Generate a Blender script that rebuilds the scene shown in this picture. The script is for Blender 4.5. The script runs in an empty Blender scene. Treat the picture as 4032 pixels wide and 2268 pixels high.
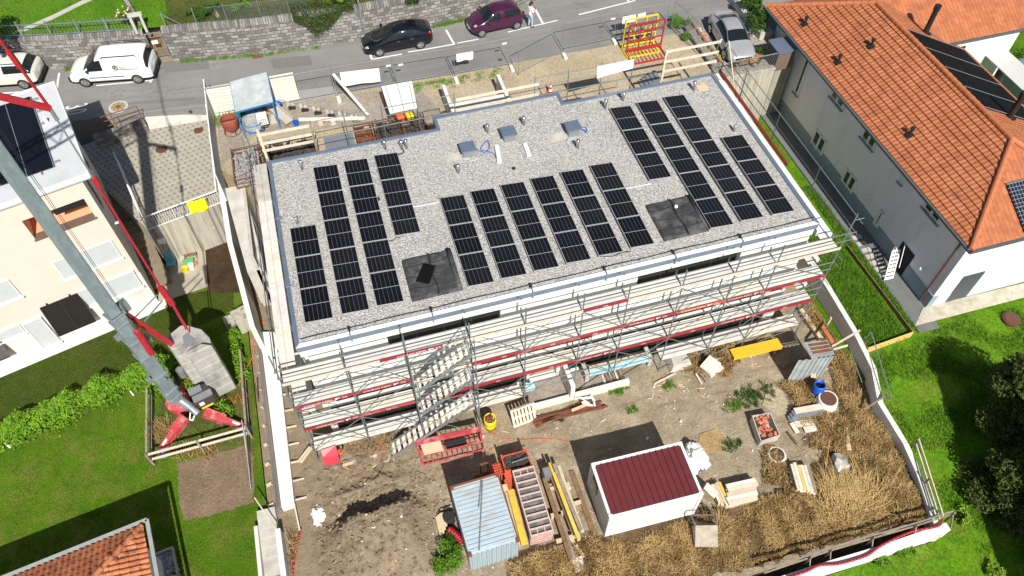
import bpy, bmesh, math, random
from mathutils import Vector, Matrix
random.seed(7)
R = math.radians
sc = bpy.context.scene
COL = sc.collection
# ---------------------------------------------------------------- camera (world: X along the new block, Y towards the street, Z up, yard at 0)
CC = Vector((3.682615, -18.136456, 33.899713)); CR = Vector((0.959542, -0.281552, -0.002722)); CU = Vector((0.227058, 0.768035, 0.598804)); CF = Vector((0.166504, 0.575196, -0.800891)); FPX = 3052.848
cd = bpy.data.cameras.new("camera"); cam = bpy.data.objects.new("camera", cd); COL.objects.link(cam)
m3 = Matrix((CR, CU, -CF)).transposed()
cam.matrix_world = Matrix.Translation(CC) @ m3.to_4x4()
cd.sensor_width = 36.0; cd.lens = FPX / 4032 * 36.0; cd.clip_start = 0.5; cd.clip_end = 2000
sc.camera = cam
# survey helpers: a measured sight line of the photograph met with a level (z) or an upright plane gives the place in the world
TILE = dict(a=(0,0,2.576), b=(1000,0,2.576), c=(2000,0,2.576), d=(3000,0,2.496), e=(0,562,2.576), f=(1000,562,2.576), g=(2000,562,2.576),
            h=(3000,562,2.496), i=(0,1124,2.576), j=(1000,1124,2.576), k=(2000,1124,2.576), l=(3000,1124,2.496), m=(0,1686,2.49),
            n=(1000,1686,2.49), o=(2000,1686,2.49), p=(3000,1686,2.489), q=(850,250,3.623), r=(2650,0,3.623), s=(550,1200,2.23),
            t=(1700,1700,2.551), D=(0,0,0.63889))
def ray(k, x, y):
    ox, oy, s = TILE[k]; X = ox + x/s; Y = oy + y/s
    return CF + CR*((X-2016)/FPX) - CU*((Y-1134)/FPX)
def Q(k, x, y, z):
    d = ray(k, x, y); return CC + d*((z-CC.z)/d.z)
def PL(k, x, y, O, n):
    d = ray(k, x, y); O = Vector(O); n = Vector(n); return CC + d*((O-CC).dot(n)/d.dot(n))
# ---------------------------------------------------------------- mesh collector
ORG = {}
class MB:
    def __init__(s): s.v = []; s.f = []; s.m = []
    def face(s, pts, mi=0):
        n = len(s.v); s.v += [tuple(p) for p in pts]; s.f.append(tuple(range(n, n+len(pts)))); s.m.append(mi); return s
    def mesh(s, vs, fs, mi=0):
        n = len(s.v); s.v += [tuple(p) for p in vs]
        for f in fs: s.f.append(tuple(n+i for i in f)); s.m.append(mi)
        return s
    def box(s, x0, y0, z0, x1, y1, z1, mi=0):
        x0, x1 = min(x0,x1), max(x0,x1); y0, y1 = min(y0,y1), max(y0,y1)
        return s.mesh([(x0,y0,z0),(x1,y0,z0),(x1,y1,z0),(x0,y1,z0),(x0,y0,z1),(x1,y0,z1),(x1,y1,z1),(x0,y1,z1)],
                      [(3,2,1,0),(4,5,6,7),(0,1,5,4),(1,2,6,5),(2,3,7,6),(3,0,4,7)], mi)
    def beam(s, p, q, w, h, mi=0, up=(0,0,1)):
        p = Vector(p); q = Vector(q); d = (q-p)
        if d.length < 1e-6: return s
        d.normalize(); u = Vector(up)
        if abs(d.dot(u)) > .98: u = Vector((0,1,0))
        a = d.cross(u).normalized(); b = a.cross(d).normalized(); a *= w/2; b *= h/2
        return s.mesh([p-a-b,p+a-b,p+a+b,p-a+b,q-a-b,q+a-b,q+a+b,q-a+b],
                      [(0,1,2,3),(7,6,5,4),(0,4,5,1),(1,5,6,2),(2,6,7,3),(3,7,4,0)], mi)
    def tube(s, p, q, r, n=6, r2=None, mi=0, caps=True):
        p = Vector(p); q = Vector(q); d = (q-p)
        if d.length < 1e-6: return s
        d.normalize(); u = Vector((0,0,1)) if abs(d.z) < .9 else Vector((1,0,0))
        a = d.cross(u).normalized(); b = a.cross(d); r2 = r if r2 is None else r2
        vs = [p+(a*math.cos(t)+b*math.sin(t))*r for t in [2*math.pi*i/n for i in range(n)]] + \
             [q+(a*math.cos(t)+b*math.sin(t))*r2 for t in [2*math.pi*i/n for i in range(n)]]
        fs = [(i,(i+1)%n,n+(i+1)%n,n+i) for i in range(n)]
        if caps: fs += [tuple(range(n-1,-1,-1)), tuple(range(n,2*n))]
        return s.mesh(vs, fs, mi)
    def path(s, pts, r, n=6, mi=0):
        for a, b in zip(pts[:-1], pts[1:]): s.tube(a, b, r, n, mi=mi)
        return s
    def prism(s, poly, z0, z1, mi=0):
        A = sum(poly[i][0]*poly[(i+1)%len(poly)][1]-poly[(i+1)%len(poly)][0]*poly[i][1] for i in range(len(poly)))
        if A < 0: poly = poly[::-1]
        n = len(poly); vs = [(p[0],p[1],z0) for p in poly]+[(p[0],p[1],z1) for p in poly]
        return s.mesh(vs, [tuple(range(n-1,-1,-1)), tuple(range(n,2*n))]+[(i,(i+1)%n,n+(i+1)%n,n+i) for i in range(n)], mi)
    def lathe(s, c, prof, n=16, mi=0):
        c = Vector(c); vs = []; fs = []
        for r, z in prof:
            for i in range(n):
                t = 2*math.pi*i/n; vs.append((c.x+r*math.cos(t), c.y+r*math.sin(t), c.z+z))
        for j in range(len(prof)-1):
            for i in range(n): fs.append((j*n+i, j*n+(i+1)%n, (j+1)*n+(i+1)%n, (j+1)*n+i))
        fs.append(tuple(range(n-1,-1,-1))); k = (len(prof)-1)*n; fs.append(tuple(range(k, k+n)))
        return s.mesh(vs, fs, mi)
    def xf(s, M):
        s.v = [tuple(M @ Vector(p)) for p in s.v]; return s
    def build(s, name, mat, parent=None, smooth=False, local=False, org=None):
        me = bpy.data.meshes.new(name)
        if parent is not None: o3 = ORG.get(parent.name, Vector((0,0,0)))
        elif local: o3 = Vector((0,0,0))
        elif org is not None: o3 = Vector(org)
        else:
            xs = [p[0] for p in s.v]; ys = [p[1] for p in s.v]; zs = [p[2] for p in s.v]
            o3 = Vector(((min(xs)+max(xs))/2, (min(ys)+max(ys))/2, min(zs)))
        me.from_pydata([(p[0]-o3.x, p[1]-o3.y, p[2]-o3.z) for p in s.v], [], s.f)
        ms = mat if isinstance(mat, (list, tuple)) else [mat]
        for q in ms: me.materials.append(q)
        if len(ms) > 1: me.polygons.foreach_set('material_index', s.m)
        if smooth: me.polygons.foreach_set('use_smooth', [True]*len(s.f))
        me.update()
        o = bpy.data.objects.new(name, me); COL.objects.link(o)
        if parent is not None: o.parent = parent; ORG[o.name] = o3
        else: o.location = o3; ORG[o.name] = o3
        return o
def tag(o, label=None, cat=None, group=None, kind=None):
    if label: o['label'] = label
    if cat: o['category'] = cat
    if group: o['group'] = group
    if kind: o['kind'] = kind
    return o
def thing(name, label, cat, loc=(0,0,0), rz=0, group=None, local=False):
    o = bpy.data.objects.new(name, None); COL.objects.link(o); o.empty_display_size = .2
    o.location = loc; o.rotation_euler = (0,0,rz)
    ORG[o.name] = Vector((0,0,0)) if local else Vector(loc)
    return tag(o, label, cat, group)
def dup(root, loc, rz, label=None, group=None):
    def cp(o, par):
        c = o.copy(); COL.objects.link(c)
        if par: c.parent = par
        for ch in list(o.children): cp(ch, c)
        return c
    c = cp(root, None); c.location = loc; c.rotation_euler = (0,0,rz)
    if label: c['label'] = label
    if group: c['group'] = group
    return c
def struct(name, mb, mat, smooth=False):
    o = mb.build(name, mat, smooth=smooth); o['kind'] = 'structure'; return o
def soft(o, w=.01, seg=1):
    b = o.modifiers.new('bevel', 'BEVEL'); b.width = w; b.segments = seg; b.limit_method = 'ANGLE'; return o
def text_mesh(body, size, ext=.002):
    cu = bpy.data.curves.new('lettering', 'FONT'); cu.body = body; cu.size = size; cu.extrude = ext; cu.align_x = 'CENTER'; cu.align_y = 'CENTER'
    o = bpy.data.objects.new('tmp', cu); COL.objects.link(o)
    dg = bpy.context.evaluated_depsgraph_get(); me = bpy.data.meshes.new_from_object(o.evaluated_get(dg))
    vs = [v.co.copy() for v in me.vertices]; fs = [tuple(p.vertices) for p in me.polygons]
    bpy.data.objects.remove(o); bpy.data.curves.remove(cu); bpy.data.meshes.remove(me)
    return vs, fs
# ---------------------------------------------------------------- materials
class NT:
    def __init__(s, name):
        s.m = bpy.data.materials.new(name); s.m.use_nodes = True; s.t = s.m.node_tree; s.b = s.t.nodes['Principled BSDF']
        s.L = s.t.links.new
    def n(s, t, **k):
        o = s.t.nodes.new(t)
        for a, v in k.items(): setattr(o, a, v)
        return o
    def pos(s, obj=False):
        if obj: return s.n('ShaderNodeTexCoord').outputs['Object']
        return s.n('ShaderNodeNewGeometry').outputs['Position']
    def noise(s, v, scale, detail=4, rough=.6, dist=0):
        o = s.n('ShaderNodeTexNoise'); s.L(v, o.inputs['Vector']); o.inputs['Scale'].default_value = scale
        o.inputs['Detail'].default_value = detail; o.inputs['Roughness'].default_value = rough; o.inputs['Distortion'].default_value = dist
        return o.outputs['Fac']
    def vor(s, v, scale, out='Color', feature='F1'):
        o = s.n('ShaderNodeTexVoronoi', feature=feature); s.L(v, o.inputs['Vector']); o.inputs['Scale'].default_value = scale
        return o.outputs[out]
    def ramp(s, f, stops):
        o = s.n('ShaderNodeValToRGB'); s.L(f, o.inputs['Fac']); e = o.color_ramp.elements
        e[0].position, e[0].color = stops[0][0], (*stops[0][1], 1); e[1].position, e[1].color = stops[-1][0], (*stops[-1][1], 1)
        for p, c in stops[1:-1]:
            q = e.new(p); q.color = (*c, 1)
        return o.outputs['Color']
    def mix(s, f, a, b, mode='MIX'):
        o = s.n('ShaderNodeMix', data_type='RGBA', blend_type=mode)
        for val, idx in ((f, 0), (a, 6), (b, 7)):
            if isinstance(val, (int, float)): o.inputs[idx].default_value = val
            elif isinstance(val, tuple): o.inputs[idx].default_value = (*val, 1)
            else: s.L(val, o.inputs[idx])
        return o.outputs[2]
    def math(s, op, a, b=0.0):
        o = s.n('ShaderNodeMath', operation=op)
        for i, val in enumerate((a, b)):
            if isinstance(val, (int, float)): o.inputs[i].default_value = val
            else: s.L(val, o.inputs[i])
        return o.outputs[0]
    def sep(s, v):
        o = s.n('ShaderNodeSeparateXYZ'); s.L(v, o.inputs[0]); return o.outputs
    def comb(s, x, y, z=0.0):
        o = s.n('ShaderNodeCombineXYZ')
        for i, val in enumerate((x, y, z)):
            if isinstance(val, (int, float)): o.inputs[i].default_value = val
            else: s.L(val, o.inputs[i])
        return o.outputs[0]
    def mapv(s, v, scale=(1,1,1), rot=(0,0,0), loc=(0,0,0)):
        o = s.n('ShaderNodeMapping'); s.L(v, o.inputs[0]); o.inputs['Scale'].default_value = scale
        o.inputs['Rotation'].default_value = rot; o.inputs['Location'].default_value = loc; return o.outputs[0]
    def bump(s, h, strength=.5, dist=.02):
        o = s.n('ShaderNodeBump'); s.L(h, o.inputs['Height']); o.inputs['Strength'].default_value = strength; o.inputs['Distance'].default_value = dist
        s.L(o.outputs['Normal'], s.b.inputs['Normal'])
    def out(s, col, rough=.8, metal=0.0, spec=None):
        if isinstance(col, tuple): s.b.inputs['Base Color'].default_value = (*col, 1)
        else: s.L(col, s.b.inputs['Base Color'])
        if isinstance(rough, (int, float)): s.b.inputs['Roughness'].default_value = rough
        else: s.L(rough, s.b.inputs['Roughness'])
        s.b.inputs['Metallic'].default_value = metal
        if spec is not None: s.b.inputs['Specular IOR Level'].default_value = spec
        return s.m
def mul(c, k): return tuple(min(1, x*k) for x in c)
def mat(name, c, var=.15, scale=6, rough=.75, metal=0, bump=0, bscale=40, stain=None, sscale=.7, samt=.5, obj=False, spec=None, stretch=None):
    n = NT(name); v = n.pos(obj)
    v2 = n.mapv(v, stretch) if stretch else v
    col = n.ramp(n.noise(v2, scale, 5), [(.28, mul(c, 1-var)), (.72, mul(c, 1+var))])
    if stain:
        f = n.ramp(n.noise(v2, sscale, 6, .65), [(.48, (0,0,0)), (.72, (samt,)*3)])
        col = n.mix(f, col, stain)
    if bump: n.bump(n.noise(v, bscale, 3), bump, .01)
    return n.out(col, rough, metal, spec)
def plain(name, c, rough=.5, metal=0, spec=None): return mat(name, c, .06, 3, rough, metal, spec=spec, obj=True)
# ---------------------------------------------------------------- world, sun
w = bpy.data.worlds.new("World"); sc.world = w; w.use_nodes = True
sky = w.node_tree.nodes.new('ShaderNodeTexSky'); sky.sky_type = 'NISHITA'; sky.sun_disc = False
SUN = Vector((.03, -.985, 1.0)).normalized(); ELEV = math.asin(SUN.z)
sky.sun_elevation = ELEV; sky.sun_rotation = math.atan2(SUN.x, SUN.y)
bg = w.node_tree.nodes['Background']; w.node_tree.links.new(sky.outputs[0], bg.inputs[0]); bg.inputs[1].default_value = .076
sd = bpy.data.lights.new('sun', 'SUN'); sd.energy = 6.1; sd.angle = R(.53); sd.color = (1, .955, .88)
so = bpy.data.objects.new('sun', sd); COL.objects.link(so); so.rotation_euler = (-SUN).to_track_quat('-Z', 'Y').to_euler()
sc.view_settings.view_transform = 'Standard'; sc.view_settings.look = 'None'; sc.view_settings.exposure = 0
ZR = 7.7; ZS = 4.4
# ---------------------------------------------------------------- material library
def grass_mat(name, a, b, dry, dryamt=.5, fine=14):
    n = NT(name); v = n.pos()
    col = n.ramp(n.noise(v, .35, 6, .65), [(.3, a), (.7, b)])
    col = n.mix(n.ramp(n.noise(v, .75, 8, .72), [(.46, (0,0,0)), (.72, (dryamt,)*3)]), col, dry)
    col = n.mix(n.ramp(n.noise(v, 1.9, 6, .7), [(.52, (0,0,0)), (.75, (.5,)*3)]), col, mul(a, .42))
    f = n.ramp(n.noise(v, fine, 5, .85), [(.28, (.30,)*3), (.72, (1.75,)*3)])
    col = n.mix(1.0, col, f, 'MULTIPLY'); n.bump(n.noise(v, fine*1.6, 4, .8), 1.0, .06)
    return n.out(col, .95, 0, .12)
def dirt_mat(name, a, b, c, green=None, heap=None):
    n = NT(name); v = n.pos()
    col = n.ramp(n.noise(v, .8, 7, .65), [(.3, a), (.55, b), (.75, c)])
    col = n.mix(1.0, col, n.ramp(n.noise(v, 9, 6, .75), [(.25, (.55,)*3), (.75, (1.4,)*3)]), 'MULTIPLY')
    st = n.ramp(n.vor(v, 5.5, 'Distance'), [(.05, (1,1,1)), (.13, (0,0,0))]); pick = n.ramp(n.noise(v, 3.1, 2), [(.55, (0,0,0)), (.62, (.8,)*3)])
    col = n.mix(n.mix(1.0, st, pick, 'MULTIPLY'), col, (.62,.56,.46))
    if heap:
        x = n.sep(v)[0]; wv = n.math('ADD', x, n.math('MULTIPLY', n.noise(v, .7, 5), 2.5)); col = n.mix(n.ramp(n.math('DIVIDE', n.math('ADD', wv, 4.0), 12.0), [(.66, (.8,)*3), (.86, (0,0,0))]), col, n.mix(1.0, n.ramp(n.noise(v, 2.2, 8, .75), [(.3, (.205,.150,.095)), (.7, (.40,.31,.21))]), n.ramp(n.noise(v, 16, 5, .8), [(.3, (.6,)*3), (.7, (1.3,)*3)]), 'MULTIPLY'))
        col = n.mix(n.ramp(n.noise(n.mapv(v, (.35,1.6,1), (0,0,.25)), 1.3, 5, .6), [(.56, (0,0,0)), (.66, (.45,)*3)]), col, mul(a, .62))
    if green:
        g = n.ramp(n.noise(v, 1.1, 7, .75), [(.61, (0,0,0)), (.68, (.85,)*3)]); col = n.mix(g, col, green)
    n.bump(n.noise(v, 11, 8, .75), 1.0, .08); return n.out(col, .95, 0, .1)
M = {}
M['lawn'] = grass_mat('lawn_grass', (.055,.125,.006), (.105,.205,.008), (.20,.19,.045), .8, 12)
M['lawn2'] = grass_mat('meadow_grass', (.060,.155,.006), (.125,.27,.010), (.20,.21,.035), .65, 7)
M['lawn3'] = grass_mat('garden_grass', (.06,.16,.006), (.105,.24,.012), (.13,.16,.03), .45, 9)
M['rough'] = grass_mat('rough_olive_grass', (.06,.085,.015), (.11,.12,.03), (.13,.09,.04), .7, 7)
M['dirt'] = dirt_mat('yard_dirt', (.275,.22,.15), (.40,.325,.225), (.49,.42,.315), (.12,.13,.05), heap=1)
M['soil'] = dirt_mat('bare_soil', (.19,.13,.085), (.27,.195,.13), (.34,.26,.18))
M['darksoil'] = dirt_mat('dark_soil', (.045,.03,.018), (.075,.05,.03), (.16,.11,.07))
M['sand'] = dirt_mat('sandy_ground', (.42,.345,.23), (.50,.415,.285), (.56,.475,.34))
M['sandgrey'] = dirt_mat('gravelly_ground', (.30,.255,.205), (.39,.34,.28), (.46,.41,.34))
def asphalt():
    n = NT('asphalt'); v = n.pos()
    col = n.ramp(n.noise(v, .35, 6, .6), [(.3, (.205,.20,.19)), (.7, (.265,.26,.248))])
    st = n.noise(n.mapv(v, (.12, 1.3, 1)), 1.2, 5, .6)
    col = n.mix(n.ramp(st, [(.45, (0,0,0)), (.72, (.6,)*3)]), col, (.165,.163,.155))
    col = n.mix(1.0, col, n.ramp(n.noise(v, 28, 4, .8), [(.3, (.8,)*3), (.7, (1.2,)*3)]), 'MULTIPLY')
    wv = n.mapv(v, (.5,.5,.5)); wob = n.noise(v, 2.2, 4)
    ve = n.n('ShaderNodeTexVoronoi', feature='DISTANCE_TO_EDGE'); ad = n.n('ShaderNodeVectorMath', operation='ADD'); n.L(wv, ad.inputs[0])
    n.L(n.comb(wob, n.noise(v, 1.7, 3), 0.0), ad.inputs[1]); n.L(ad.outputs[0], ve.inputs['Vector']); ve.inputs['Scale'].default_value = .3
    col = n.mix(n.ramp(ve.outputs['Distance'], [(.002, (.45,)*3), (.006, (0,0,0))]), col, (.10,.098,.092))
    n.bump(n.noise(v, 60, 3), .3, .01); return n.out(col, .85, 0, .3)
M['asphalt'] = asphalt()
M['line'] = mat('road_paint', (.78,.78,.75), .12, 9, .7, stain=(.45,.44,.42), sscale=5, samt=.7)
def gravel():
    n = NT('roof_gravel'); v = n.pos()
    s = n.sep(n.vor(v, 21))[0]
    col = n.ramp(s, [(0, (.23,.225,.215)), (.3, (.39,.385,.365)), (.65, (.52,.51,.48)), (1, (.74,.73,.69))])
    ds = n.vor(v, 21, 'Distance'); col = n.mix(n.ramp(ds, [(.5, (0,0,0)), (.8, (.6,)*3)]), col, (.15,.145,.135))
    dr = n.noise(n.mapv(v, (.9,.25,1), (0,0,.3)), 1.6, 6, .7)
    col = n.mix(n.ramp(dr, [(.42, (0,0,0)), (.68, (.5,)*3)]), col, (.50,.475,.41)); col = n.mix(n.ramp(n.noise(v, .8, 7, .7), [(.55, (0,0,0)), (.75, (.45,)*3)]), col, (.24,.235,.225))
    n.bump(n.math('SUBTRACT', 1.0, ds), .9, .035); return n.out(col, .85, 0, .3)
M['gravel'] = gravel()
def stonewall(name='grey_stone_masonry', k=1.0, bw=.42, rh=.21):
    n = NT(name); v = n.pos(); x, y, z = n.sep(v)[:3]
    wob = n.noise(v, 3.0, 3); u = n.comb(n.math('ADD', x, n.math('MULTIPLY', wob, .13)), n.math('ADD', z, n.math('MULTIPLY', n.noise(v, 2.1, 3), .12)))
    b = n.n('ShaderNodeTexBrick'); n.L(u, b.inputs['Vector']); b.inputs['Scale'].default_value = 1.0; b.inputs['Brick Width'].default_value = bw
    b.inputs['Row Height'].default_value = rh; b.inputs['Mortar Size'].default_value = .018; b.inputs['Mortar Smooth'].default_value = .3
    b.inputs['Color1'].default_value = (*mul((.15,.148,.142), k), 1); b.inputs['Color2'].default_value = (*mul((.40,.39,.365), k), 1); b.inputs['Mortar'].default_value = (*mul((.15,.13,.10), k), 1)
    b.offset = .5; b.inputs['Bias'].default_value = -.1
    col = n.mix(1.0, b.outputs['Color'], n.ramp(n.noise(v, 7, 6, .75), [(.2, (.55,)*3), (.8, (1.45,)*3)]), 'MULTIPLY')
    col = n.mix(n.ramp(n.noise(v, .7, 5), [(.5, (0,0,0)), (.75, (.4,)*3)]), col, (.16,.145,.105))
    n.bump(n.math('ADD', n.math('SUBTRACT', 1.0, b.outputs['Fac']), n.noise(v, 9, 4)), .9, .05); return n.out(col, .9)
M['stone'] = stonewall()
def paver():
    n = NT('terrace_paving'); v = n.mapv(n.pos(), (1,1,1), (0,0,R(-13))); x, y = n.sep(v)[:2]; P = .30
    def cell(a, off=0.0): return n.math('FRACT', n.math('ADD', n.math('DIVIDE', a, P), 100.0+off))
    row = n.math('FLOOR', n.math('ADD', n.math('DIVIDE', y, P), 100.0)); fx = n.math('FRACT', n.math('ADD', n.math('ADD', n.math('DIVIDE', x, P), 100.0), n.math('MULTIPLY', row, .36))); fy = cell(y)
    dk = n.math('MULTIPLY', n.math('LESS_THAN', fx, .36), n.math('LESS_THAN', fy, .42))
    jt = n.math('MAXIMUM', n.math('LESS_THAN', fy, .07), n.math('LESS_THAN', fx, .06))
    base = n.ramp(n.noise(n.pos(), 1.2, 6, .7), [(.3, (.31,.285,.235)), (.7, (.41,.38,.32))])
    col = n.mix(n.math('MULTIPLY', dk, .75), base, (.15,.135,.105)); col = n.mix(n.math('MULTIPLY', jt, .45), col, (.12,.11,.08))
    col = n.mix(1.0, col, n.ramp(n.noise(n.pos(), 14, 4, .7), [(.25, (.8,)*3), (.75, (1.2,)*3)]), 'MULTIPLY')
    return n.out(col, .9)
M['paver'] = paver()
M['conc'] = mat('weathered_concrete', (.50,.48,.43), .12, 2.5, .9, bump=.25, stain=(.27,.25,.21), sscale=1.3, samt=.6)
M['concw'] = mat('pale_concrete', (.70,.68,.63), .07, 2, .9, bump=.15, stain=(.48,.45,.39), sscale=1.1, samt=.5)
M['concs'] = mat('streaked_concrete', (.44,.405,.33), .15, 2, .9, bump=.25, stain=(.07,.065,.055), sscale=2.2, samt=.95, stretch=(2.2,2.2,.12))
M['bal'] = mat('ballast_concrete', (.40,.385,.355), .16, 2.5, .9, bump=.35, stain=(.13,.125,.115), sscale=1.3, samt=.85, stretch=(1,1,.45))
M['whitew'] = mat('white_render', (.80,.79,.77), .03, 1.5, .85, bump=.08, stain=(.62,.60,.56), sscale=.8, samt=.35)
M['insul'] = mat('white_insulation_boards', (.74,.74,.72), .04, 1.5, .9, stain=(.58,.57,.54), sscale=1.4, samt=.4)
M['peach'] = mat('peach_render', (.76,.61,.53), .03, 1.5, .9, bump=.1, bscale=90, stain=(.72,.57,.45), sscale=.5, samt=.4)
M['salmon'] = mat('salmon_render', (.78,.42,.24), .04, 2, .9)
M['lilac'] = mat('lilac_grey_render', (1.0,.87,1.0), .03, 1.2, .9, bump=.1, bscale=90, stain=(.78,.66,.80), sscale=1.0, samt=.6, stretch=(1.5,1.5,.22))
M['plinth'] = mat('blue_grey_plinth', (.30,.36,.43), .06, 2, .85)
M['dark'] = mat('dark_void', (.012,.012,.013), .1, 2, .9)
M['inner'] = mat('raw_interior', (.16,.15,.14), .2, 1.3, .9)
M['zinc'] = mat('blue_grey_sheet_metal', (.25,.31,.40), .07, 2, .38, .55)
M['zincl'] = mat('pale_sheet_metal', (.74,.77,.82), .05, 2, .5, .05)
M['galv'] = mat('galvanised_steel', (.36,.40,.42), .2, 5, .45, .6, stain=(.24,.28,.30), sscale=3, samt=.6)
M['mast'] = mat('galvanised_mast', (.24,.30,.33), .12, 7, .5, .3, stain=(.42,.49,.52), sscale=2.5, samt=.55, stretch=(1,1,.5))
M['tubem'] = mat('scaffold_tube', (.20,.235,.245), .15, 6, .5, .3)
M['alu'] = mat('ribbed_aluminium_deck', (.66,.645,.61), .1, 3, .7, 0, stain=(.46,.42,.36), sscale=2.2, samt=.6)
M['ply'] = mat('pale_deck_board', (.72,.67,.58), .1, 2.2, .85, stain=(.46,.41,.34), sscale=1.8, samt=.6)
M['wood'] = mat('pale_timber', (.62,.50,.34), .15, 5, .85, stain=(.42,.30,.18), sscale=2.5, samt=.6, stretch=(.5,3,3))
M['woodw'] = mat('bleached_timber', (.66,.58,.47), .12, 4, .9, stain=(.42,.34,.25), sscale=3, samt=.6)
M['woodg'] = mat('grey_old_timber', (.30,.25,.19), .25, 5, .9, stain=(.15,.115,.08), sscale=2, samt=.7)
M['woodb'] = mat('brown_timber', (.23,.135,.07), .25, 5, .9, stain=(.10,.055,.03), sscale=2, samt=.7)
M['woody'] = mat('yellow_formwork', (.74,.50,.05), .15, 4, .75, stain=(.45,.30,.10), sscale=2.5, samt=.7)
M['red'] = mat('red_paint', (.42,.018,.032), .12, 4, .45, stain=(.33,.05,.05), sscale=4, samt=.5)
M['redw'] = mat('worn_red_paint', (.48,.05,.06), .2, 4, .6, stain=(.58,.38,.36), sscale=3, samt=.8)
M['orange'] = mat('orange_red_steel', (.58,.10,.045), .2, 4, .6, stain=(.22,.055,.03), sscale=3, samt=.6)
M['rust'] = mat('rusty_steel', (.20,.075,.035), .3, 6, .9, stain=(.07,.03,.02), sscale=3, samt=.6)
M['blackm'] = plain('black_steel', (.02,.02,.022), .5)
M['blackr'] = plain('black_rubber', (.018,.018,.018), .8)
M['membrane'] = mat('bitumen_membrane', (.050,.051,.053), .35, 2, .85, bump=.3, stain=(.16,.16,.16), sscale=1.7, samt=.9, spec=.2)
M['white'] = plain('white_paint', (.82,.82,.80), .4)
M['offwhite'] = mat('off_white_sheet', (.76,.75,.71), .05, 3, .7, stain=(.60,.58,.53), sscale=2, samt=.4)
M['greym'] = plain('grey_steel', (.30,.32,.34), .45, .4)
M['yellow'] = mat('yellow_paint', (.80,.60,.02), .1, 4, .5, stain=(.5,.36,.04), sscale=3, samt=.5)
M['towel'] = mat('bright_yellow_cloth', (.88,.80,.01), .06, 3, .9, bump=.3, bscale=8)
M['blue'] = plain('blue_plastic', (.012,.10,.52), .4)
M['bluest'] = mat('blue_painted_steel', (.02,.17,.48), .15, 4, .5)
M['orangep'] = plain('orange_plastic', (.85,.14,.03), .5)
M['tarp'] = mat('white_tarpaulin', (.80,.80,.80), .04, 2, .6, bump=.6, bscale=5)
M['bluetarp'] = mat('pale_blue_plastic_sheet', (.33,.52,.58), .15, 4, .45, bump=.6, bscale=9)
M['glass'] = plain('window_glass', (.018,.024,.026), .06)
M['shutter'] = mat('white_roller_slats', (.54,.565,.575), .03, 2, .55)
M['clay'] = mat('terracotta', (.48,.16,.07), .25, 3, .85, stain=(.22,.07,.035), sscale=1.8, samt=.5)
M['chrome'] = plain('stainless_steel', (.62,.63,.64), .22, .95)
M['corr'] = mat('galvanised_corrugated_sheet', (.33,.37,.375), .12, 2.5, .85, 0, stain=(.54,.55,.55), sscale=1.5, samt=.55, spec=.15)
M['maroon'] = mat('maroon_sheet_roof', (.135,.026,.030), .1, 2, .42, stain=(.16,.05,.05), sscale=3.5, samt=.4)
M['skin'] = plain('skin', (.55,.32,.22), .5)
ROCK = 0
def leafm(name, a, b):
    n = NT(name); col = n.ramp(n.noise(n.pos(), 3.5, 3, .7), [(.3, a), (.7, b)]); n.b.inputs['Subsurface Weight'].default_value = 0
    return n.out(col, .75, 0, .15)
M['vine'] = leafm('vine_leaf', (.055,.16,.008), (.22,.40,.03))
M['leaf'] = leafm('dark_leaf', (.025,.07,.012), (.07,.15,.02))
M['conif'] = leafm('conifer_leaf', (.045,.07,.014), (.10,.12,.03))
M['ivy'] = leafm('ivy_leaf', (.03,.065,.015), (.085,.12,.035))
M['weed'] = leafm('weed_leaf', (.06,.16,.010), (.16,.30,.03))
M['lime'] = leafm('lime_leaf', (.14,.28,.02), (.28,.40,.05))
M['straw'] = leafm('dry_stalk', (.36,.235,.09), (.58,.41,.19))
M['strawd'] = leafm('withered_brown_stalk', (.11,.060,.025), (.25,.145,.06))
M['trunk'] = mat('bark', (.10,.07,.045), .3, 6, .9)
# ---------------------------------------------------------------- ground and levels
struct('ground', MB().face([(-300,-300,-1.5),(300,-300,-1.5),(300,320,-1.5),(-300,320,-1.5)]), M['lawn2'])
from mathutils import noise as mn
def grid(x0, x1, y0, y1, st, zf):
    nx = max(2, int((x1-x0)/st)+1); ny = max(2, int((y1-y0)/st)+1); mb = MB()
    vs = [(x0+(x1-x0)*i/(nx-1), y0+(y1-y0)*j/(ny-1)) for j in range(ny) for i in range(nx)]
    mb.v = [(x, y, zf(x, y)) for x, y in vs]
    mb.f = [(j*nx+i, j*nx+i+1, (j+1)*nx+i+1, (j+1)*nx+i) for j in range(ny-1) for i in range(nx-1)]; mb.m = [0]*len(mb.f)
    return mb
def sstep(a, b, x):
    t = min(1, max(0, (x-a)/(b-a))); return t*t*(3-2*t)
def crest(x): return -4.45 - .22*(x-1.6)**2*.6
RWX = [(14.2,25.95),(.5,25.98),(-2.3,26.0),(-4.3,25.95),(-6.0,25.35),(-8.1,25.45),(-9.5,25.3),(-12.3,24.6)]
def wallx(y):
    for (ya,xa),(yb,xb) in zip(RWX[:-1], RWX[1:]):
        if yb <= y <= ya: return xa+(xb-xa)*(ya-y)/(ya-yb)
    return 26.0 if y > 0 else 24.6
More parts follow.
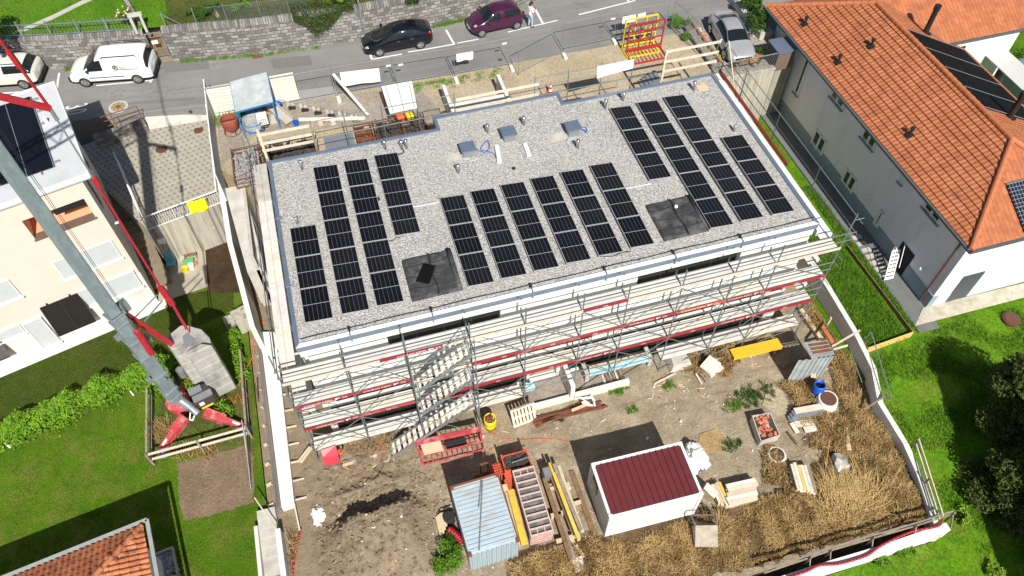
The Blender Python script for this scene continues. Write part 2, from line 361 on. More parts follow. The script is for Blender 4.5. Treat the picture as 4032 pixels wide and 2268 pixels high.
def yz(x, y):
    if x > wallx(y)+.16: return -2.2
    p = Vector((x, y, 0)); z = .05*mn.noise(p*.9) + .03*mn.noise(p*2.7)
    side = math.exp(-((x-1.25)/1.9)**4)
    d = y - crest(x) + .22*mn.noise(p*1.1) + .05*mn.noise(p*4)
    hgt = 1.15*side*(1+.35*mn.noise(Vector((x*1.3,3,0)))); cl = math.exp(-((x-1.5)/1.25)**2)
    prof = sstep(-4.4, -.2, d) if d < 0 else 1-sstep(0, .42+.9*(1-cl), d)
    z += hgt*prof
    d2 = y + 2.75 + .12*(x-1.6)**2 + .3*mn.noise(p*1.7)
    z += .16*side*math.exp(-(d2/.30)**2) + .10*side*math.exp(-((d2+.5)/.2)**2)
    k = side*sstep(-9, -6.5, y)*sstep(.3, -1.2, y) if y > -6.5 else side*.8
    z += k*(.07*mn.fractal(p*1.5, .8, 2.1, 6) + .06*abs(mn.noise(p*4.2)) + .03*abs(mn.noise(p*9)))*(.6+.9*sstep(-6.6,-4.6,y))
    if -2.9 < x < -1.5 or y > -.2: z *= .3
    return z
struct('yard_ground', grid(-3.3, 26.2, -12.15, 1.2, .07, yz), M['dirt'], True)
struct('side_ground', MB().face([(-3.3,1.2,.01),(25.7,1.2,.01),(25.7,12.6,.01),(-3.3,12.6,.01)]), M['dirt'])
struct('sand_ground', MB().prism([(-3.0,15.2),(-.9,12.8),(25.9,12.8),(25.9,19.5),(-3.0,20.2)], .0, ZS-.03), [M['sand']])
gp = [Q('b',*a,ZS-.02) for a in ((150,1040),(480,1025),(1290,920),(1640,850),(1900,1150),(1700,1260),(400,1300),(0,1380))]
struct('gravelly_patch', MB().face([(p.x,p.y,ZS-.022) for p in gp]+[(-2.9,15.4,ZS-.022),(-2.9,19.9,ZS-.022)]), M['sandgrey'])
WALL = [(-30,31.0),(-11.07,26.54),(-6.03,25.63),(.26,24.67),(6.27,24.3),(10.88,24.5),(16.65,24.9),(24,27.0),(60,38)]
street = [(60,16),(31.6,16.2),(30.6,19.2),(25.9,19.3),(1.9,19.55),(-3.3,20.35),(-9.0,21.2),(-30,25.0)]+WALL
mb = MB(); mb.prism(street, 2.0, ZS); struct('street', mb, M['asphalt'])
mb = MB(); g1 = [(x,y+.35) for x,y in WALL]
mb.mesh([(x,y,ZS+2.15) for x,y in g1]+[(x-6,y+60,ZS+7) for x,y in g1], [(i,i+1,len(g1)+i+1,len(g1)+i) for i in range(len(g1)-1)]); struct('upper_garden_lawn', mb, M['lawn3'])
PR = [(x,y) for x,y in WALL if -5.2 < x < 24]; PR = [(-4.6,25.4)]+PR[0:]
uzz = lambda x, y: ZS+2.17+max(0, y-25)*4.85/60+.05
struct('rough_meadow', MB().face([(x,y+.45,ZS+2.19) for x,y in PR]+[(x-1,y+26,ZS+4.3) for x,y in PR[::-1]]), M['rough'])
struct('lawn', MB().face([(-60,-40,0),(-3.35,-40,0),(-3.35,13.6,0),(-60,30,0)]), M['lawn'])
def lz(x, y):
    if x < wallx(y)-.1 and y > -12.2: return -1.9
    z = .5 + min(0, (y+2)*.09) + .06*mn.noise(Vector((x,y,0))*.5); return max(z, -1.3)
struct('meadow', grid(24.4, 90, -40, 14.6, .5, lz), M['lawn2'], True)
struct('lower_meadow', grid(-3.3, 24.41, -40, -12.25, .5, lz), M['lawn2'], True)
mb = MB(); mb.prism([(26.0,14.6),(31.0,14.6),(31.0,19.4),(26.0,19.4)], 0, ZS+.004); struct('driveway', mb, M['paver'])
pts = [Q('m',*a,.02) for a in ((1740,330),(2400,170),(2490,300),(2490,730),(2280,790),(2040,865),(1790,915),(1760,560))]
ns = []
for i, p in enumerate(pts):
    q = pts[(i+1) % len(pts)]
    for t in range(6): 
        r = p.lerp(q, t/6); ns.append((r.x+random.uniform(-.08,.08), r.y+random.uniform(-.08,.08), .012))
struct('bare_soil_patch', MB().face(ns), M['soil'])
pts = [Q('s',*a,.02) for a in ((110,1040),(240,700),(420,560),(980,740),(1010,1330),(560,1330),(130,1300))]
struct('crane_plot', MB().face([(p.x,p.y,.008) for p in pts]), dirt_mat('overgrown_soil', (.10,.085,.03), (.13,.13,.04), (.22,.17,.08), (.05,.11,.02)))
def tz(y): return 2.9 + (y-13.3)*.12
tp = [(-7.24,13.23),(-3.3,14.1),(-3.3,20.5),(-8.6,20.6),(-12.5,19.5),(-9.3,16.5)]
mb = MB(); n0 = len(tp); mb.mesh([(x,y,tz(y)) for x,y in tp]+[(x,y,0) for x,y in tp], [tuple(range(n0))]+[(i,n0+i,n0+(i+1)%n0,(i+1)%n0) for i in range(n0)]); struct('terrace', mb, M['paver'])
ka = [Q('a',*a,ZS) for a in ((1480,1210),(2110,1130))]
struct('kerb_strip', MB().face([(-6.9,20.3,tz(20.3)+.02),(-3.3,20.2,tz(20.2)+.02),(-3.3,20.75,ZS+.006),(-6.9,21.1,ZS+.006)]), M['conc'])
struct('patio', MB().face([(-7.95,10.6,.02),(-5.2,11.0,.02),(-5.2,13.9,.02),(-7.3,13.3,.02)]), mat('patio_slabs', (.42,.38,.31), .15, 3, .9, stain=(.22,.18,.13), sscale=1.5, samt=.6))
struct('flower_bed', MB().face([(-5.2,10.5,.03),(-3.15,10.0,.03),(-3.15,14.1,.03),(-5.2,13.8,.03)]), M['darksoil'])
# ---------------------------------------------------------------- foliage helper
rnd = random.Random(3)
def leaves(mb, pts, size, up=.5, var=.4, mi=0):
    for p in pts:
        s = size*(1+rnd.uniform(-var, var)); n = Vector((rnd.gauss(0,1), rnd.gauss(0,1), rnd.gauss(0,1)+up*2)).normalized()
        a = n.cross(Vector((rnd.gauss(0,1), rnd.gauss(0,1), rnd.gauss(0,1)))).normalized()*s; b = n.cross(a)*.75; p = Vector(p)
        mb.face([p-a*.9, p-b*.55+a*.1, p+a, p+b*.55+a*.1], mi)
    return mb
def blob(c, r, n, hollow=.55):
    out = []
    while len(out) < n:
        p = Vector((rnd.uniform(-1,1), rnd.uniform(-1,1), rnd.uniform(-1,1)))
        if hollow < p.length < 1: out.append((c[0]+p.x*r[0], c[1]+p.y*r[1], c[2]+p.z*r[2]))
    return out
def rock(c, s, amp, seed=0, freq=1.6, sub=3):
    bm = bmesh.new(); bmesh.ops.create_icosphere(bm, subdivisions=sub, radius=1); mb = MB()
    for v in bm.verts:
        q = v.co*freq+Vector((seed,seed*2,0)); k = 1+amp*(mn.noise(q)+.5*mn.noise(q*2.3)+.3*mn.noise(q*5)); mb.v.append((c[0]+v.co.x*s[0]*k, c[1]+v.co.y*s[1]*k, c[2]+v.co.z*s[2]*k))
    mb.f = [tuple(v.index for v in f.verts) for f in bm.faces]; mb.m = [0]*len(mb.f); bm.free(); return mb
def bush(name, label, cat, c, r, n, size, m, group=None, stem='stem', clumps=11):
    t = thing(name, label, cat, (c[0],c[1],c[2]), group=group); mb = MB()
    for i in range(clumps):
        a = rnd.uniform(0, 6.28); d = rnd.uniform(.05,.95); k = rnd.uniform(.22,.5)
        leaves(mb, blob((c[0]+math.cos(a)*d*r[0], c[1]+math.sin(a)*d*r[1], c[2]+r[2]*rnd.uniform(.5,1.15)), (r[0]*k,r[1]*k,r[2]*k*.8), n//clumps, .1), size)
    mb.build('foliage' if stem == 'stem' else 'crown', m, t)
    s = MB()
    for i in range(5):
        a = rnd.uniform(0,6.28); s.tube(c, (c[0]+math.cos(a)*r[0]*.6, c[1]+math.sin(a)*r[1]*.6, c[2]+r[2]*1.1), .03+.02*r[2], 5, .008)
    s.build(stem, M['trunk'], t); return t
# ---------------------------------------------------------------- stone walls along the street
capm = stonewall('upright_cap_stones', 1.05, .15, .40)
def along(P, a, b):
    out = []
    for (x0,y0),(x1,y1) in zip(P[:-1], P[1:]):
        for x in (x0,):
            if a <= x <= b: out.append((x,y0))
        for x in (a, b):
            if x0 <= x < x1: out.append((x, y0+(y1-y0)*(x-x0)/(x1-x0)))
    return sorted(set(out))
def swall(label, a, b, h0, h1):
    P = along(WALL, a, b); c = P[len(P)//2]; t = thing('stone_wall', label, 'wall', (c[0],c[1],ZS)); mb = MB(); cp = MB()
    for (x0,y0),(x1,y1) in zip(P[:-1], P[1:]):
        f = lambda x: h0+(h1-h0)*(x-a)/(b-a)
        for m_, za, zb, o in ((mb, 0, -.34, 0), (cp, -.34, 0, .015)):
            z00, z01, z10, z11 = [ZS+(za if i % 2 == 0 else f(x)+zb) if m_ is mb else ZS+f(x)+(za if i % 2 == 0 else zb) for i, x in enumerate((x0,x0,x1,x1))]
            m_.mesh([(x0,y0-o,z00),(x1,y1-o,z10),(x1,y1+.42,z10),(x0,y0+.42,z00),(x0,y0-o,z01),(x1,y1-o,z11),(x1,y1+.42,z11),(x0,y0+.42,z01)],
                    [(4,5,6,7),(0,1,5,4),(2,3,7,6),(1,2,6,5),(3,0,4,7)])
    mb.build('masonry', M['stone'], t); cp.build('coping', capm, t); return t
swall('low grey stone wall with spiked iron railing behind the white van', -30, -6.15, 2.1, 2.15)
swall('long grey stone wall behind the black and purple parked cars', -5.1, 45, 2.2, 2.3)
# spiked railing on the left wall
t = thing('iron_railing', 'spiked grey iron railing on top of the low stone wall', 'railing', (-10,26.3,ZS+2.1)); mb = MB(); pm = []
P = along(WALL, -22, -6.4); Z0 = ZS+2.13
def wy(x):
    for (x0,y0),(x1,y1) in zip(WALL[:-1], WALL[1:]):
        if x0 <= x <= x1: return y0+(y1-y0)*(x-x0)/(x1-x0)
rl = MB(); sp = MB(); po = []
for (x0,y0),(x1,y1) in zip(P[:-1], P[1:]):
    for z in (.12, .78): rl.beam((x0,y0+.2,Z0+z),(x1,y1+.2,Z0+z),.035,.045)
x = -22
while x < -6.4:
    sp.beam((x,wy(x)+.2,Z0+.05),(x,wy(x)+.2,Z0+1.0),.014,.014); x += .19
rl.build('rail', M['galv'], t); sp.build('spikes', M['greym'], t)
x = -20.8
while x < -6.2:
    MB().beam((x,wy(x)+.2,Z0),(x,wy(x)+.2,Z0+1.0),.06,.06).build('post', M['galv'], t); x += 1.6
# gate, steps, stone frame
t = thing('garden_gate', 'rusty iron garden gate with white sign between the stone walls', 'gate', (-5.6,25.6,ZS+.35)); mb = MB()
gx0, gx1, gy = -6.1, -5.15, 25.5
for x in (gx0+.04, gx1-.04): mb.beam((x,gy,ZS+.4),(x,gy,ZS+2.1),.06,.06)
for z in (.5, 2.05): mb.beam((gx0,gy,ZS+z),(gx1,gy,ZS+z),.05,.05)
mb.build('gate_frame', M['galv'], t); b2 = MB()
for i in range(9): b2.beam((gx0+.1+i*.1,gy,ZS+.5),(gx0+.1+i*.1,gy,ZS+2.05),.018,.018)
b2.build('bars', M['rust'], t); MB().box(-5.85,gy-.05,ZS+1.35,-5.5,gy-.03,ZS+1.58).build('sign', M['white'], t)
t = MB()
for i in range(7): t.box(-6.12,25.55+i*.3,ZS-.02,-5.12,25.87+i*.3,ZS+.3*(i+1)+.02)
tag(t.build('stone_steps', mat('brown_stone_steps', (.26,.21,.14), .25, 5, .9)), 'brown stone steps rising behind the garden gate', 'steps')
p = Q('a',1440,330,ZS+2.15); mb = MB()
for dx in (-.28,.28): mb.box(p.x+dx-.07,p.y,ZS+2.1,p.x+dx+.07,p.y+.2,ZS+3.2)
mb.box(p.x-.4,p.y-.02,ZS+3.2,p.x+.4,p.y+.24,ZS+3.34)
tag(mb.build('stone_gateway', M['conc']), 'small pale stone frame standing on the wall beside the gate', 'post')
# garden between the walls and the top edge
a0, a1 = Q('a',1270,0,ZS+2.6), Q('a',1420,230,ZS+2.3)
tag(MB().beam((a0.x,a0.y+6,ZS+2.9),(a0.x,a0.y,ZS+2.55),.22,.5).beam((a0.x,a0.y,ZS+2.55),(a1.x,a1.y,ZS+2.3),.22,.5).build('garden_kerb_wall', M['stone']), 'thin stone wall dividing the two upper gardens', 'wall')
pp = [Q('a',*q,ZS+2.6) for q in ((225,235),(520,125),(770,15))]; pp.append(pp[-1]+(pp[-1]-pp[0])*.6); pp.insert(0, pp[0]-(pp[1]-pp[0])*.25)
mb = MB(); 
def uz(x, y): return ZS+2.15 + max(0, y-wy(x)-.35)*4.85/60
for a, b in zip(pp[:-1], pp[1:]): mb.beam((a.x,a.y,uz(a.x,a.y)+.02),(b.x,b.y,uz(b.x,b.y)+.02),.28,.10)
tag(mb.build('path_edging', M['conc']), 'pale stone edging curving across the upper lawn', 'edging')
for i, ((kx,ky),(tx,ty)) in enumerate((((1690,295),(1620,150)),((2000,250),(1940,100)),((2305,210),(2250,60)))):
    p = Q('a',kx,ky,ZS+2.2); mb = MB().beam((p.x,p.y+.1,ZS+2.0),(p.x,p.y+.1,ZS+3.25),.05,.05)
    if i == 0: mb.beam((p.x,p.y+.1,ZS+3.15),(p.x+.9,p.y+.05,ZS+2.25),.04,.04)
    tag(mb.build('fence_post', M['galv']), ['thin metal fence post with slanting brace on the stone wall','second thin metal post on the stone wall, left of the palm','thin metal post on the stone wall just right of the palm'][i], 'post', 'wire fence posts on the stone wall')
t = thing('wire_fence', 'rusty chain link fence above the wall left of the ivy', 'fence', (.3,25.2,ZS+2.2)); mb = MB()
for kx, ky in ((70,160),(360,120)):
    p = Q('b',kx,ky,ZS+2.25); MB().beam((p.x,p.y+.1,ZS+2.0),(p.x,p.y+.1,ZS+3.35),.05,.05).build('post', M['galv'], t)
x = -2.2
while x < 3.2:
    mb.beam((x,wy(x)+.25,ZS+2.25),(x+.55,wy(x)+.25,ZS+3.2),.008,.008); mb.beam((x+.55,wy(x)+.25,ZS+2.25),(x,wy(x)+.25,ZS+3.2),.008,.008); x += .11
mb.beam((-2.3,wy(-2.3)+.25,ZS+3.22),(3.6,wy(3.6)+.25,ZS+3.22),.02,.02).build('wire_mesh', M['galv'], t)
# ivy hanging over the wall, weeds at the wall foot
mb = MB(); pts = []
for i in range(5200):
    u = rnd.random(); x = 2.5+3.6*u; y = wy(x); k = math.sin(math.pi*min(1,u*1.15+.05)); d = rnd.random()
    z = ZS+2.75 - d*(.5+1.55*k*(.75+.35*mn.noise(Vector((x*1.5,0,3))))); off = -.12-.28*rnd.random()*k if z < ZS+2.3 else rnd.uniform(-.4,.7)
    pts.append((x, y+off, z + (rnd.uniform(0,.35) if off > 0 else 0)))
tag(leaves(mb, pts, .06, .2).build('ivy', M['ivy']), 'dark ivy spilling over the stone wall beside the lamp post', 'ivy')
def tuft(c, r, n, h, mb, m=0):
    for i in range(n):
        a = rnd.uniform(0,6.28); d = r*math.sqrt(rnd.random()); x, y = c[0]+d*math.cos(a), c[1]+d*math.sin(a); hh = h*rnd.uniform(.4,1)
        ux, uy = rnd.gauss(0,.35)*hh, rnd.gauss(0,.35)*hh; wv = Vector((rnd.uniform(-1,1),rnd.uniform(-1,1),0)).normalized()*rnd.uniform(.008,.022)
        mb.face([(x-wv.x,y-wv.y,c[2]),(x+wv.x,y+wv.y,c[2]),(x+ux,y+uy,c[2]+hh)], m)
mb = MB()
for k in range(190):
    x = rnd.choice([rnd.uniform(-4.6,3.8), rnd.uniform(-4.8,.8), rnd.uniform(10.2,16), rnd.uniform(-11.4,-10.4), rnd.uniform(11.2,13)])
    tuft((x, wy(x)-.08-.16*rnd.random(), ZS), .16, 26, .16, mb)
tag(mb.build('wall_weeds', M['weed']), 'green weeds growing along the foot of the street wall', 'weeds', kind='stuff')
mb = MB()
for _ in range(1500):
    x = rnd.uniform(-4.8,9); y = wy(x)+.5+abs(rnd.gauss(0,2.2)); tuft((x,y,ZS+2.2), .25, 5, .28, mb)
tag(mb.build('garden_grass', M['ivy']), 'rough olive grass behind the long stone wall', 'grass', kind='stuff')
# rose bush, palm, shrubs, tree
p = Q('a',1300,260,ZS+2.3)
t = bush('rose_bush', 'rose bush with pale pink blooms behind the spiked railing', 'bush', (p.x,p.y+.3,ZS+2.15), (.5,.5,.55), 900, .05, M['leaf'])
mb = MB()
for q in blob((p.x,p.y+.3,ZS+2.8), (.5,.5,.5), 26, .3): mb.lathe(q, [(.02,-.03),(.05,0),(.03,.04)], 7)
tag(mb.build('blooms', plain('pale_pink_petals', (.85,.55,.42), .7), t), kind='stuff')
p = Q('a',2215,200,ZS+2.2); t = thing('yucca_palm', 'spiky yucca palm with shaggy pale trunk behind the stone wall', 'palm', (p.x,p.y+.35,ZS+2.15)); mb = MB()
b0 = Vector((p.x,p.y+.35,ZS+2.1)); MB().tube(b0, b0+Vector((0,0,.62)), .16, 8, .1).build('trunk', M['straw'], t)
for i in range(130):
    d = Vector((rnd.gauss(0,1),rnd.gauss(0,1),rnd.gauss(.55,.6))).normalized(); o = d.cross(Vector((0,0,1)))*.022; c = b0+Vector((0,0,.62)); e = c+d*rnd.uniform(.45,.7)
    mb.face([c-o, c+o, c+d*.35+o, e, c+d*.35-o])
mb.build('crown', M['leaf'], t)
bush('garden_shrub', 'dark green shrub just left of the palm', 'shrub', (Q('a',2030,230,ZS+2.2).x, Q('a',2030,230,ZS+2.2).y+.5, ZS+2.15), (.8,.5,.6), 1500, .055, M['leaf'], 'shrubs in the upper garden')
p = Q('a',2440,150,ZS+2.2); bush('garden_shrub', 'yellow green grassy shrub right of the palm', 'shrub', (p.x,p.y+.5,ZS+2.15), (.7,.5,.5), 1300, .055, M['weed'], 'shrubs in the upper garden')
p = Q('b',880,20,ZS+2.6); bush('garden_shrub', 'bright lime green bush above the ivy at the lamp post', 'shrub', (p.x,p.y+.4,ZS+2.3), (.8,.6,.7), 1200, .07, M['lime'], 'shrubs in the upper garden')
p = Q('b',1590,10,ZS+2.3); bush('garden_shrub', 'green creeper hanging over the wall top above the black car', 'shrub', (p.x,p.y+.2,ZS+2.1), (.6,.4,.4), 700, .06, M['leaf'], 'shrubs in the upper garden')
p = Q('a',20,300,ZS+3.6); t = thing('garden_tree', 'dark leafy tree at the left edge of the upper lawn', 'tree', (p.x-.9,p.y,ZS+2.3)); mb = MB(); c0 = (p.x-.9,p.y,ZS+4.2)
for i in range(11):
    o = (rnd.uniform(-1,1)*.8, rnd.uniform(-1,1)*.9, rnd.uniform(-1.3,1.1)); leaves(mb, blob((c0[0]+o[0],c0[1]+o[1],c0[2]+o[2]), (.7,.7,.6), 420), .085)
mb.build('crown', M['leaf'], t); MB().tube((c0[0],c0[1],ZS+2.2),(c0[0],c0[1],ZS+4.6),.14,8,.06).build('trunk', M['trunk'], t)
# lamp post
p = Q('b',1117,380,ZS); p.y = wy(p.x)-.14; t = thing('street_lamp', 'slim grey steel lamp post at the wall behind the black car', 'lamp', (p.x,p.y,ZS))
MB().tube((p.x,p.y,ZS),(p.x,p.y,ZS+6.5),.075,10,.05).build('pole', M['galv'], t)
MB().tube((p.x,p.y,ZS),(p.x,p.y,ZS+.5),.095,10).build('base', M['galv'], t)
MB().tube((p.x,p.y,ZS+6.45),(p.x-.1,p.y-1.0,ZS+6.7),.04,8).build('arm', M['galv'], t); MB().box(p.x-.22,p.y-1.6,ZS+6.66,p.x+.02,p.y-.95,ZS+6.78).build('lantern', M['galv'], t)
# ---------------------------------------------------------------- street markings, covers
mb = MB(); zl = ZS+.005
def line(k, p, q, w=.12, dz=0):
    a = Q(k,*p,zl); b = Q(k,*q,zl); d = (b-a).normalized(); o = Vector((-d.y,d.x,0))*w/2
    mb.face([(v.x,v.y,zl+dz) for v in (a-o,b-o,b+o,a+o)])
line('a',(600,740),(575,905)); line('a',(565,905),(0,948)); line('a',(975,868),(1535,815)); line('a',(1550,795),(1522,838),.12,.001)
line('b',(1178,555),(1198,603),.14,.001); line('b',(1205,600),(1500,548)); line('b',(1560,528),(1760,497)); line('b',(1760,497),(2040,446)); line('b',(1948,303),(2030,447),.14,.001); line('b',(2060,438),(2280,397),.1)
line('c',(0,325),(505,205),.1); line('c',(272,85),(360,247),.14,.001); line('c',(720,148),(1290,5)); line('c',(1205,-5),(1240,22),.12,.001)
struct('road_markings', mb, M['line'])
mb = MB(); k = 0
for ch, (px_, py_) in (('3',(782,1105)),('0',(775,1160))):
    vs, fs = text_mesh(ch, 1.0, 0); c = Q('a',px_,py_-28,zl); mb.mesh([(c.x+v.y*1.75-.1, c.y-v.x*.8, zl+.001) for v in vs], [f[::-1] for f in fs])
struct('speed_limit_markings', mb, M['line'])
pm_ = mat('dark_asphalt_patch', (.175,.172,.165), .12, 10, .9)
mb = MB()
for (k, q) in (('a',((1640,600),(2100,560),(2130,700),(1670,740))),('b',((150,600),(560,560),(600,660),(200,700))),('a',((1250,1040),(1980,985),(1985,1010),(1255,1066)))):
    mb.face([(v.x,v.y,ZS+.0025) for v in [Q(k,*p,ZS) for p in q]])
struct('asphalt_patches', mb, pm_)
def cover(label, c, r, z, m, ring=True):
    t = thing('manhole_cover', label, 'manhole cover', (c.x,c.y,z), group='round manhole covers'); 
    if ring: MB().lathe((c.x,c.y,z-.02), [(r*1.3,0),(r*1.3,.028),(r*1.02,.03)], 24).build('ring', M['conc'], t)
    MB().lathe((c.x,c.y,z-.02), [(r,0),(r,.038),(r*.5,.04)], 24).build('lid', m, t); return t
tanm = mat('tan_iron_lid', (.36,.27,.17), .2, 12, .8); brn = mat('rusty_iron_lid', (.12,.05,.03), .15, 8, .8)
c = Q('a',1200,1085,ZS); t = cover('tan manhole cover with spoked ring in the road beside the painted thirty', c, .42, ZS+.003, tanm)
mb = MB()
for i in range(8):
    a = i*math.pi/4; mb.beam((c.x+.14*math.cos(a),c.y+.14*math.sin(a),ZS+.024),(c.x+.38*math.cos(a),c.y+.38*math.sin(a),ZS+.024),.035,.012)
mb.lathe((c.x,c.y,ZS+.016),[(.14,0),(.14,.014),(.05,.014)],12).build('spokes', M['rust'], t)
cover('tiny dark valve cover in the road near the hoarding', Q('a',1930,1132,ZS), .1, ZS+.003, brn, False)
for lb, kk, ax, ay in (('smaller rusty round cover in the terrace paving near the kerb','a',2012,1313), ('larger rusty round cover in the middle of the terrace paving','e',1637,60)):
    c = Q(kk,ax,ay,3.4); c = Q(kk,ax,ay,tz(c.y)); cover(lb, c, .27 if kk == 'a' else .33, tz(c.y)+.004, brn, False)
p = Q('b',40,575,ZS); tag(MB().box(p.x-.3,p.y-.16,ZS-.02,p.x+.3,p.y+.16,ZS+.012).build('drain_grate', M['rust']), 'rusty drain grate at the road edge below the long stone wall', 'drain')
p = Q('b',2495,607,ZS); cover('small dark round cover in the road behind the mesh fence', p, .13, ZS+.003, brn, False)
# ---------------------------------------------------------------- vehicles
def paint(name, c, rough=.22, metal=0.0):
    n = NT(name); n.b.inputs['Coat Weight'].default_value = .6; n.b.inputs['Coat Roughness'].default_value = .06
    return n.out(n.ramp(n.noise(n.pos(True), 1.2, 3), [(.3, mul(c,.95)), (.7, mul(c,1.05))]), rough, metal)
trim = plain('dark_plastic_trim', (.022,.022,.024), .6); rubber = plain('tyre_rubber', (.015,.015,.016), .85); carglass = plain('car_glass', (.012,.016,.017), .04)
alloy = plain('alloy_rim', (.50,.51,.52), .3, .7); lampc = plain('headlamp_lens', (.36,.39,.42), .08); lampr = plain('tail_lamp_lens', (.45,.01,.015), .15); plate = plain('number_plate', (.70,.70,.68), .5)
def emit(sel, V_, nm, m_, t):
    idx = {}; mb = MB()
    for f in sel:
        for i in f:
            if i not in idx: idx[i] = len(idx); mb.v.append(tuple(V_[i]))
        mb.f.append(tuple(idx[i] for i in f)); mb.m.append(0)
    mb.build(nm, m_, t, smooth=True)
def car(name, label, W, st, paintm, wb, xf, wr, spokes, extras):
    """st: (x from nose, zb, zbelt, ztop, wb, wbelt, wtop, kind of the bay behind this station)"""
    L = st[-1][0]; t = thing(name, label, 'car' if name != 'panel_van' else 'van', (0,0,0), group='vehicles parked along the street', local=True)
    ms = [paintm, carglass, carglass, carglass, trim]; vs = []; fs = []; mi = []
    for (x, zb, zl_, zt, wb_, wl, wt, kd) in st:
        half = [(0,zb),(wb_*.9,zb),(wb_,zb+.14),(max(wb_,wl)*1.0,zb+(zl_-zb)*.62),(wl,zl_),(wt,zt-.035*(wl>0)),(wt*.62,zt),(0,zt+.012)]
        ring = half + [(-y,z) for y, z in half[-2:0:-1]]; vs += [(L/2-x, y, z) for y, z in ring]
    N = 14
    for i in range(len(st)-1):
        kd = st[i][7]
        for j in range(N):
            jj = (j+1) % N; fs.append((i*N+j, i*N+jj, (i+1)*N+jj, (i+1)*N+j)); seg = j if j < 7 else 13-j
            m_ = 0
            if seg == 0 or seg == 1: m_ = 4
            if kd in 's' and seg == 4: m_ = 2
            if kd == 'w': m_ = 1 if seg in (5,6) else (2 if seg == 4 else m_)
            if kd == 'v' and seg in (5,6): m_ = 1
            if kd == 'r' and seg in (5,6): m_ = 3
            if kd == 'R': m_ = 3 if seg in (5,6) else (2 if seg == 4 else m_)
            mi.append(m_)
    fs.append(tuple(range(N))); mi.append(0); fs.append(tuple(reversed([ (len(st)-1)*N+j for j in range(N)]))); mi.append(0)
    me = bpy.data.meshes.new('tmp'); me.from_pydata(vs, [], fs)
    for q in ms: me.materials.append(q)
    me.polygons.foreach_set('material_index', mi); o = bpy.data.objects.new('tmp', me); COL.objects.link(o)
    bm = bmesh.new(); bm.from_mesh(me); bmesh.ops.recalc_face_normals(bm, faces=bm.faces); bm.to_mesh(me); bm.free()
    sm = o.modifiers.new('s', 'SUBSURF'); sm.levels = 2; sm.render_levels = 2; dg = bpy.context.evaluated_depsgraph_get(); m2 = bpy.data.meshes.new_from_object(o.evaluated_get(dg))
    V_ = [v.co.copy() for v in m2.vertices]; PF = [(tuple(p.vertices), p.material_index) for p in m2.polygons]
    bpy.data.objects.remove(o); bpy.data.meshes.remove(m2)
    for k, nm in ((0,'body'),(1,'windscreen'),(2,'side_window'),(3,'rear_window'),(4,'underbody_trim')):
        grp_ = [[f for f, m_ in PF if m_ == k]]
        if k == 2: grp_ = [[f for f in grp_[0] if V_[f[0]].y > 0], [f for f in grp_[0] if V_[f[0]].y <= 0]]
        for sel in grp_:
          if not sel: continue
          emit(sel, V_, nm, ms[k], t)
    hw = W/2
    for sx in (xf, xf+wb):
        for sy in (-1, 1):
            X = L/2-sx; wt_ = MB().tube((X,sy*(hw-.24),wr),(X,sy*(hw+.012),wr),wr,22).build('wheel', rubber, t)
            rm = MB(); rm.tube((X,sy*(hw+.0),wr),(X,sy*(hw+.016),wr),wr*.68,20,mi=0)
            for s_ in range(spokes):
                a = s_*2*math.pi/spokes; rm.beam((X+wr*.1*math.cos(a),sy*(hw+.018),wr+wr*.1*math.sin(a)),(X+wr*.62*math.cos(a),sy*(hw+.018),wr+wr*.62*math.sin(a)),wr*.26,.02,1)
            rm.tube((X,sy*(hw+.01),wr),(X,sy*(hw+.03),wr),wr*.15,10,mi=1)
            rm.build('rim', [plain('rim_gap', (.22,.22,.225), .4, .5) if 'rim_gap' not in bpy.data.materials else bpy.data.materials['rim_gap'], alloy], wt_)
            ar = MB(); 
            for i in range(12):
                a, b = math.pi*i/12-.1, math.pi*(i+1)/12-.1
                ar.beam((X+(wr+.035)*math.cos(a),sy*(hw-.06),wr+(wr+.035)*math.sin(a)),(X+(wr+.035)*math.cos(b),sy*(hw-.06),wr+(wr+.035)*math.sin(b)),.16,.055, up=(0,1,0))
            ar.build('wheel_arch', trim, t)
    extras(t, L, hw); return t
def place_car(t, near_front, near_rear, W, L, xf, wb):
    a, b = near_front, near_rear; d = (a-b); ang = math.atan2(d.y, d.x); fx = Vector((math.cos(ang), math.sin(ang), 0)); lf = Vector((-fx.y, fx.x, 0)); mid = (a+b)/2
    c = mid - lf*(W/2) - fx*(L/2-xf-wb/2); t.location = (c.x, c.y, ZS+.004); t.rotation_euler = (0,0,ang)
def rbox(c, s, r=(0,0,0)):
    M_ = Matrix.Translation(c) @ Matrix.Rotation(r[2],4,'Z') @ Matrix.Rotation(r[1],4,'Y') @ Matrix.Rotation(r[0],4,'X'); return MB().box(-s[0]/2,-s[1]/2,-s[2]/2,s[0]/2,s[1]/2,s[2]/2).xf(M_)
def ell(c, s, n=10):
    prof = [(math.cos(a), math.sin(a)) for a in [R(x) for x in (-80,-50,-20,20,50,80)]]; mb = MB().lathe((0,0,0), prof, n); return mb.xf(Matrix.Translation(c) @ Matrix.Diagonal((*s,1)))
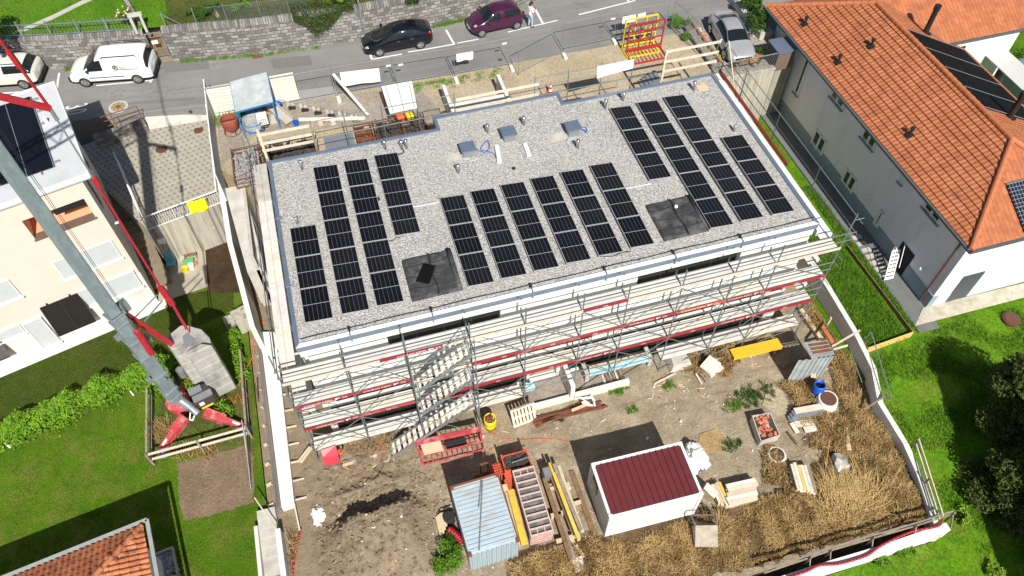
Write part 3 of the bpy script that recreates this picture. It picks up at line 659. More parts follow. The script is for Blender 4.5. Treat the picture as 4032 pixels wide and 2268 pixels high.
def common(t, L, hw, hl, tl, mir, pm, mirm, plz=(.5,.6), handles=()):
    for sy in (-1, 1):
        ell((L/2-hl[0]-.05, sy*(hw-hl[1]-.05), hl[2]-.03), hl[3]).build('headlight', lampc, t, True)
        ell((-L/2+tl[0]+.07, sy*(hw-tl[1]-.05), tl[2]), tl[3]).build('tail_light', lampr, t, True)
        ell((L/2-mir[0], sy*(hw+.1), mir[1]), (.08,.11,.08)).build('mirror', mirm, t, True)
        for hx, hz in handles: rbox((L/2-hx, sy*(hw+.005), hz), (.2,.03,.035)).build('door_handle', pm, t)
    rbox((L/2+.012,0,plz[0]),(.02,.42,.11)).build('number_plate', plate, t); rbox((-L/2-.012,0,plz[1]),(.02,.42,.11)).build('number_plate', plate, t)
# white van
pw = paint('white_car_paint', (.80,.80,.79), .3)
def xv(t, L, hw):
    common(t, L, hw, (.22,.24,.78,(.15,.13,.12)), (.09,.07,1.02,(.07,.06,.20)), (1.32,1.12), pw, trim, (.5,.8), ((2.12,.98),(2.55,.98)))
    for sy in (-1,1):
        rl_ = MB().path([(L/2-2.3,sy*(hw-.14),1.80),(L/2-2.4,sy*(hw-.14),1.87),(L/2-4.2,sy*(hw-.14),1.88),(L/2-4.32,sy*(hw-.14),1.80)],.022,6); rl_.build('roof_rail', trim, t)
        rbox((L/2-2.25,sy*(hw+.008),.62),(2.0,.025,.045)).build('side_moulding', trim, t)
        rbox((L/2-3.55,sy*(hw+.004),1.06),(1.25,.02,.022)).build('sliding_rail', trim, t)
    rbox((L/2-.06,0,.44),(.16,1.5,.30)).build('bumper', trim, t); rbox((-L/2+.05,0,.46),(.16,1.6,.26)).build('bumper', trim, t)
    tb = MB().path([(-L/2,0,.42),(-L/2-.16,0,.42),(-L/2-.18,0,.52)],.02,6); tb.build('tow_hook', trim, t)
    # emblem and small lines of print on the sliding door (near side)
    g = plain('grey_logo_print', (.10,.10,.11), .5); e = MB(); cx, cz, y = L/2-2.93, 1.22, hw-.012; r = .15
    hexa = [(cx-r*math.sin(a)*.95, cz+r*math.cos(a)) for a in [i*math.pi/3 for i in range(6)]]
    for i in range(6):
        p, q = hexa[i], hexa[(i+1)%6]
        if i != 3: e.beam((p[0],y,p[1]),(q[0],y,q[1]),.03,.05,up=(0,1,0))
    e.beam((hexa[1+1][0]+.19,y,cz-.02),(hexa[2][0]+.19,y,cz-.26),.03,.055,up=(0,1,0)); e.tube((cx,y-.012,cz),(cx,y+.014,cz),.062,6)
    e.build('emblem', g, t)
    e = MB()
    for i, (ln, zz) in enumerate(((.2,1.27),(.38,1.22),(.38,1.17),(.3,1.12))):
        x = cx-.22
        k = 0
        while k < ln: e.box(x-k-.025,y-.004,zz-.009,x-k,y+.014,zz+.009); k += .034
    e.build('small_print', plain('pale_grey_print', (.55,.56,.58), .5), t)
van = car('panel_van', 'white panel van with roof rails and dark hexagon emblem on its side', 1.79, [
 (0,.30,.62,.66,.70,.66,.5,'b'),(.16,.22,.80,.86,.84,.80,.62,'b'),(.55,.20,.92,.98,.88,.84,.70,'b'),(.95,.20,1.00,1.05,.90,.86,.76,'b'),(1.02,.20,1.01,1.07,.90,.87,.78,'v'),(1.2,.20,1.02,1.20,.90,.87,.76,'w'),(1.98,.2,1.06,1.75,.90,.87,.70,'b'),(2.02,.2,1.06,1.79,.9,.87,.69,'b'),
 (2.3,.2,1.06,1.81,.90,.88,.70,'b'),(3.4,.2,1.06,1.83,.9,.88,.70,'b'),(4.45,.2,1.06,1.82,.90,.88,.69,'b'),(4.62,.22,1.06,1.76,.9,.87,.68,'R'),(4.80,.26,1.06,1.16,.88,.86,.80,'b'),(4.87,.32,.98,1.04,.84,.82,.76,'b')], pw, 3.0, .88, .33, 14, xv)
# near cab window of the van as its own pane
place_car(van, Q('a',895,885,ZS), Q('a',1412,850,ZS), 1.79, 4.87, .88, 3.0)
for sy in (-1,1):
    X0 = 4.87/2; MB().face([(X0-1.42,sy*.893,1.06),(X0-2.18,sy*.893,1.06),(X0-2.18,sy*.735,1.66),(X0-1.93,sy*.74,1.64)]).build('cab_window', carglass, van)
# light SUV at the left edge
pb = paint('cream_white_paint', (.70,.68,.60), .25)
def xs(t, L, hw):
    common(t, L, hw, (.2,.2,.8,(.14,.14,.08)), (.16,.16,.98,(.16,.10,.10)), (1.3,1.05), pb, pb, (.5,.75), ((2.1,.9),(3.0,.93)))
    for sy in (-1,1): MB().path([(L/2-1.9,sy*(hw-.24),1.62),(L/2-3.7,sy*(hw-.24),1.62)],.025,6).build('roof_rail', M['chrome'], t)
    rbox((-L/2+.08,0,.40),(.2,1.4,.22)).build('bumper', trim, t)
suv = car('sport_utility_car', 'cream white estate car with black roof at the left edge of the road', 1.80, [
 (0,.30,.62,.70,.70,.66,.5,'b'),(.2,.24,.86,.92,.86,.8,.62,'b'),(.9,.22,.96,1.02,.90,.85,.72,'b'),(1.05,.22,.98,1.04,.9,.86,.74,'w'),(1.75,.22,1.0,1.55,.9,.86,.64,'s'),(2.5,.22,1.02,1.6,.9,.87,.65,'b'),(2.58,.22,1.02,1.6,.9,.87,.65,'s'),
 (3.4,.22,1.04,1.58,.9,.87,.64,'s'),(3.85,.24,1.06,1.52,.9,.86,.62,'R'),(4.25,.28,1.04,1.10,.88,.84,.74,'b'),(4.38,.36,.9,.96,.80,.78,.7,'b')], pb, 2.62, .88, .34, 10, xs)
bw = Q('a',270,905,ZS); fd = (Q('a',895,885,ZS)-Q('a',1412,850,ZS)).normalized(); place_car(suv, bw+fd*2.62, bw, 1.80, 4.38, .88, 2.62)
# black hatchback
pk = paint('black_car_paint', (.006,.007,.012), .12)
def xk(t, L, hw):
    common(t, L, hw, (.26,.20,.66,(.22,.12,.07)), (.18,.12,.92,(.13,.06,.13)), (1.45,.98), M['chrome'], pk, (.42,.62), ((2.15,.84),(3.0,.86)))
blk = car('hatchback_car', 'glossy black hatchback parked under the street lamp', 1.70, [
 (0,.28,.52,.56,.62,.58,.42,'b'),(.2,.20,.66,.72,.80,.74,.55,'b'),(.8,.18,.82,.88,.85,.80,.64,'b'),(1.12,.18,.88,.94,.85,.81,.68,'w'),(2.0,.18,.93,1.39,.85,.81,.57,'s'),(2.55,.18,.95,1.43,.85,.81,.57,'b'),(2.62,.18,.95,1.43,.85,.81,.57,'s'),
 (3.3,.18,.98,1.38,.85,.81,.55,'b'),(3.45,.18,.99,1.35,.85,.81,.54,'r'),(4.15,.24,.99,1.10,.83,.78,.6,'b'),(4.39,.34,.86,.92,.72,.7,.55,'b')], pk, 2.55, .93, .31, 7, xk)
place_car(blk, Q('b',1283,577,ZS), Q('b',1697,500,ZS), 1.70, 4.39, .93, 2.55)
# purple small car
pu = paint('purple_car_paint', (.060,.010,.042), .2)
def xu(t, L, hw):
    common(t, L, hw, (.34,.18,.76,(.24,.13,.10)), (.08,.1,.95,(.06,.06,.2)), (1.12,.98), pu, pu, (.42,.66), ((1.75,.88),(2.35,.9)))
pur = car('city_car', 'small purple hatchback parked beside the person in white', 1.63, [
 (0,.30,.56,.62,.62,.58,.42,'b'),(.18,.22,.74,.80,.77,.72,.54,'b'),(.55,.2,.88,.93,.81,.77,.62,'b'),(.78,.2,.92,.97,.81,.78,.66,'w'),(1.48,.2,.95,1.42,.81,.78,.57,'s'),(2.0,.2,.97,1.46,.81,.78,.57,'b'),(2.07,.2,.97,1.46,.81,.78,.57,'s'),
 (2.75,.2,.99,1.43,.81,.78,.56,'s'),(3.05,.22,1.0,1.38,.8,.77,.54,'R'),(3.35,.28,1.0,1.06,.77,.74,.6,'b'),(3.43,.36,.86,.92,.7,.68,.55,'b')], pu, 2.34, .62, .29, 8, xu)
place_car(pur, Q('b',2313,382,ZS), Q('c',95,300,ZS), 1.63, 3.43, .62, 2.34)
# silver coupe on the driveway
ps = paint('silver_car_paint', (.44,.45,.47), .3, .35)
def xr(t, L, hw):
    common(t, L, hw, (.45,.16,.66,(.32,.10,.07)), (.16,.14,.86,(.12,.12,.09)), (1.5,.95), ps, ps, (.4,.7), ((2.2,.8),))
    for sy in (-1,1): MB().path([(L/2-1.25,sy*.66,.96),(L/2-1.9,sy*.575,1.28),(L/2-2.6,sy*.56,1.355),(L/2-3.3,sy*.57,1.26),(L/2-3.9,sy*.62,1.02)],.035,6).build('roof_arch', M['chrome'], t)
    rbox((L/2-.05,0,.5),(.1,1.0,.2)).build('grille', trim, t); rbox((-L/2+.16,0,1.04),(.2,1.1,.03)).build('rear_spoiler', ps, t)
    rbox((L/2-1.42,-.34,.93),(.14,.14,.07)).build('yellow_toy', M['yellow'], t)
rcz = car('coupe_car', 'silver two door coupe with curved roof arches on the driveway', 1.84, [
 (0,.26,.54,.6,.6,.56,.4,'b'),(.18,.2,.66,.74,.82,.76,.58,'b'),(.75,.18,.82,.88,.9,.84,.66,'b'),(1.15,.18,.88,.94,.91,.85,.7,'w'),(2.0,.18,.92,1.30,.91,.84,.55,'s'),(2.7,.18,.93,1.36,.91,.84,.54,'s'),
 (3.1,.18,.94,1.32,.92,.84,.54,'r'),(3.75,.2,.96,1.08,.92,.84,.58,'b'),(4.1,.26,.94,1.0,.9,.82,.62,'b'),(4.29,.36,.82,.9,.8,.74,.55,'b')], ps, 2.61, .9, .34, 9, xr)
fr, rr_ = Q('r',1010,860,ZS+.45), Q('r',690,205,ZS+.75); d = fr-rr_; ang = math.atan2(d.y, d.x); c = (fr+rr_)/2
rcz.location = (c.x, c.y, ZS+.008); rcz.rotation_euler = (0,0,ang); rcz['group'] = 'vehicles parked along the street'
# ---------------------------------------------------------------- person beside the purple car
def skin_mesh(chains, lev=1):
    """chains: lists of (x,y,z,r); equal first points are shared"""
    vs = []; rs = []; es = []; key = {}
    for ch in chains:
        pr_ = None
        for x, y, z, r in ch:
            k = (round(x,4),round(y,4),round(z,4))
            if k not in key: key[k] = len(vs); vs.append((x,y,z)); rs.append(r)
            i = key[k]
            if pr_ is not None: es.append((pr_,i))
            pr_ = i
    me = bpy.data.meshes.new('tmp'); me.from_pydata(vs, es, []); o = bpy.data.objects.new('tmp', me); COL.objects.link(o)
    o.modifiers.new('skin', 'SKIN'); 
    if not me.skin_vertices: 
        bm = bmesh.new(); bm.from_mesh(me); bm.verts.layers.skin.verify(); bm.to_mesh(me); bm.free()
    for i, r in enumerate(rs):
        sv = me.skin_vertices[0].data[i]; sv.radius = (r, r); sv.use_root = i == 0
    s = o.modifiers.new('sub', 'SUBSURF'); s.levels = lev; s.render_levels = lev
    dg = bpy.context.evaluated_depsgraph_get(); m2 = bpy.data.meshes.new_from_object(o.evaluated_get(dg)); mb = MB()
    mb.v = [tuple(v.co) for v in m2.vertices]; mb.f = [tuple(p.vertices) for p in m2.polygons]; mb.m = [0]*len(mb.f)
    bpy.data.objects.remove(o); bpy.data.meshes.remove(m2); return mb
P = Q('c',228,275,ZS)
t = thing('person', 'person in white shirt and pale jeans looking down at a phone', 'person', (P.x,P.y,ZS+.004), R(-75), local=True)
pel = (0,0,.93,.125); arm = lambda s: [(0,0,1.36,.115),(s*.17,0,1.40,.062),(s*.235,.03,1.14,.047),(s*.085,.27,1.16,.034),(s*.06,.31,1.17,.026)]
leg = lambda s: [pel,(s*.09,0,.86,.095),(s*.10,.02+s*.04,.49,.062),(s*.105,-.03+s*.05,.09,.042),(s*.12,.11+s*.05,.04,.04)]
body = skin_mesh([[pel,(0,-.01,1.14,.115),(0,0,1.36,.115),(0,.02,1.49,.055),(0,.05,1.56,.062),(0,.075,1.64,.095),(0,.08,1.70,.075)], arm(1), arm(-1), leg(1), leg(-1)], 2)
for s_ in (-1,1):
    for i in range(5):
        a = (s_*.05,.33,1.185-i*.02); b = (s_*.015,.35-.004*i,1.185-i*.021); c = (-s_*.005,.335,1.18-i*.02)
        if i == 4: a, b, c = (s_*.06,.32,1.20), (s_*.04,.345,1.225), (s_*.02,.355,1.235)
        body.tube(a, b, .009, 6, .008); body.tube(b, c, .008, 6, .007)
for s_ in (-1,1): body.lathe((s_*.092,.07,1.63), [(.012,-.03),(.022,0),(.012,.03)], 6); body.lathe((s_*.035,.165,1.645), [(.006,-.012),(.013,0),(.006,.012)], 6)
body.tube((0,.165,1.645),(0,.19,1.605),.012,6,.016); body.tube((-.025,.163,1.575),(.025,.163,1.575),.008,5)
body.build('body', M['skin'], t, True)
shirtm = mat('white_cotton', (.78,.80,.82), .05, 6, .9, bump=.3, bscale=18); jean = mat('faded_denim', (.33,.47,.56), .18, 8, .9, bump=.3, bscale=22)
a2 = lambda s: [(0,0,1.38,.13),(s*.18,0,1.40,.085),(s*.225,.02,1.22,.072),(s*.238,.035,1.12,.066)]
skin_mesh([[(0,0,.84,.165),(0,-.01,1.0,.155),(0,-.01,1.16,.145),(0,0,1.38,.13),(0,.015,1.45,.085)], a2(1), a2(-1)], 2).build('shirt', shirtm, t, True)
l2 = lambda s: [(0,0,.93,.14),(s*.09,0,.84,.112),(s*.10,.02+s*.04,.49,.08),(s*.105,-.03+s*.05,.10,.062)]
skin_mesh([[(0,0,1.0,.13),(0,0,.93,.14)], l2(1), l2(-1)], 2).build('trousers', jean, t, True)
for s_ in (-1,1): ell((s_*.115,.05+s_*.05,.045), (.05,.14,.045)).build('shoe', M['blackr'], t, True)
hm = ell((0,.055,1.685), (.108,.112,.10), 12); hm.tube((0,-.03,1.66),(0,-.035,1.56),.085,9,.05); hm.build('hair', plain('dark_hair', (.02,.013,.01), .6), t, True)
tag(MB().box(-.04,.34,1.14,.04,.355,1.26).xf(Matrix.Translation(t.location) @ Matrix.Rotation(R(-75),4,'Z')).build('phone', M['blackm']), 'small black phone held by the person in white', 'phone')
# ---------------------------------------------------------------- mesh fence panels along the site
FY = 19.4
def fpanel(label, a, b, h=1.85, z=ZS):
    a = Vector((*a, z+.08)); b = Vector((*b, z+.08)); c = (a+b)/2; t = thing('mesh_fence_panel', label, 'fence panel', (c.x,c.y,z), group='mobile mesh fence panels around the site')
    d = (b-a).normalized(); up = Vector((0,0,h)); fr_ = MB(); a_ = a+d*.04; b_ = b-d*.04
    fr_.tube(a_-Vector((0,0,.07)), a_+up, .021, 8).tube(b_-Vector((0,0,.07)), b_+up, .021, 8).tube(a_+up, b_+up, .021, 8).tube(a_+Vector((0,0,.1)), b_+Vector((0,0,.1)), .021, 8)
    fr_.build('frame', M['galv'], t); wm = MB(); L = (b_-a_).length; n = int(L/.11)
    for i in range(1, n): p = a_+d*(L*i/n); wm.beam(p+Vector((0,0,.1)), p+up, .0038, .0038)
    for i in range(1, 8): wm.beam(a_+Vector((0,0,.1+(h-.1)*i/8)), b_+Vector((0,0,.1+(h-.1)*i/8)), .0038, .0038)
    wm.build('wire_mesh', M['galv'], t); return t
fpanel('mesh fence panel in front of the white wall and tin shelter', (-3.0,19.62), (.46,19.52))
fpanel('mesh fence panel between the white wall and the long white banner', (.48,19.5), (3.95,19.45))
fpanel('mesh fence panel carrying the long white banner', (3.99,19.45), (7.44,19.39))
fpanel('mesh fence panel with small notice at its left, below the black car', (7.48,19.38), (10.93,19.25))
fpanel('mesh fence panel carrying the small crumpled white banner', (10.97,19.22), (14.42,19.2))
fpanel('mesh fence panel swung inward onto the sand', tuple(Q('c',103,770,ZS))[:2], (17.9,19.6))
fpanel('mesh fence panel right of the panel swung inward', (17.98,19.7), (21.38,19.8))
fpanel('mesh fence panel behind the yellow and red steel frames', (21.44,19.82), (24.9,19.9))
fpanel('mesh fence panel at the corner of the driveway', (25.2,19.9), (25.75,17.0))
for lb, kk, x, y in (('pale concrete fence foot behind the leaning plank','b',860,1005), ('pale concrete fence foot on the weedy verge','b',2052,810), ('pale concrete fence foot at the inward panel hinge','c',575,565), ('pale concrete fence foot nearest the building, on the sand','c',40,690), ('pale concrete fence foot beside the yellow frame','c',1080,420)):
    p = Q(kk,x,y,ZS+.1); mb = MB().prism([(p.x-.11,p.y-.27),(p.x+.11,p.y-.27),(p.x+.11,p.y+.27),(p.x-.11,p.y+.27)], ZS-.02, ZS+.15)
    tag(soft(mb.build('fence_block', M['concw']), .02), lb, 'fence foot', 'concrete feet of the mesh fence')
def onfence(k, x, y, Y=FY-.06): return PL(k, x, y, (0,Y,0), (0,1,0))
def banner(label, k, pts, name='banner', m='tarp', cat='banner', group=None, amp=.03, Y=FY-.07):
    c = [onfence(k,*p,Y) for p in pts]; mb = MB(); n, q = 14, 7
    for j in range(q+1):
        for i in range(n+1):
            u, v = i/n, j/q; p = (c[0]*(1-u)+c[1]*u)*(1-v)+(c[3]*(1-u)+c[2]*u)*v
            mb.v.append((p.x, p.y - amp*abs(mn.noise(Vector((p.x*1.3, p.z*1.5, 2))))*(1.2 if 0<v<1 else .3), p.z - amp*.8*math.sin(u*math.pi*3)*(v)))
    mb.f = [(j*(n+1)+i, j*(n+1)+i+1, (j+1)*(n+1)+i+1, (j+1)*(n+1)+i) for j in range(q) for i in range(n)]; mb.m = [0]*len(mb.f)
    return tag(mb.build(name, M[m], smooth=True), label, cat, group)
banner('long wrinkled white banner tied to the mesh fence', 'b', ((870,735),(1268,688),(1285,825),(895,875)), amp=.03)
banner('small crumpled white banner on the mesh fence at the right', 'b', ((2052,548),(2222,520),(2222,598),(2055,628)), amp=.035, Y=19.13)
banner('white sign sheet behind the yellow frame, lower left of two', 'c', ((1165,172),(1300,145),(1290,235),(1155,250)), amp=.03, Y=19.75)
banner('white sign sheet behind the yellow frame, upper right of two', 'c', ((1318,145),(1400,122),(1395,160),(1318,180)), amp=.03, Y=19.76)
for lb, kk, x, y in (('small white notice near the right end of the banner panel','b',1363,666),('small white notice just right of the banner panel','b',1488,656),('small white notice below the purple car','b',2540,440),('small white notice left of the yellow frame','c',1067,190)):
    p = onfence(kk,x,y,19.3 if kk == 'b' else 19.72); tag(MB().box(p.x-.14,p.y-.012,p.z-.06,p.x+.14,p.y+.0,p.z+.06).build('notice', M['white']), lb, 'notice', 'small white notices on the mesh fence')
# ---------------------------------------------------------------- rear of the site
tag(soft(MB().box(-3.0,19.66,ZS-.5,1.85,19.98,ZS+1.72).build('boundary_wall', mat('cream_white_wall', (.80,.76,.66), .05, 1.5, .9, stain=(.66,.60,.48), sscale=1.2, samt=.5)), .01), 'cream white boundary wall behind the tin roofed shelter', 'wall')
struct('entrance_paving', MB().face([(1.86,19.5,ZS+.006),(4.0,19.45,ZS+.006),(4.0,20.3,ZS+.006),(1.86,20.5,ZS+.006)]), mat('grey_pavers', (.36,.345,.325), .12, 9, .9))
for i, (y0, y1, x0, x1, lb) in enumerate(((20.9,18.55,-3.05,-3.02,'grey sheet hoarding panel nearest the street, beside the paved terrace'),(18.5,16.05,-3.02,-2.98,'grey sheet hoarding panel in the middle of the row beside the terrace'),(16.0,13.2,-2.98,-2.9,'grey sheet hoarding panel nearest the terrace corner'))):
    t = thing('hoarding_panel', lb, 'hoarding', ((x0+x1)/2,(y0+y1)/2,3.9), group='grey hoarding panels between terrace and site')
    MB().beam((x0,y0,4.95),(x1,y1,4.95),.03,2.05).build('sheet', mat('pale_grey_sheet', (.46,.50,.54), .06, 2, .5) if 'pale_grey_sheet' not in bpy.data.materials else bpy.data.materials['pale_grey_sheet'], t)
    fr_ = MB()
    for y, x in ((y0-.05,x0),(y1+.05,x1)): fr_.beam((x-.03,y,3.85),(x-.03,y,6.02),.05,.05)
    fr_.beam((x0,y0,6.0),(x1,y1,6.0),.06,.05); fr_.build('frame', M['white'], t)
# rusty hopper
c = Vector((-2.1,18.0,ZS-.05)); t = thing('concrete_hopper', 'rusty red round concrete hopper beside the grey hoarding', 'hopper', tuple(c))
MB().lathe(c, [(.22,.15),(.40,.40),(.47,.75),(.47,.95),(.43,.95),(.42,.62),(.1,.5)], 22).build('drum', mat('rusty_red_paint', (.33,.075,.05), .25, 5, .75, stain=(.16,.10,.07), sscale=2.5, samt=.8), t)
mb = MB().beam(c+Vector((-.42,0,.9)), c+Vector((.42,.05,.9)), .05,.04)
for i in range(4):
    a = i*math.pi/2+.4; mb.tube(c+Vector((math.cos(a)*.42,math.sin(a)*.42,0)), c+Vector((math.cos(a)*.42,math.sin(a)*.42,.6)), .025, 6)
for i in range(16):
    a, b = i*math.pi/8, (i+1)*math.pi/8; mb.tube(c+Vector((math.cos(a)*.46,math.sin(a)*.46,.06)), c+Vector((math.cos(b)*.46,math.sin(b)*.46,.06)), .025, 5)
mb.build('frame', M['rust'], t)
# tin roofed shelter over the mixer
S4 = [Q('q',*a,z) for a, z in (((200,262),6.55),((722,122),6.55),((815,548),6.25),((280,690),6.25))]
t = thing('tin_shelter', 'blue framed shelter with corrugated tin roof by the street fence', 'shelter', (-.5,18.6,ZS)); mb = MB(); n = 20
for i in range(n):
    for u0, u1 in ((i/n,(i+.5)/n),((i+.5)/n,(i+1)/n)):
        z = .06 if u0 == i/n else 0; zb = 0 if z else .06
        A = S4[0].lerp(S4[3],u0), S4[1].lerp(S4[2],u0), S4[1].lerp(S4[2],u1), S4[0].lerp(S4[3],u1)
        mb.face([A[0]+Vector((0,0,zb)),A[1]+Vector((0,0,zb)),A[2]+Vector((0,0,z)),A[3]+Vector((0,0,z))])
mb.build('roof_sheet', M['corr'], t); mb = MB()
for p in S4: mb.beam((p.x*.96-.02,p.y*.99+.17,ZS-.02),(p.x*.96-.02,p.y*.99+.17,p.z-.03),.07,.07)
for i in range(4): p, q = S4[i], S4[(i+1)%4]; mb.beam(p-Vector((0,0,.05)), q-Vector((0,0,.05)),.06,.09)
mb.build('frame', M['bluest'], t)
c = Q('q',520,830,ZS+.5); c.z = ZS-.02; t = thing('concrete_mixer', 'blue rimmed concrete mixer with white control box under the tin shelter', 'mixer', tuple(c))
MB().lathe(c, [(.30,.12),(.55,.25),(.60,.62),(.52,.62),(.45,.3),(.1,.25)], 22).build('drum', mat('cement_caked_steel', (.42,.44,.43), .2, 5, .9, stain=(.2,.25,.3), sscale=3, samt=.7), t)
mb = MB()
for i in range(20):
    a, b = i*math.pi/10, (i+1)*math.pi/10
    for rr_, zz in ((.60,.64),(.57,.24)): mb.tube(c+Vector((math.cos(a)*rr_,math.sin(a)*rr_,zz)), c+Vector((math.cos(b)*rr_,math.sin(b)*rr_,zz)), .035, 5)
for i in range(3): a = 2+i*2.1; mb.tube(c+Vector((math.cos(a)*.5,math.sin(a)*.5,0)), c+Vector((math.cos(a)*.5,math.sin(a)*.5,.3)), .03, 6)
mb.beam(c+Vector((.45,.5,.1)), c+Vector((.5,.55,1.5)),.09,.09).build('frame', M['bluest'], t)
bx_ = MB().box(c.x+.32,c.y-.35,ZS+.42,c.x+.86,c.y+.05,ZS+1.0).build('control_box', M['offwhite'], t); mb = MB()
for i in range(12): mb.box(c.x+.38+.11*(i%4),c.y-.38,ZS+.50+.13*(i//4),c.x+.44+.11*(i%4),c.y-.345,ZS+.56+.13*(i//4))
mb.build('buttons', M['greym'], bx_)
g = MB()
for i in range(9): g.beam(c+Vector((-.4+.1*i,-.42,.66)), c+Vector((-.4+.1*i,.42,.66)),.012,.012)
g.build('grille', M['rust'], t)
for k in range(2):
    pt = Q('q',(700,650)[k],(880,930)[k],ZS+.2); mb = MB(); 
    for i in range(14): a, b = i*math.pi/7,(i+1)*math.pi/7; mb.tube((pt.x+.15*math.cos(a),pt.y,ZS+.17+.15*math.sin(a)),(pt.x+.15*math.cos(b),pt.y,ZS+.17+.15*math.sin(b)),.035,5)
    mb.build('wheel', M['blackr'], t)
# loose things between shelter and building
mb = MB(); a, b = Q('q',790,610,ZS+.5), Q('q',1050,840,ZS+.25); d = (b-a).normalized(); o = Vector((-d.y,d.x,0))*.28
mb.beam(a, b, .5, .05); mb.beam(a+o+Vector((0,0,.08)), b+o+Vector((0,0,.08)), .04, .2); mb.beam(a-o+Vector((0,0,.08)), b-o+Vector((0,0,.08)), .04, .2); mb.beam(a-o, a+o, .04, .3)
tag(mb.build('mortar_chute', mat('cement_grey_board', (.45,.43,.38), .12, 3, .9)), 'grey cement caked wooden chute beside the mixer', 'chute')
c = Q('q',830,790,ZS+.15); tag(MB().box(c.x-.1,c.y-.2,ZS-.02,c.x+.1,c.y+.2,ZS+.35).box(c.x-.22,c.y-.2,ZS-.02,c.x-.101,c.y+.2,ZS+.16).build('hollow_block', M['conc']), 'grey hollow concrete block between mixer and chute', 'block')
c = Q('q',1140,845,ZS+.2); tag(MB().lathe((c.x,c.y,ZS-.02),[(.13,0),(.17,.3),(.15,.3),(.11,.04)],14).build('bucket', M['blue']), 'blue bucket at the end of the row of grey plates', 'bucket')
c = Q('q',865,560,ZS+.2); tag(ell((c.x,c.y,ZS+.14),(.3,.22,.14),12).build('basin', M['blue'], smooth=True), 'blue plastic basin behind the tin shelter corner', 'basin')
t = thing('plate_garland', 'row of little grey plates and black squares strung on ropes across the gravel', 'garland', tuple(Q('q',1400,620,ZS))); rp = MB()
pl = [Q('q',*a,ZS+.25) for a in ((850,490),(1040,530),(1225,560),(1410,600),(1600,640),(1775,670),(1950,710),(2120,745))]
for i in range(7):
    p = pl[i]; MB().box(p.x-.17,p.y-.16,ZS-.02,p.x+.0,p.y-.11,ZS+.30).box(p.x+.08,p.y-.19,ZS-.02,p.x+.25,p.y-.14,ZS+.24).build('plate', M['conc'], t)
    MB().face([(p.x-.12,p.y-.52,ZS+.0),(p.x+.30,p.y-.56,ZS+.0),(p.x+.30,p.y-.22,ZS+.02),(p.x-.12,p.y-.20,ZS+.02)]).build('black_square', M['blackr'], t)
for i in range(7): rp.tube(pl[i]+Vector((0,-.15,.05)), pl[i+1]+Vector((0,-.15,.05)), .012, 5); rp.tube(pl[i]+Vector((0,-.2,-.2)), pl[i+1]+Vector((0,-.2,-.2)), .012, 5)
rp.build('rope', M['woodg'], t)
a, b = onfence('q',1672,150,19.35), Q('q',2170,735,ZS+.3); tag(MB().beam(a, b, .16, .04).build('leaning_plank', M['ply']), 'long pale plank leaning from the fence down to the building', 'plank')
a, b = Q('q',1185,800,ZS+.2), Q('q',2130,780,ZS+.2); tag(MB().beam(a, b, .14, .16).build('long_beam', M['ply']), 'long cream timber beam lying behind the rear scaffold', 'beam')
for i, (u, lb) in enumerate(((1490,'small timber block under the long cream beam, left one'),(1670,'small timber block under the long cream beam, right one'))):
    c = Q('q',u,830,ZS+.05); tag(MB().box(c.x-.12,c.y-.25,ZS-.02,c.x+.12,c.y+.15,ZS+.14).build('timber_block', M['wood']), lb, 'timber block')
# white-sheet rack, steel baskets with slabs
q4 = [Q('b',*a,z) for a, z in (((1290,875),6.0),((1600,820),6.0),((1655,1090),5.9),((1378,1148),5.9))]
t = thing('covered_rack', 'steel rack under three white roof sheets behind the building', 'rack', (7.2,16.3,ZS)); mb = MB(); mb.mesh(q4+[p-Vector((0,0,.06)) for p in q4], [(0,1,2,3),(7,6,5,4),(0,4,5,1),(1,5,6,2),(2,6,7,3),(3,7,4,0)]); mb.build('roof_sheets', M['offwhite'], t)
mb = MB()
for u in (.13,.52,.9): a, b = q4[0].lerp(q4[1],u), q4[3].lerp(q4[2],u); mb.beam(a+Vector((0,0,.012)), b+Vector((0,0,.012)), .03, .03)
mb.build('seams', M['greym'], t)
for p in q4: MB().beam((p.x*.985+.1,p.y*.99+.16,ZS-.02),(p.x*.985+.1,p.y*.99+.16,p.z-.07),.06,.06).build('leg', M['rust'], t)
for i, (kx, ky, m_, lb) in enumerate(((1480,1175,'orangep','orange sack on the rusty stack below the white sheets'),(1575,1165,'yellow','yellow sack on the rusty stack below the white sheets'))):
    c = Q('b',kx,ky,5.4); tag(soft(rbox((c.x,c.y,5.4),(.42,.55,.26),(0,0,.15)).build('sack', M[m_]), .08, 3), lb, 'sack')
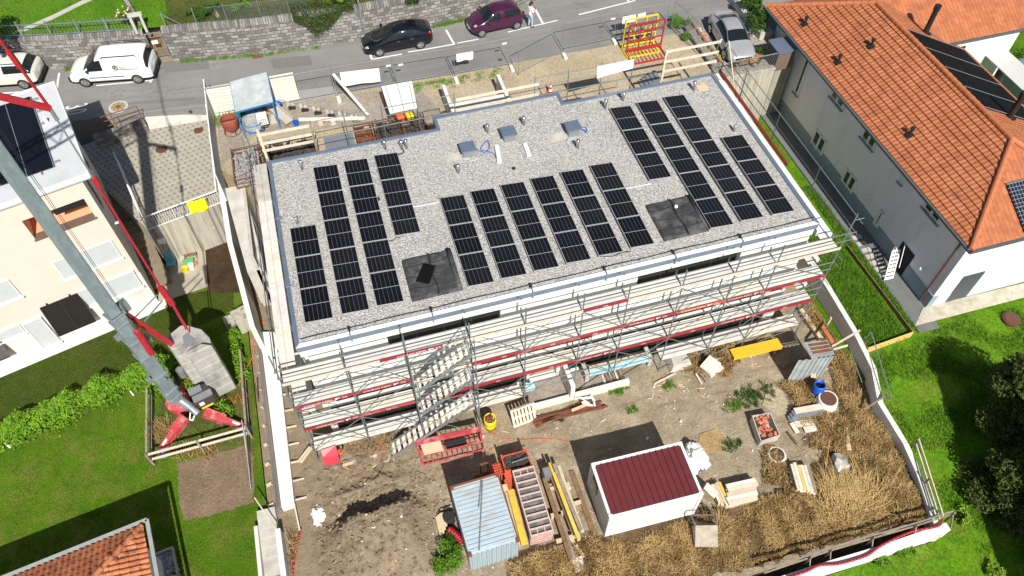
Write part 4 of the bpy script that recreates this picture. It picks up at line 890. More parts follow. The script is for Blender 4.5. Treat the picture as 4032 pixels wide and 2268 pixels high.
def basket(label, x0, x1, y0, y1, h, m, n, lean=False, slabs=True):
    t = thing('steel_basket', label, 'steel basket', ((x0+x1)/2,(y0+y1)/2,ZS), group='steel baskets behind the building'); fr_ = MB()
    for x in (x0,x1):
        for y in (y0,y1): fr_.beam((x,y,ZS-.03),(x,y,ZS+h+.1),.05,.05)
    for z in (.05,h*.5,h):
        fr_.beam((x0,y0,ZS+z),(x1,y0,ZS+z),.04,.04); fr_.beam((x0,y1,ZS+z),(x1,y1,ZS+z),.04,.04); fr_.beam((x0,y0,ZS+z),(x0,y1,ZS+z),.04,.04); fr_.beam((x1,y0,ZS+z),(x1,y1,ZS+z),.04,.04)
    fr_.build('frame', M['rust'], t); s_ = MB()
    for i in range(int((x1-x0)*(y1-y0)*34)):
        c_ = (rnd.uniform(x0+.1,x1-.1), rnd.uniform(y0+.1,y1-.1), ZS+h*rnd.uniform(.3,.95)); r_ = rbox(c_, (rnd.uniform(.12,.6),rnd.uniform(.05,.1),rnd.uniform(.05,.12)), (rnd.uniform(-.3,.3),rnd.uniform(-.3,.3),rnd.choice([0,.1,1.5,1.6,rnd.uniform(0,3)]))); s_.mesh(r_.v, r_.f)
    s_.box(x0+.04,y0+.04,ZS,x1-.04,y1-.04,ZS+h*.35)
    s_.build('contents', m, t); return t
blk_ = mat('dark_steel_parts', (.05,.045,.042), .4, 7, .8, stain=(.16,.10,.07), sscale=4, samt=.7)
basket('rusty steel basket with orange brown clamps, left of the white sheets', 4.45, 5.35, 14.2, 15.5, .85, M['rust'], .16)
basket('steel basket of dark formwork clamps under the orange sack', 5.5, 7.0, 14.1, 15.6, .8, blk_, .22)
basket('steel basket of dark formwork clamps under the yellow sack', 7.05, 8.3, 14.1, 15.5, .8, blk_, .22)
basket('steel basket of black props behind the rear guard boards', -.6, 2.3, 13.6, 15.4, 1.0, blk_, .25)
basket('low steel basket of white and black shores at the rear left corner', -2.2, -.75, 13.4, 15.8, .6, mat('mixed_shores', (.30,.29,.28), .6, 9, .7), .18)
tag(MB().box(2.7,14.0,ZS-.02,4.3,15.6,ZS+.35).build('grey_sheet_stack', M['greym']), 'stack of flat grey metal sheets behind the rear scaffold', 'stack')
# light wells, cone, frames
t = thing('light_well', 'white concrete light well walls rising behind the roof edge', 'light well', (11.5,16,ZS)); z1 = ZS+1.2
for x0, x1, y0, y1, h in ((9.78,9.98,14.3,17.1,1.2),(13.0,13.2,14.3,17.1,1.2),(9.985,12.995,15.2,15.6,1.0),(9.985,12.995,14.0,14.4,.9)): MB().box(x0,y0,ZS-.05,x1,y1,ZS+h).build('wall', M['concw'], t)
c = Q('c',430,945,ZS); t = thing('traffic_cone', 'orange and white traffic cone behind the roof edge', 'cone', (c.x,c.y,ZS))
MB().box(c.x-.22,c.y-.22,ZS-.02,c.x+.22,c.y+.22,ZS+.04).build('base', M['orangep'], t); pr4 = lambda z: .15-.12*z/.75
for i in range(5): MB().tube((c.x,c.y,ZS+.04+i*.15),(c.x,c.y,ZS+.04+(i+1)*.15),pr4(i*.15),14,pr4(i*.15+.15)).build('band', M['white'] if i % 2 else mat('cone_red', (.75,.09,.03), .05, 3, .5) if 'cone_red' not in bpy.data.materials else (M['white'] if i % 2 else bpy.data.materials['cone_red']), t)
def frame_rack(label, name, m, x0, x1, yb, yt, h, base):
    t = thing(name, label, 'steel frame', ((x0+x1)/2,yb,ZS)); u = MB()
    for x in (x0, x1): u.beam((x,yb,ZS),(x,yt,ZS+h),.08,.08)
    for z in (.25,h*.45,h*.75,h): f_ = z/h; u.beam((x0,yb+(yt-yb)*f_,ZS+z),(x1,yb+(yt-yb)*f_,ZS+z),.07,.07)
    for k in (.33,.66): u.beam((x0+(x1-x0)*k,yb,ZS+.25),(x0+(x1-x0)*k,yt,ZS+h),.06,.06)
    u.build('back_frame', m, t); b = MB()
    b.beam((x0,yb,ZS+.05),(x0,yb-base,ZS+.05),.08,.08); b.beam((x1,yb,ZS+.05),(x1,yb-base,ZS+.05),.08,.08); b.beam((x0,yb-base,ZS+.05),(x1,yb-base,ZS+.05),.08,.08); b.beam((x0,yb,ZS+.28),(x1,yb,ZS+.28),.10,.16)
    for i in range(1, 9): x = x0+(x1-x0)*i/9; b.beam((x,yb,ZS+.05),(x,yb-base,ZS+.05),.035,.035)
    b.build('base_frame', m, t); return t
t = frame_rack('tall yellow steel rack frame standing by the street fence', 'yellow_steel_rack', M['yellow'], 21.5, 23.55, 18.75, 18.7, 2.1, .95); mb = MB()
for x0, x1 in ((21.75,22.5),(23.3,22.6)): mb.beam((x0,18.72,ZS+1.5),(x1,18.74,ZS+.3),.06,.06)
mb.build('brace', M['yellow'], t)
frame_rack('red steel rack frame standing in front of the yellow frame', 'red_steel_rack', mat('red_rack_paint', (.42,.025,.02), .15, 4, .5, stain=(.25,.04,.03), sscale=3, samt=.5), 21.55, 23.8, 18.2, 18.2, 2.05, 1.05)
c = Q('c',1470,790,ZS+.4); t = MB()
for i in range(5): t.box(c.x-.75+i*.2,c.y-.42,ZS-.02,c.x-.75+(i+1)*.2,c.y+.35,ZS+.12+.13*i)
tag(t.build('grey_step_blocks', M['greym']), 'grey stepped metal stand on the sand beside the red frame', 'stand')
p = Q('c',1650,290,ZS+.1); bush('weed_clump', 'green weeds growing at the driveway fence corner', 'weeds', (Q('c',1740,270,ZS).x,Q('c',1740,270,ZS).y,ZS), (.8,.55,.45), 1500, .06, M['weed'], 'weed clumps on the sand')
bush('weed_clump', 'low green weeds along the driveway fence near the silver car', 'weeds', (Q('c',1800,400,ZS).x,Q('c',1800,400,ZS).y,ZS), (.35,.5,.3), 900, .05, M['weed'], 'weed clumps on the sand')
mb = MB()
for i in range(55):
    x = rnd.choice([rnd.uniform(8.3,11.5), rnd.uniform(9.5,13.8)]); y = 19.1-abs(rnd.gauss(0,.35)); tuft((x,y,ZS-.03),.2,30,.14,mb)
for i in range(8): tuft((rnd.uniform(-2.8,-1.5),19.3+rnd.uniform(-.4,.1),ZS-.03),.3,60,.4,mb)
tag(mb.build('verge_grass', M['weed']), 'patchy green grass on the sandy verge along the fence', 'grass', kind='stuff')
# ---------------------------------------------------------------- driveway, its wall and flowers
tag(MB().box(26.2,14.2,-.05,29.5,14.5,ZS+.10).box(26.15,14.15,ZS+.10,29.52,14.55,ZS+.20).build('driveway_wall', M['concs']), 'stained concrete retaining wall below the silver coupe', 'wall')
t = thing('driveway_railing', 'grey railing with flower boxes in front of the silver coupe', 'railing', (27.9,14.35,ZS+.2)); r_ = MB()
r_.tube((26.25,14.3,ZS+1.2),(29.5,14.3,ZS+1.2),.03,8).tube((26.25,14.3,ZS+.3),(29.5,14.3,ZS+.3),.02,8); r_.build('rail', M['galv'], t); b_ = MB(); x = 26.25
while x < 29.5: b_.tube((x,14.3,ZS+.2),(x,14.3,ZS+1.2),.011,6); x += .12
b_.build('bars', M['galv'], t)
for i, (x, m_) in enumerate(((27.3,'orangep'),(27.95,'yellow'))):
    f_ = MB().box(x-.28,14.32,ZS+.85,x+.28,14.5,ZS+1.02).build('flower_box', M['clay'], t); leaves(MB(), blob((x,14.4,ZS+1.1),(.28,.12,.12),60,0), .05).build('blooms', M[m_] if i else M['lime'], f_)
t = thing('side_railing', 'grey wire railing with flower pots along the driveway', 'railing', (26.0,17,ZS)); r_ = MB(); r_.tube((25.95,19.3,ZS+1.1),(25.95,14.4,ZS+1.1),.025,8); y = 14.4
while y < 19.3: r_.tube((25.95,y,ZS),(25.95,y,ZS+1.1),.014,6); y += .15
r_.build('rail', M['galv'], t)
for i in range(6):
    y = 18.6-i*.7; f_ = MB().box(25.98,y-.25,ZS+.82,26.16,y+.25,ZS+.98).build('flower_box', M['clay'], t); leaves(MB(), blob((26.07,y,ZS+1.05),(.12,.25,.12),50,0), .05).build('blooms', (M['lime'],M['white'],M['orangep'],plain('violet_petals',(.12,.04,.35),.7),M['lime'],M['yellow'])[i], f_)
c = Q('r',1160,940,ZS+.4); bush('potted_plant', 'round leafy plant in a stone pot in front of the coupe', 'plant', (28.6,14.95,ZS), (.32,.32,.5), 500, .05, M['leaf'], 'potted plants by the coupe')
MB().lathe((28.6,14.95,ZS),[(.22,0),(.30,.28),(.26,.28)],14).build('pot', M['conc'], bpy.context.scene.objects['potted_plant'])
c = Q('r',1245,740,ZS+.3); t = bush('potted_plant', 'green plant in a terracotta bowl near the wall of the house', 'plant', (c.x,c.y,ZS), (.32,.32,.4), 500, .05, M['leaf'], 'potted plants by the coupe'); MB().lathe((c.x,c.y,ZS),[(.2,0),(.36,.2),(.32,.2)],14).build('pot', M['clay'], t)
tag(MB().box(30.0,17.2,ZS-.3,30.9,24.0,ZS+.45).build('garden_planter', M['conc']), 'low concrete planter wall beside the driveway', 'planter')
for i, (y, m_, lb) in enumerate(((18.0,'leaf','dark green shrub in the planter beside the driveway'),(19.6,'leaf','dark glossy shrub behind the planter near the eaves'),(21.2,'lime','bright lime shrub at the top corner of the tiled roof'))):
    bush('driveway_shrub', lb, 'shrub', (30.3+.3*i,y,ZS+.3), (.9,.9,.9), 1700, .08, M[m_], 'shrubs beside the driveway')
s0 = [Q('r',*a,ZS+1.3) for a in ((1393,578),(1595,520),(1710,660),(1530,740))]; t = thing('bin_shelter', 'small brick shelter with grey sheet roof against the house', 'shelter', (s0[0].x,s0[3].y,ZS)); x0, x1, y0, y1 = s0[0].x, s0[0].x+1.1, s0[3].y, s0[3].y+1.15
MB().box(x0-.1,y0-.1,ZS+1.22,x1+.1,y1+.1,ZS+1.3).build('roof', M['zinc'], t); wl = M['clay']
MB().box(x0,y0,ZS-.05,x1,y0+.12,ZS+1.2).box(x0,y0+.121,ZS-.05,x0+.12,y1,ZS+1.2).build('wall', mat('grey_brown_brick', (.16,.11,.085), .3, 14, .9), t)
# ---------------------------------------------------------------- the new apartment block
BLD = thing('apartment_building', 'new white flat roofed apartment block with gravel roof inside scaffolding', 'building', (11.7,5.6,0))
OUT = [(0,.2),(23.35,.2),(23.35,11.3),(15.0,11.3),(15.0,12.1),(8.3,12.1),(8.3,11.2),(0,11.25)]
def inset(P, d):
    n = len(P); out = []
    for i in range(n):
        a, b, c = [Vector((*P[j % n],0)) for j in (i-1,i,i+1)]; u = (b-a).normalized(); v = (c-b).normalized()
        nu = Vector((-u.y,u.x,0)); nv = Vector((-v.y,v.x,0)); m_ = (nu+nv); m_ = m_/(m_.length_squared)*2 if m_.length > .01 else nu
        out.append(tuple((b+m_*d)[:2]))
    return out
IN = inset(OUT, .17)
MB().prism(inset(OUT,.06), 6.95, 7.55).build('roof_slab', M['insul'], BLD)
MB().prism(inset(OUT,.16), 7.56, ZR).build('gravel_bed', M['gravel'], BLD)
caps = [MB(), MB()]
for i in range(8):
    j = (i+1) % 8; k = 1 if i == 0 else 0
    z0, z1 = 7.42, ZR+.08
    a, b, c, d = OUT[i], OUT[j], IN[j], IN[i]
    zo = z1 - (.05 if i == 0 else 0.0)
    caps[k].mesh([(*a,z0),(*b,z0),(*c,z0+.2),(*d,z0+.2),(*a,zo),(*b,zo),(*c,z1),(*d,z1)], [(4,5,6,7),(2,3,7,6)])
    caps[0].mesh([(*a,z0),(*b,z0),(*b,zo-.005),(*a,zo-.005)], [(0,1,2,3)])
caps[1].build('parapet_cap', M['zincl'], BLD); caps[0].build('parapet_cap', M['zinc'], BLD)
mb = MB(); jn = MB()
for x in (2.2,5.6,9.9,13.2,16.4,19.6): jn.box(x-.03,.17,7.33,x+.03,.42,ZR+.095)
for y in (3.4,7.4): jn.box(-.02,y-.03,7.36,.22,y+.03,ZR+.092)
jn.build('joint_strips', M['zinc'], BLD)
# walls: front openings per storey
def storey(mb, z0, z1, ops, zo0, zo1):
    x = .1
    for a, b in ops:
        mb.box(x, .3, z0, a, .62, z1); 
        if zo0 > z0+.01: mb.box(a, .3, z0, b, .62, zo0)
        if zo1 < z1-.01: mb.box(a, .3, zo1, b, .62, z1)
        x = b
    mb.box(x, .3, z0, 23.25, .62, z1)
F2 = [(.12,.32),(3.6,8.5),(14.8,19.8)]; F1 = [(.75,4.15),(4.5,5.9),(7.5,9.2),(9.7,11.4),(11.42,13.0),(14.6,19.45),(19.7,22.0),(22.4,23.1)]; F0 = [(.4,4.2),(4.4,9.75),(9.9,11.3),(11.6,22.6)]
wl = MB(); storey(wl, 4.95, 6.95, F2, 5.15, 6.95); storey(wl, 2.5, 4.945, F1, 2.6, 4.2); storey(wl, 0, 2.495, F0, .04, 2.4)
wl.box(.1,.63,0,.4,11.1,6.95).box(22.95,.63,0,23.25,11.1,6.95).box(.41,10.8,0,22.94,11.1,6.95).box(8.5,11.11,0,14.9,11.95,6.95)
wl.build('wall', M['insul'], BLD)
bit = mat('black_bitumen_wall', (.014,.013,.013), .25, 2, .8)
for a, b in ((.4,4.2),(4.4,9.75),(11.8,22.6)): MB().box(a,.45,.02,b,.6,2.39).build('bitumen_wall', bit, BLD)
fl = MB()
for z in (.0,2.3,4.75): fl.box(.41,.63,z+.001,22.94,10.79,z+.2)
for x in (4.3,9.8,14.0,19.55): fl.box(x,.64,.21,x+.2,10.78,6.9)
fl.box(.42,2.6,.21,22.93,2.75,6.9); fl.build('interior', mat('raw_concrete_interior', (.32,.28,.22), .15, 1.3, .9), BLD)
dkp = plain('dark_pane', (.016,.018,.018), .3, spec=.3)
for i, (a, b) in enumerate(F1):
    z0 = 2.6; f_ = MB(); y = .46
    for zz in (z0+.03, 3.6, 4.17): f_.beam((a,y,zz),(b,y,zz),.07,.07)
    n = max(1, int((b-a)/1.2))
    for k in range(n+1): x = a+.035+(b-a-.07)*k/n; f_.beam((x,y,z0),(x,y,4.2),.07,.07)
    fo = f_.build('window_frame', M['blackm'], BLD)
    if i not in (2,3): MB().box(a+.05,y+.01,z0+.05,b-.05,y+.03,4.15).build('window_pane', M['dark'] if i % 2 else dkp, BLD)
    if i in (0,5): MB().box(a+.1,.32,z0+.35,b-.1,.345,3.6).build('railing_glass', mat('grey_green_glass', (.16,.19,.18), .1, 2, .15) if 'grey_green_glass' not in bpy.data.materials else bpy.data.materials['grey_green_glass'], BLD)
for a, b in F2[1:]:
    f_ = MB(); y = .55
    for k in range(5): x = a+.04+(b-a-.08)*k/4; f_.beam((x,y,5.15),(x,y,6.94),.07,.07)
    f_.beam((a,y,6.9),(b,y,6.9),.07,.07); f_.build('window_frame', M['blackm'], BLD); MB().box(a+.05,.52,5.2,b-.05,.54,6.92).build('window_pane', M['dark'], BLD)
# garden walls and planters of the ground floor
pm_ = MB().box(11.5,-1.25,0,11.72,.29,1.35).box(9.55,-1.27,0,11.49,-1.05,.32).box(11.73,-1.3,0,14.6,-1.08,.42)
pm_.build('garden_wall', M['concw'], BLD)
MB().box(9.6,-1.04,0,11.48,.2,.06).box(11.73,-1.07,0,14.5,.2,.06).build('garden_floor', M['sandgrey'], BLD)
MB().box(12.55,-.50,.0,12.75,.2,.74).build('planter_wall', M['conc'], BLD); MB().box(15.9,-.5,0,16.1,.2,.74).build('planter_wall', M['conc'], BLD)
# roof fittings
def vent(k, x, y, h=.55, r=.07, cap=True, m='chrome'):
    c = Q(k,x,y,ZR); mb = MB()
    if cap: mb.lathe(c, [(r,-.02),(r,h*.5),(r*1.15,h*.5),(r*1.15,h*.58),(r*.9,h*.62),(r*1.5,h*.74),(r*1.6,h*.86),(r*1.0,h*1.0)], 14)
    else: mb.lathe(c, [(r,-.02),(r,h),(r*.8,h),(r*.8,h-.1)], 12)
    v_ = mb.build('vent_pipe', M[m], BLD, True)
    if not cap: MB().lathe(c, [(r*.8,h-.03),(r*.4,h-.028)], 12).build('opening', M['dark'], v_)
for a in (('f',492,268),('f',1332,62),('f',1500,62),('f',1548,55),('f',2074,305),('b',2368,1345),('c',160,1268),('c',1165,1020),('c',985,1098),('c',1880,912),('g',705,55)): vent(*a)
vent('f',440,815,.42,.07,False,'galv'); vent('c',2292,1330,.42,.07,False,'galv')
for a in (('f',2180,135),('c',15,1425),('c',665,1370)):
    c = Q(a[0],a[1],a[2],ZR); mb = MB().box(c.x-.28,c.y-.1,ZR-.02,c.x+.28,c.y+.42,ZR+.42); b_ = mb.build('duct_outlet', M['greym'], BLD)
    MB().box(c.x-.36,c.y-.2,ZR+.421,c.x+.36,c.y+.5,ZR+.5).build('lid', M['zinc'], b_)
for k, pts in (('f',((1890,140),(2085,95),(2110,160),(1910,205))),('c',((385,1375),(575,1325),(605,1395),(410,1445)))):
    ps_ = [Q(k,*p,ZR+.03) for p in pts]; MB().prism([(p.x,p.y) for p in ps_], ZR-.02, ZR+.02).build('gravel_slab', M['conc'], BLD)
def pad2(x0, x1, y0, y1, label, roll):
    t = thing('skylight_cover', label, 'roof cover', ((x0+x1)/2,(y0+y1)/2,ZR), group='square bitumen covers on the gravel roof'); g = MB(); n = 34
    for j in range(n+1):
        for i in range(n+1):
            u, v = i/n, j/n; ed = min(u,v,1-u,1-v); z = .15*sstep(0,.03,ed) + .035*abs(mn.noise(Vector((u*3,v*9,x0))))*(ed>.02)
            if abs(u-.52-.02*math.sin(v*7)) < .02: z -= .05*(ed>.03)
            g.v.append((x0+(x1-x0)*u, y0+(y1-y0)*v, ZR-.01+z))
    g.f = [(j*(n+1)+i,j*(n+1)+i+1,(j+1)*(n+1)+i+1,(j+1)*(n+1)+i) for j in range(n) for i in range(n)]; g.m = [0]*len(g.f)
    g.build('membrane', M['membrane'], t, True)
    sm = MB()
    for k in range(3): y = y0+(y1-y0)*(.22+.27*k); sm.path([(x0+(x1-x0)*j/8, y+.04*math.sin(j*1.7+k), ZR+.162+.015*math.sin(j)) for j in range(9)], .02, 5)
    sm.path([(x0+(x1-x0)*(.52+.02*math.sin(j)), y0+(y1-y0)*j/9, ZR+.155) for j in range(10)], .035, 5); sm.build('seam', M['blackr'], t)
    MB().tube((x1-.14,y0+.06,ZR+.15),(x1-.14,y1-.06,ZR+.16),.12 if roll else .07,10).build('rolled_edge', M['membrane'], t, True); return t
pad2(4.93, 7.15, 1.15, 3.42, 'black bitumen cover with a loose diamond shaped mat on it', True)
t = pad2(16.27, 18.5, 1.22, 3.42, 'black bitumen cover with a white pipe cap on it', False)
c = Q('g',1705,650,ZR+.2); MB().lathe((c.x,c.y,ZR+.1),[(.05,0),(.06,.1),(.09,.12),(.07,.17)],12).build('pipe_cap', M['white'], t)
q4 = [Q('f',*p,ZR+.2) for p in ((1720,1220),(1842,1245),(1778,1432),(1640,1405))]
tag(MB().prism([(p.x,p.y) for p in q4], ZR+.185, ZR+.20).build('rubber_mat', mat('black_rubber_mat', (.006,.006,.006), .2, 6, .9, spec=.1)), 'black diamond shaped rubber mat lying on the left bitumen cover', 'mat')
for k, (a, b), lb in (('f',((2460,20),(2490,180)),'white duct piece on the roof at the end of the blue cable'),('g',((170,0),(215,120)),'white duct piece on the roof right of the blue cables')):
    p, q = Q(k,*a,ZR+.15), Q(k,*b,ZR+.15); tag(soft(MB().beam((p.x,p.y,ZR+.07),(q.x,q.y,ZR+.07),.20,.18).build('duct_piece', M['white']), .02), lb, 'duct', 'white duct pieces on the gravel roof')
def cable(name, label, k, pts, r, m, z=ZR+.03, cat='cable'):
    P_ = [Q(k,x,y,z) for x, y in pts]; out = []
    for i in range(len(P_)-1):
        p0, p1, p2, p3 = P_[max(0,i-1)], P_[i], P_[i+1], P_[min(len(P_)-1,i+2)]
        for s_ in range(5):
            u = s_/5; out.append(.5*((2*p1)+(p2-p0)*u+(2*p0-5*p1+4*p2-p3)*u*u+(3*p1-p0-3*p2+p3)*u**3))
    out.append(P_[-1]); return tag(MB().path(out, r, 6).build(name, m, smooth=True), label, cat)
cable('blue_cable', 'coiled blue cable between the left duct outlet and the white duct piece', 'f', ((2240,50),(2290,85),(2350,95),(2385,40),(2370,-20),(2330,10),(2300,70),(2370,85),(2430,110),(2455,155)), .022, M['blue'], cat='cable')
cable('blue_cable', 'short blue cable beside the right duct outlet on the roof', 'c', ((745,1290),(790,1295),(800,1330),(750,1310),(800,1345)), .025, M['blue'])
cable('black_cable', 'black cable from the vent pipes to the fourth solar row', 'f', ((1510,60),(1520,95),(1490,112),(1455,120)), .03, M['blackr'])
cable('white_conduit', 'white conduit across the gravel between left and middle solar rows', 'f', ((1600,652),(1740,630),(1880,600)), .025, M['white'])
cable('white_conduit', 'pale conduit across the gravel from the middle rows to the right rows', 'g', ((1195,465),(1320,440),(1450,415)), .025, M['zincl'])
cable('black_cable', 'thin black cable below the middle solar rows near the front parapet', 'g', ((920,1150),(1060,1150),(1150,1115),(1245,1100)), .018, M['blackr'])
cable('black_cable', 'thin black cable between the third and fourth solar rows', 'f', ((1355,1000),(1420,985),(1440,960),(1485,965)), .016, M['blackr'])
c = [Q('c',*p,ZR+.06) for p in ((1905,870),(2000,840),(2040,905),(1940,922))]; tag(MB().prism([(p.x,p.y) for p in c], ZR-.01, ZR+.05).build('plywood_sheet', M['wood']), 'small plywood sheet on the gravel at the rear right roof corner', 'board')
c = Q('g',58,262,ZR); tag(MB().lathe((c.x,c.y,ZR-.01),[(.10,0),(.09,.05),(.04,.06)],10).build('roof_drain', M['blackm']), 'small black roof drain in the middle of the gravel', 'drain')
c = Q('f',1262,578,ZR); tag(ell((c.x,c.y,ZR+.05),(.09,.13,.05),8).build('black_bag', M['blackr']), 'small black lump on the gravel beside the third solar row', 'bag')
# lightning wire along the front parapet
mb = MB(); x = .3
wires = [(1.4+4.02*i*.93) for i in range(6)]
for i in range(46): xa, xb = .25+i*.5, .75+i*.5; mb.tube((xa,.55,ZR+.1+.02*math.sin(i)),(xb,.55,ZR+.1+.02*math.sin(i+1)),.018,5)
for xx in (2.2,5.6,9.9,13.2,16.4,19.6): mb.tube((xx,.30,ZR+.05),(xx,.55,ZR+.12),.035,6); mb.box(xx-.06,.5,ZR-.02,xx+.06,.62,ZR+.12)
mb.build('lightning_wire', M['blackm'], BLD)
# ---------------------------------------------------------------- solar panels: 50 modules in 14 rows
def cells():
    n = NT('solar_cells'); v = n.pos(True); x, y = n.sep(v)[:2]
    fx = n.math('FRACT', n.math('ADD', n.math('MULTIPLY', x, 6/1.1), 60.0)); fy = n.math('FRACT', n.math('ADD', n.math('MULTIPLY', y, 20/1.74), 60.0))
    l1 = n.math('LESS_THAN', n.math('ABSOLUTE', n.math('SUBTRACT', fx, .5)), .49); l1 = n.math('SUBTRACT', 1.0, n.math('LESS_THAN', n.math('ABSOLUTE', n.math('SUBTRACT', fx, .5)), .462))
    l2 = n.math('SUBTRACT', 1.0, n.math('LESS_THAN', n.math('ABSOLUTE', n.math('SUBTRACT', fy, .5)), .45))
    col = n.mix(n.math('MULTIPLY', l2, .5), n.ramp(n.noise(v, 2, 2), [(.3, (.003,.003,.004)), (.7, (.006,.006,.008))]), (.028,.028,.035)); col = n.mix(n.math('MULTIPLY', l1, .85), col, (.115,.118,.13))
    oi = n.n('ShaderNodeObjectInfo').outputs['Random']; col = n.mix(n.math('MULTIPLY', n.math('MULTIPLY', oi, n.noise(n.pos(), 1.7, 5)), .035), col, (.25,.25,.25))
    return n.out(col, n.math('ADD', .22, n.math('MULTIPLY', n.noise(n.pos(), 2.3, 4), .3)), 0, .25)
CM = cells(); FM = plain('panel_frame', (.55,.56,.58), .4, .4)
pt = thing('solar_panel', '', 'solar panel', (0,0,0), local=True); w2, l2_ = .567, .875
tl = math.tan(R(5)); zt = lambda x: .16 - (x+w2)*tl
def slab(mb, x0, x1, y0, y1, h0, h1): mb.mesh([(x0,y0,zt(x0)+h0),(x1,y0,zt(x1)+h0),(x1,y1,zt(x1)+h0),(x0,y1,zt(x0)+h0),(x0,y0,zt(x0)+h1),(x1,y0,zt(x1)+h1),(x1,y1,zt(x1)+h1),(x0,y1,zt(x0)+h1)],[(3,2,1,0),(4,5,6,7),(0,1,5,4),(1,2,6,5),(2,3,7,6),(3,0,4,7)])
mb = MB(); slab(mb,-w2+.02,w2-.02,-l2_+.02,l2_-.02,.005,.03); mb.build('cells', CM, pt)
mb = MB(); slab(mb,-w2,-w2+.018,-l2_,l2_,0,.034); slab(mb,w2-.018,w2,-l2_,l2_,0,.034); slab(mb,-w2+.0185,w2-.0185,-l2_,-l2_+.024,0,.034); slab(mb,-w2+.0185,w2-.0185,l2_-.024,l2_,0,.034); slab(mb,-w2+.0185,w2-.0185,-.011,.011,.005,.033); mb.build('frame', FM, pt)
mb = MB().box(-w2+.01,-l2_+.1,-.01,-w2+.06,l2_-.1,zt(-w2)-.002).box(w2-.3,-l2_+.1,-.01,w2-.24,l2_-.1,zt(w2)-.0); mb.build('mount', plain('dark_mount', (.10,.10,.105), .6), pt)
rows = [('f',362,870,3),('f',597,252,5),('f',905,190,5),('f',1215,130,3),('f',1882,562,3),('f',2192,495,3),('f',2497,430,3),('g',225,365,3),('g',528,300,3),('g',828,232,3),('c',1030,1098,3),('c',1305,1042,5),('c',1578,985,5),('c',2165,1395,3)]
od = ['first','second','third','fourth','fifth','sixth']
rname = ['short row nearest the left parapet','second row from the left','third row from the left','fourth row from the left','first middle row','second middle row','third middle row','fourth middle row','fifth middle row','sixth middle row','short first right row','long second right row','long third right row','short row nearest the right parapet']
first = True
for (k, x, y, n), rn in zip(rows, rname):
    p = Q(k,x,y,ZR+.18)
    for i in range(n):
        lb = f'{od[i]} solar panel from the street in the {rn}'
        loc = (p.x+w2, p.y-l2_-i*1.775, ZR)
        if first: pt.location = loc; pt['label'] = lb; pt['group'] = 'solar panels on the gravel roof'; first = False
        else: dup(pt, loc, 0, lb, 'solar panels on the gravel roof')
# ---------------------------------------------------------------- scaffolds
XS = [-.8,1.7,4.2,6.87,9.27,11.8,13.83,16.36,18.87,20.9,24.03]; DZ = [.95,3.05,5.0,7.0]; yo, yi = -.87, -.17
SC = thing('scaffold', 'front scaffold with red boards and ladder stairs along the new block', 'scaffold', (11.6,-.5,0))
tops = [9.2,8.35,8.5,8.2,8.3,8.3,8.25,8.2,8.2,8.3,9.3]
for i, x in enumerate(XS):
    for y, h in ((yo,tops[i]),(yi,7.35)): 
        s_ = MB().tube((x,y,-.02),(x,y,h),.031,8)
        for z in DZ+[z+1 for z in DZ]: s_.tube((x,y,z-.03),(x,y,z+.03),.045,8)
        s_.box(x-.08,y-.08,-.03,x+.08,y+.08,.015); s_.build('standard', M['tubem'], SC)
for x in XS:
    mb = MB()
    for z in DZ: MB().tube((x,yo,z-.06),(x,yi,z-.06),.025,6).build('transom', M['tubem'], SC)
decks = {0:[0,1,2,3,7,8,9],1:range(10),2:range(10),3:range(10)}
pal = [M['ply'], M['alu'], mat('light_grey_deck', (.62,.60,.56), .08, 2.5, .8, stain=(.44,.41,.36), sscale=2, samt=.5)]
for lv in decks:
    for b in decks[lv]:
        mb = MB(); x0, x1 = XS[b]+.04, XS[b+1]-.04; z = DZ[lv]; m_ = pal[0 if (lv+b*2) % 3 == 0 else (1 if (b+lv) % 2 else 2)]
        for k in range(2): mb.box(x0, yo+.03+k*.335, z-.05, x1, yo+.03+k*.335+.325, z+(.002 if k else 0))
        if m_ is M['alu']:
            for k in range(12): mb.box(x0+.05, yo+.05+k*.054, z+.002, x1-.05, yo+.062+k*.054, z+.008)
        mb.build('deck', m_, SC)
for z in DZ:
    for dz_ in (.5, 1.02):
        if z == 7.0: 
            for dy in (0,): MB().tube((XS[0]-.1,yo,z+dz_),(XS[-1]+.1,yo,z+dz_),.024,8).build('guard_rail', M['tubem'], SC)
        else: MB().tube((XS[0]-.1,yo,z+dz_),(XS[-1]+.1,yo,z+dz_),.024,8).build('guard_rail', M['tubem'], SC)
    if z < 7: MB().tube((XS[0],yi,z+1.0),(XS[-1],yi,z+1.0),.02,6).build('inner_rail', M['tubem'], SC)
for b in (0,1,3,4,5,6,7,8,9):
    mb = MB()
    for lv in range(3):
        x0, x1 = XS[b], XS[b+1]
        if (b+lv) % 2: x0, x1 = x1, x0
        mb.tube((x0,yo-.04,DZ[lv]+.05),(x1,yo-.04,DZ[lv+1]-.05),.02,6)
        if (b*7+lv) % 3 == 0: mb.tube((x1,yo-.08,DZ[lv]+.05),(x0,yo-.08,DZ[lv+1]-.05),.02,6)
    if b in (5,6,7,8,9): mb.tube((XS[b],yo-.04,.1),(XS[b+1],yo-.04,.85),.02,6)
    mb.build('brace', M['tubem'], SC)
ORB = mat('orange_red_board', (.72,.09,.03), .1, 4, .5); WBD = M['woodw']; TX = plain('white_lettering', (.85,.82,.80), .6)
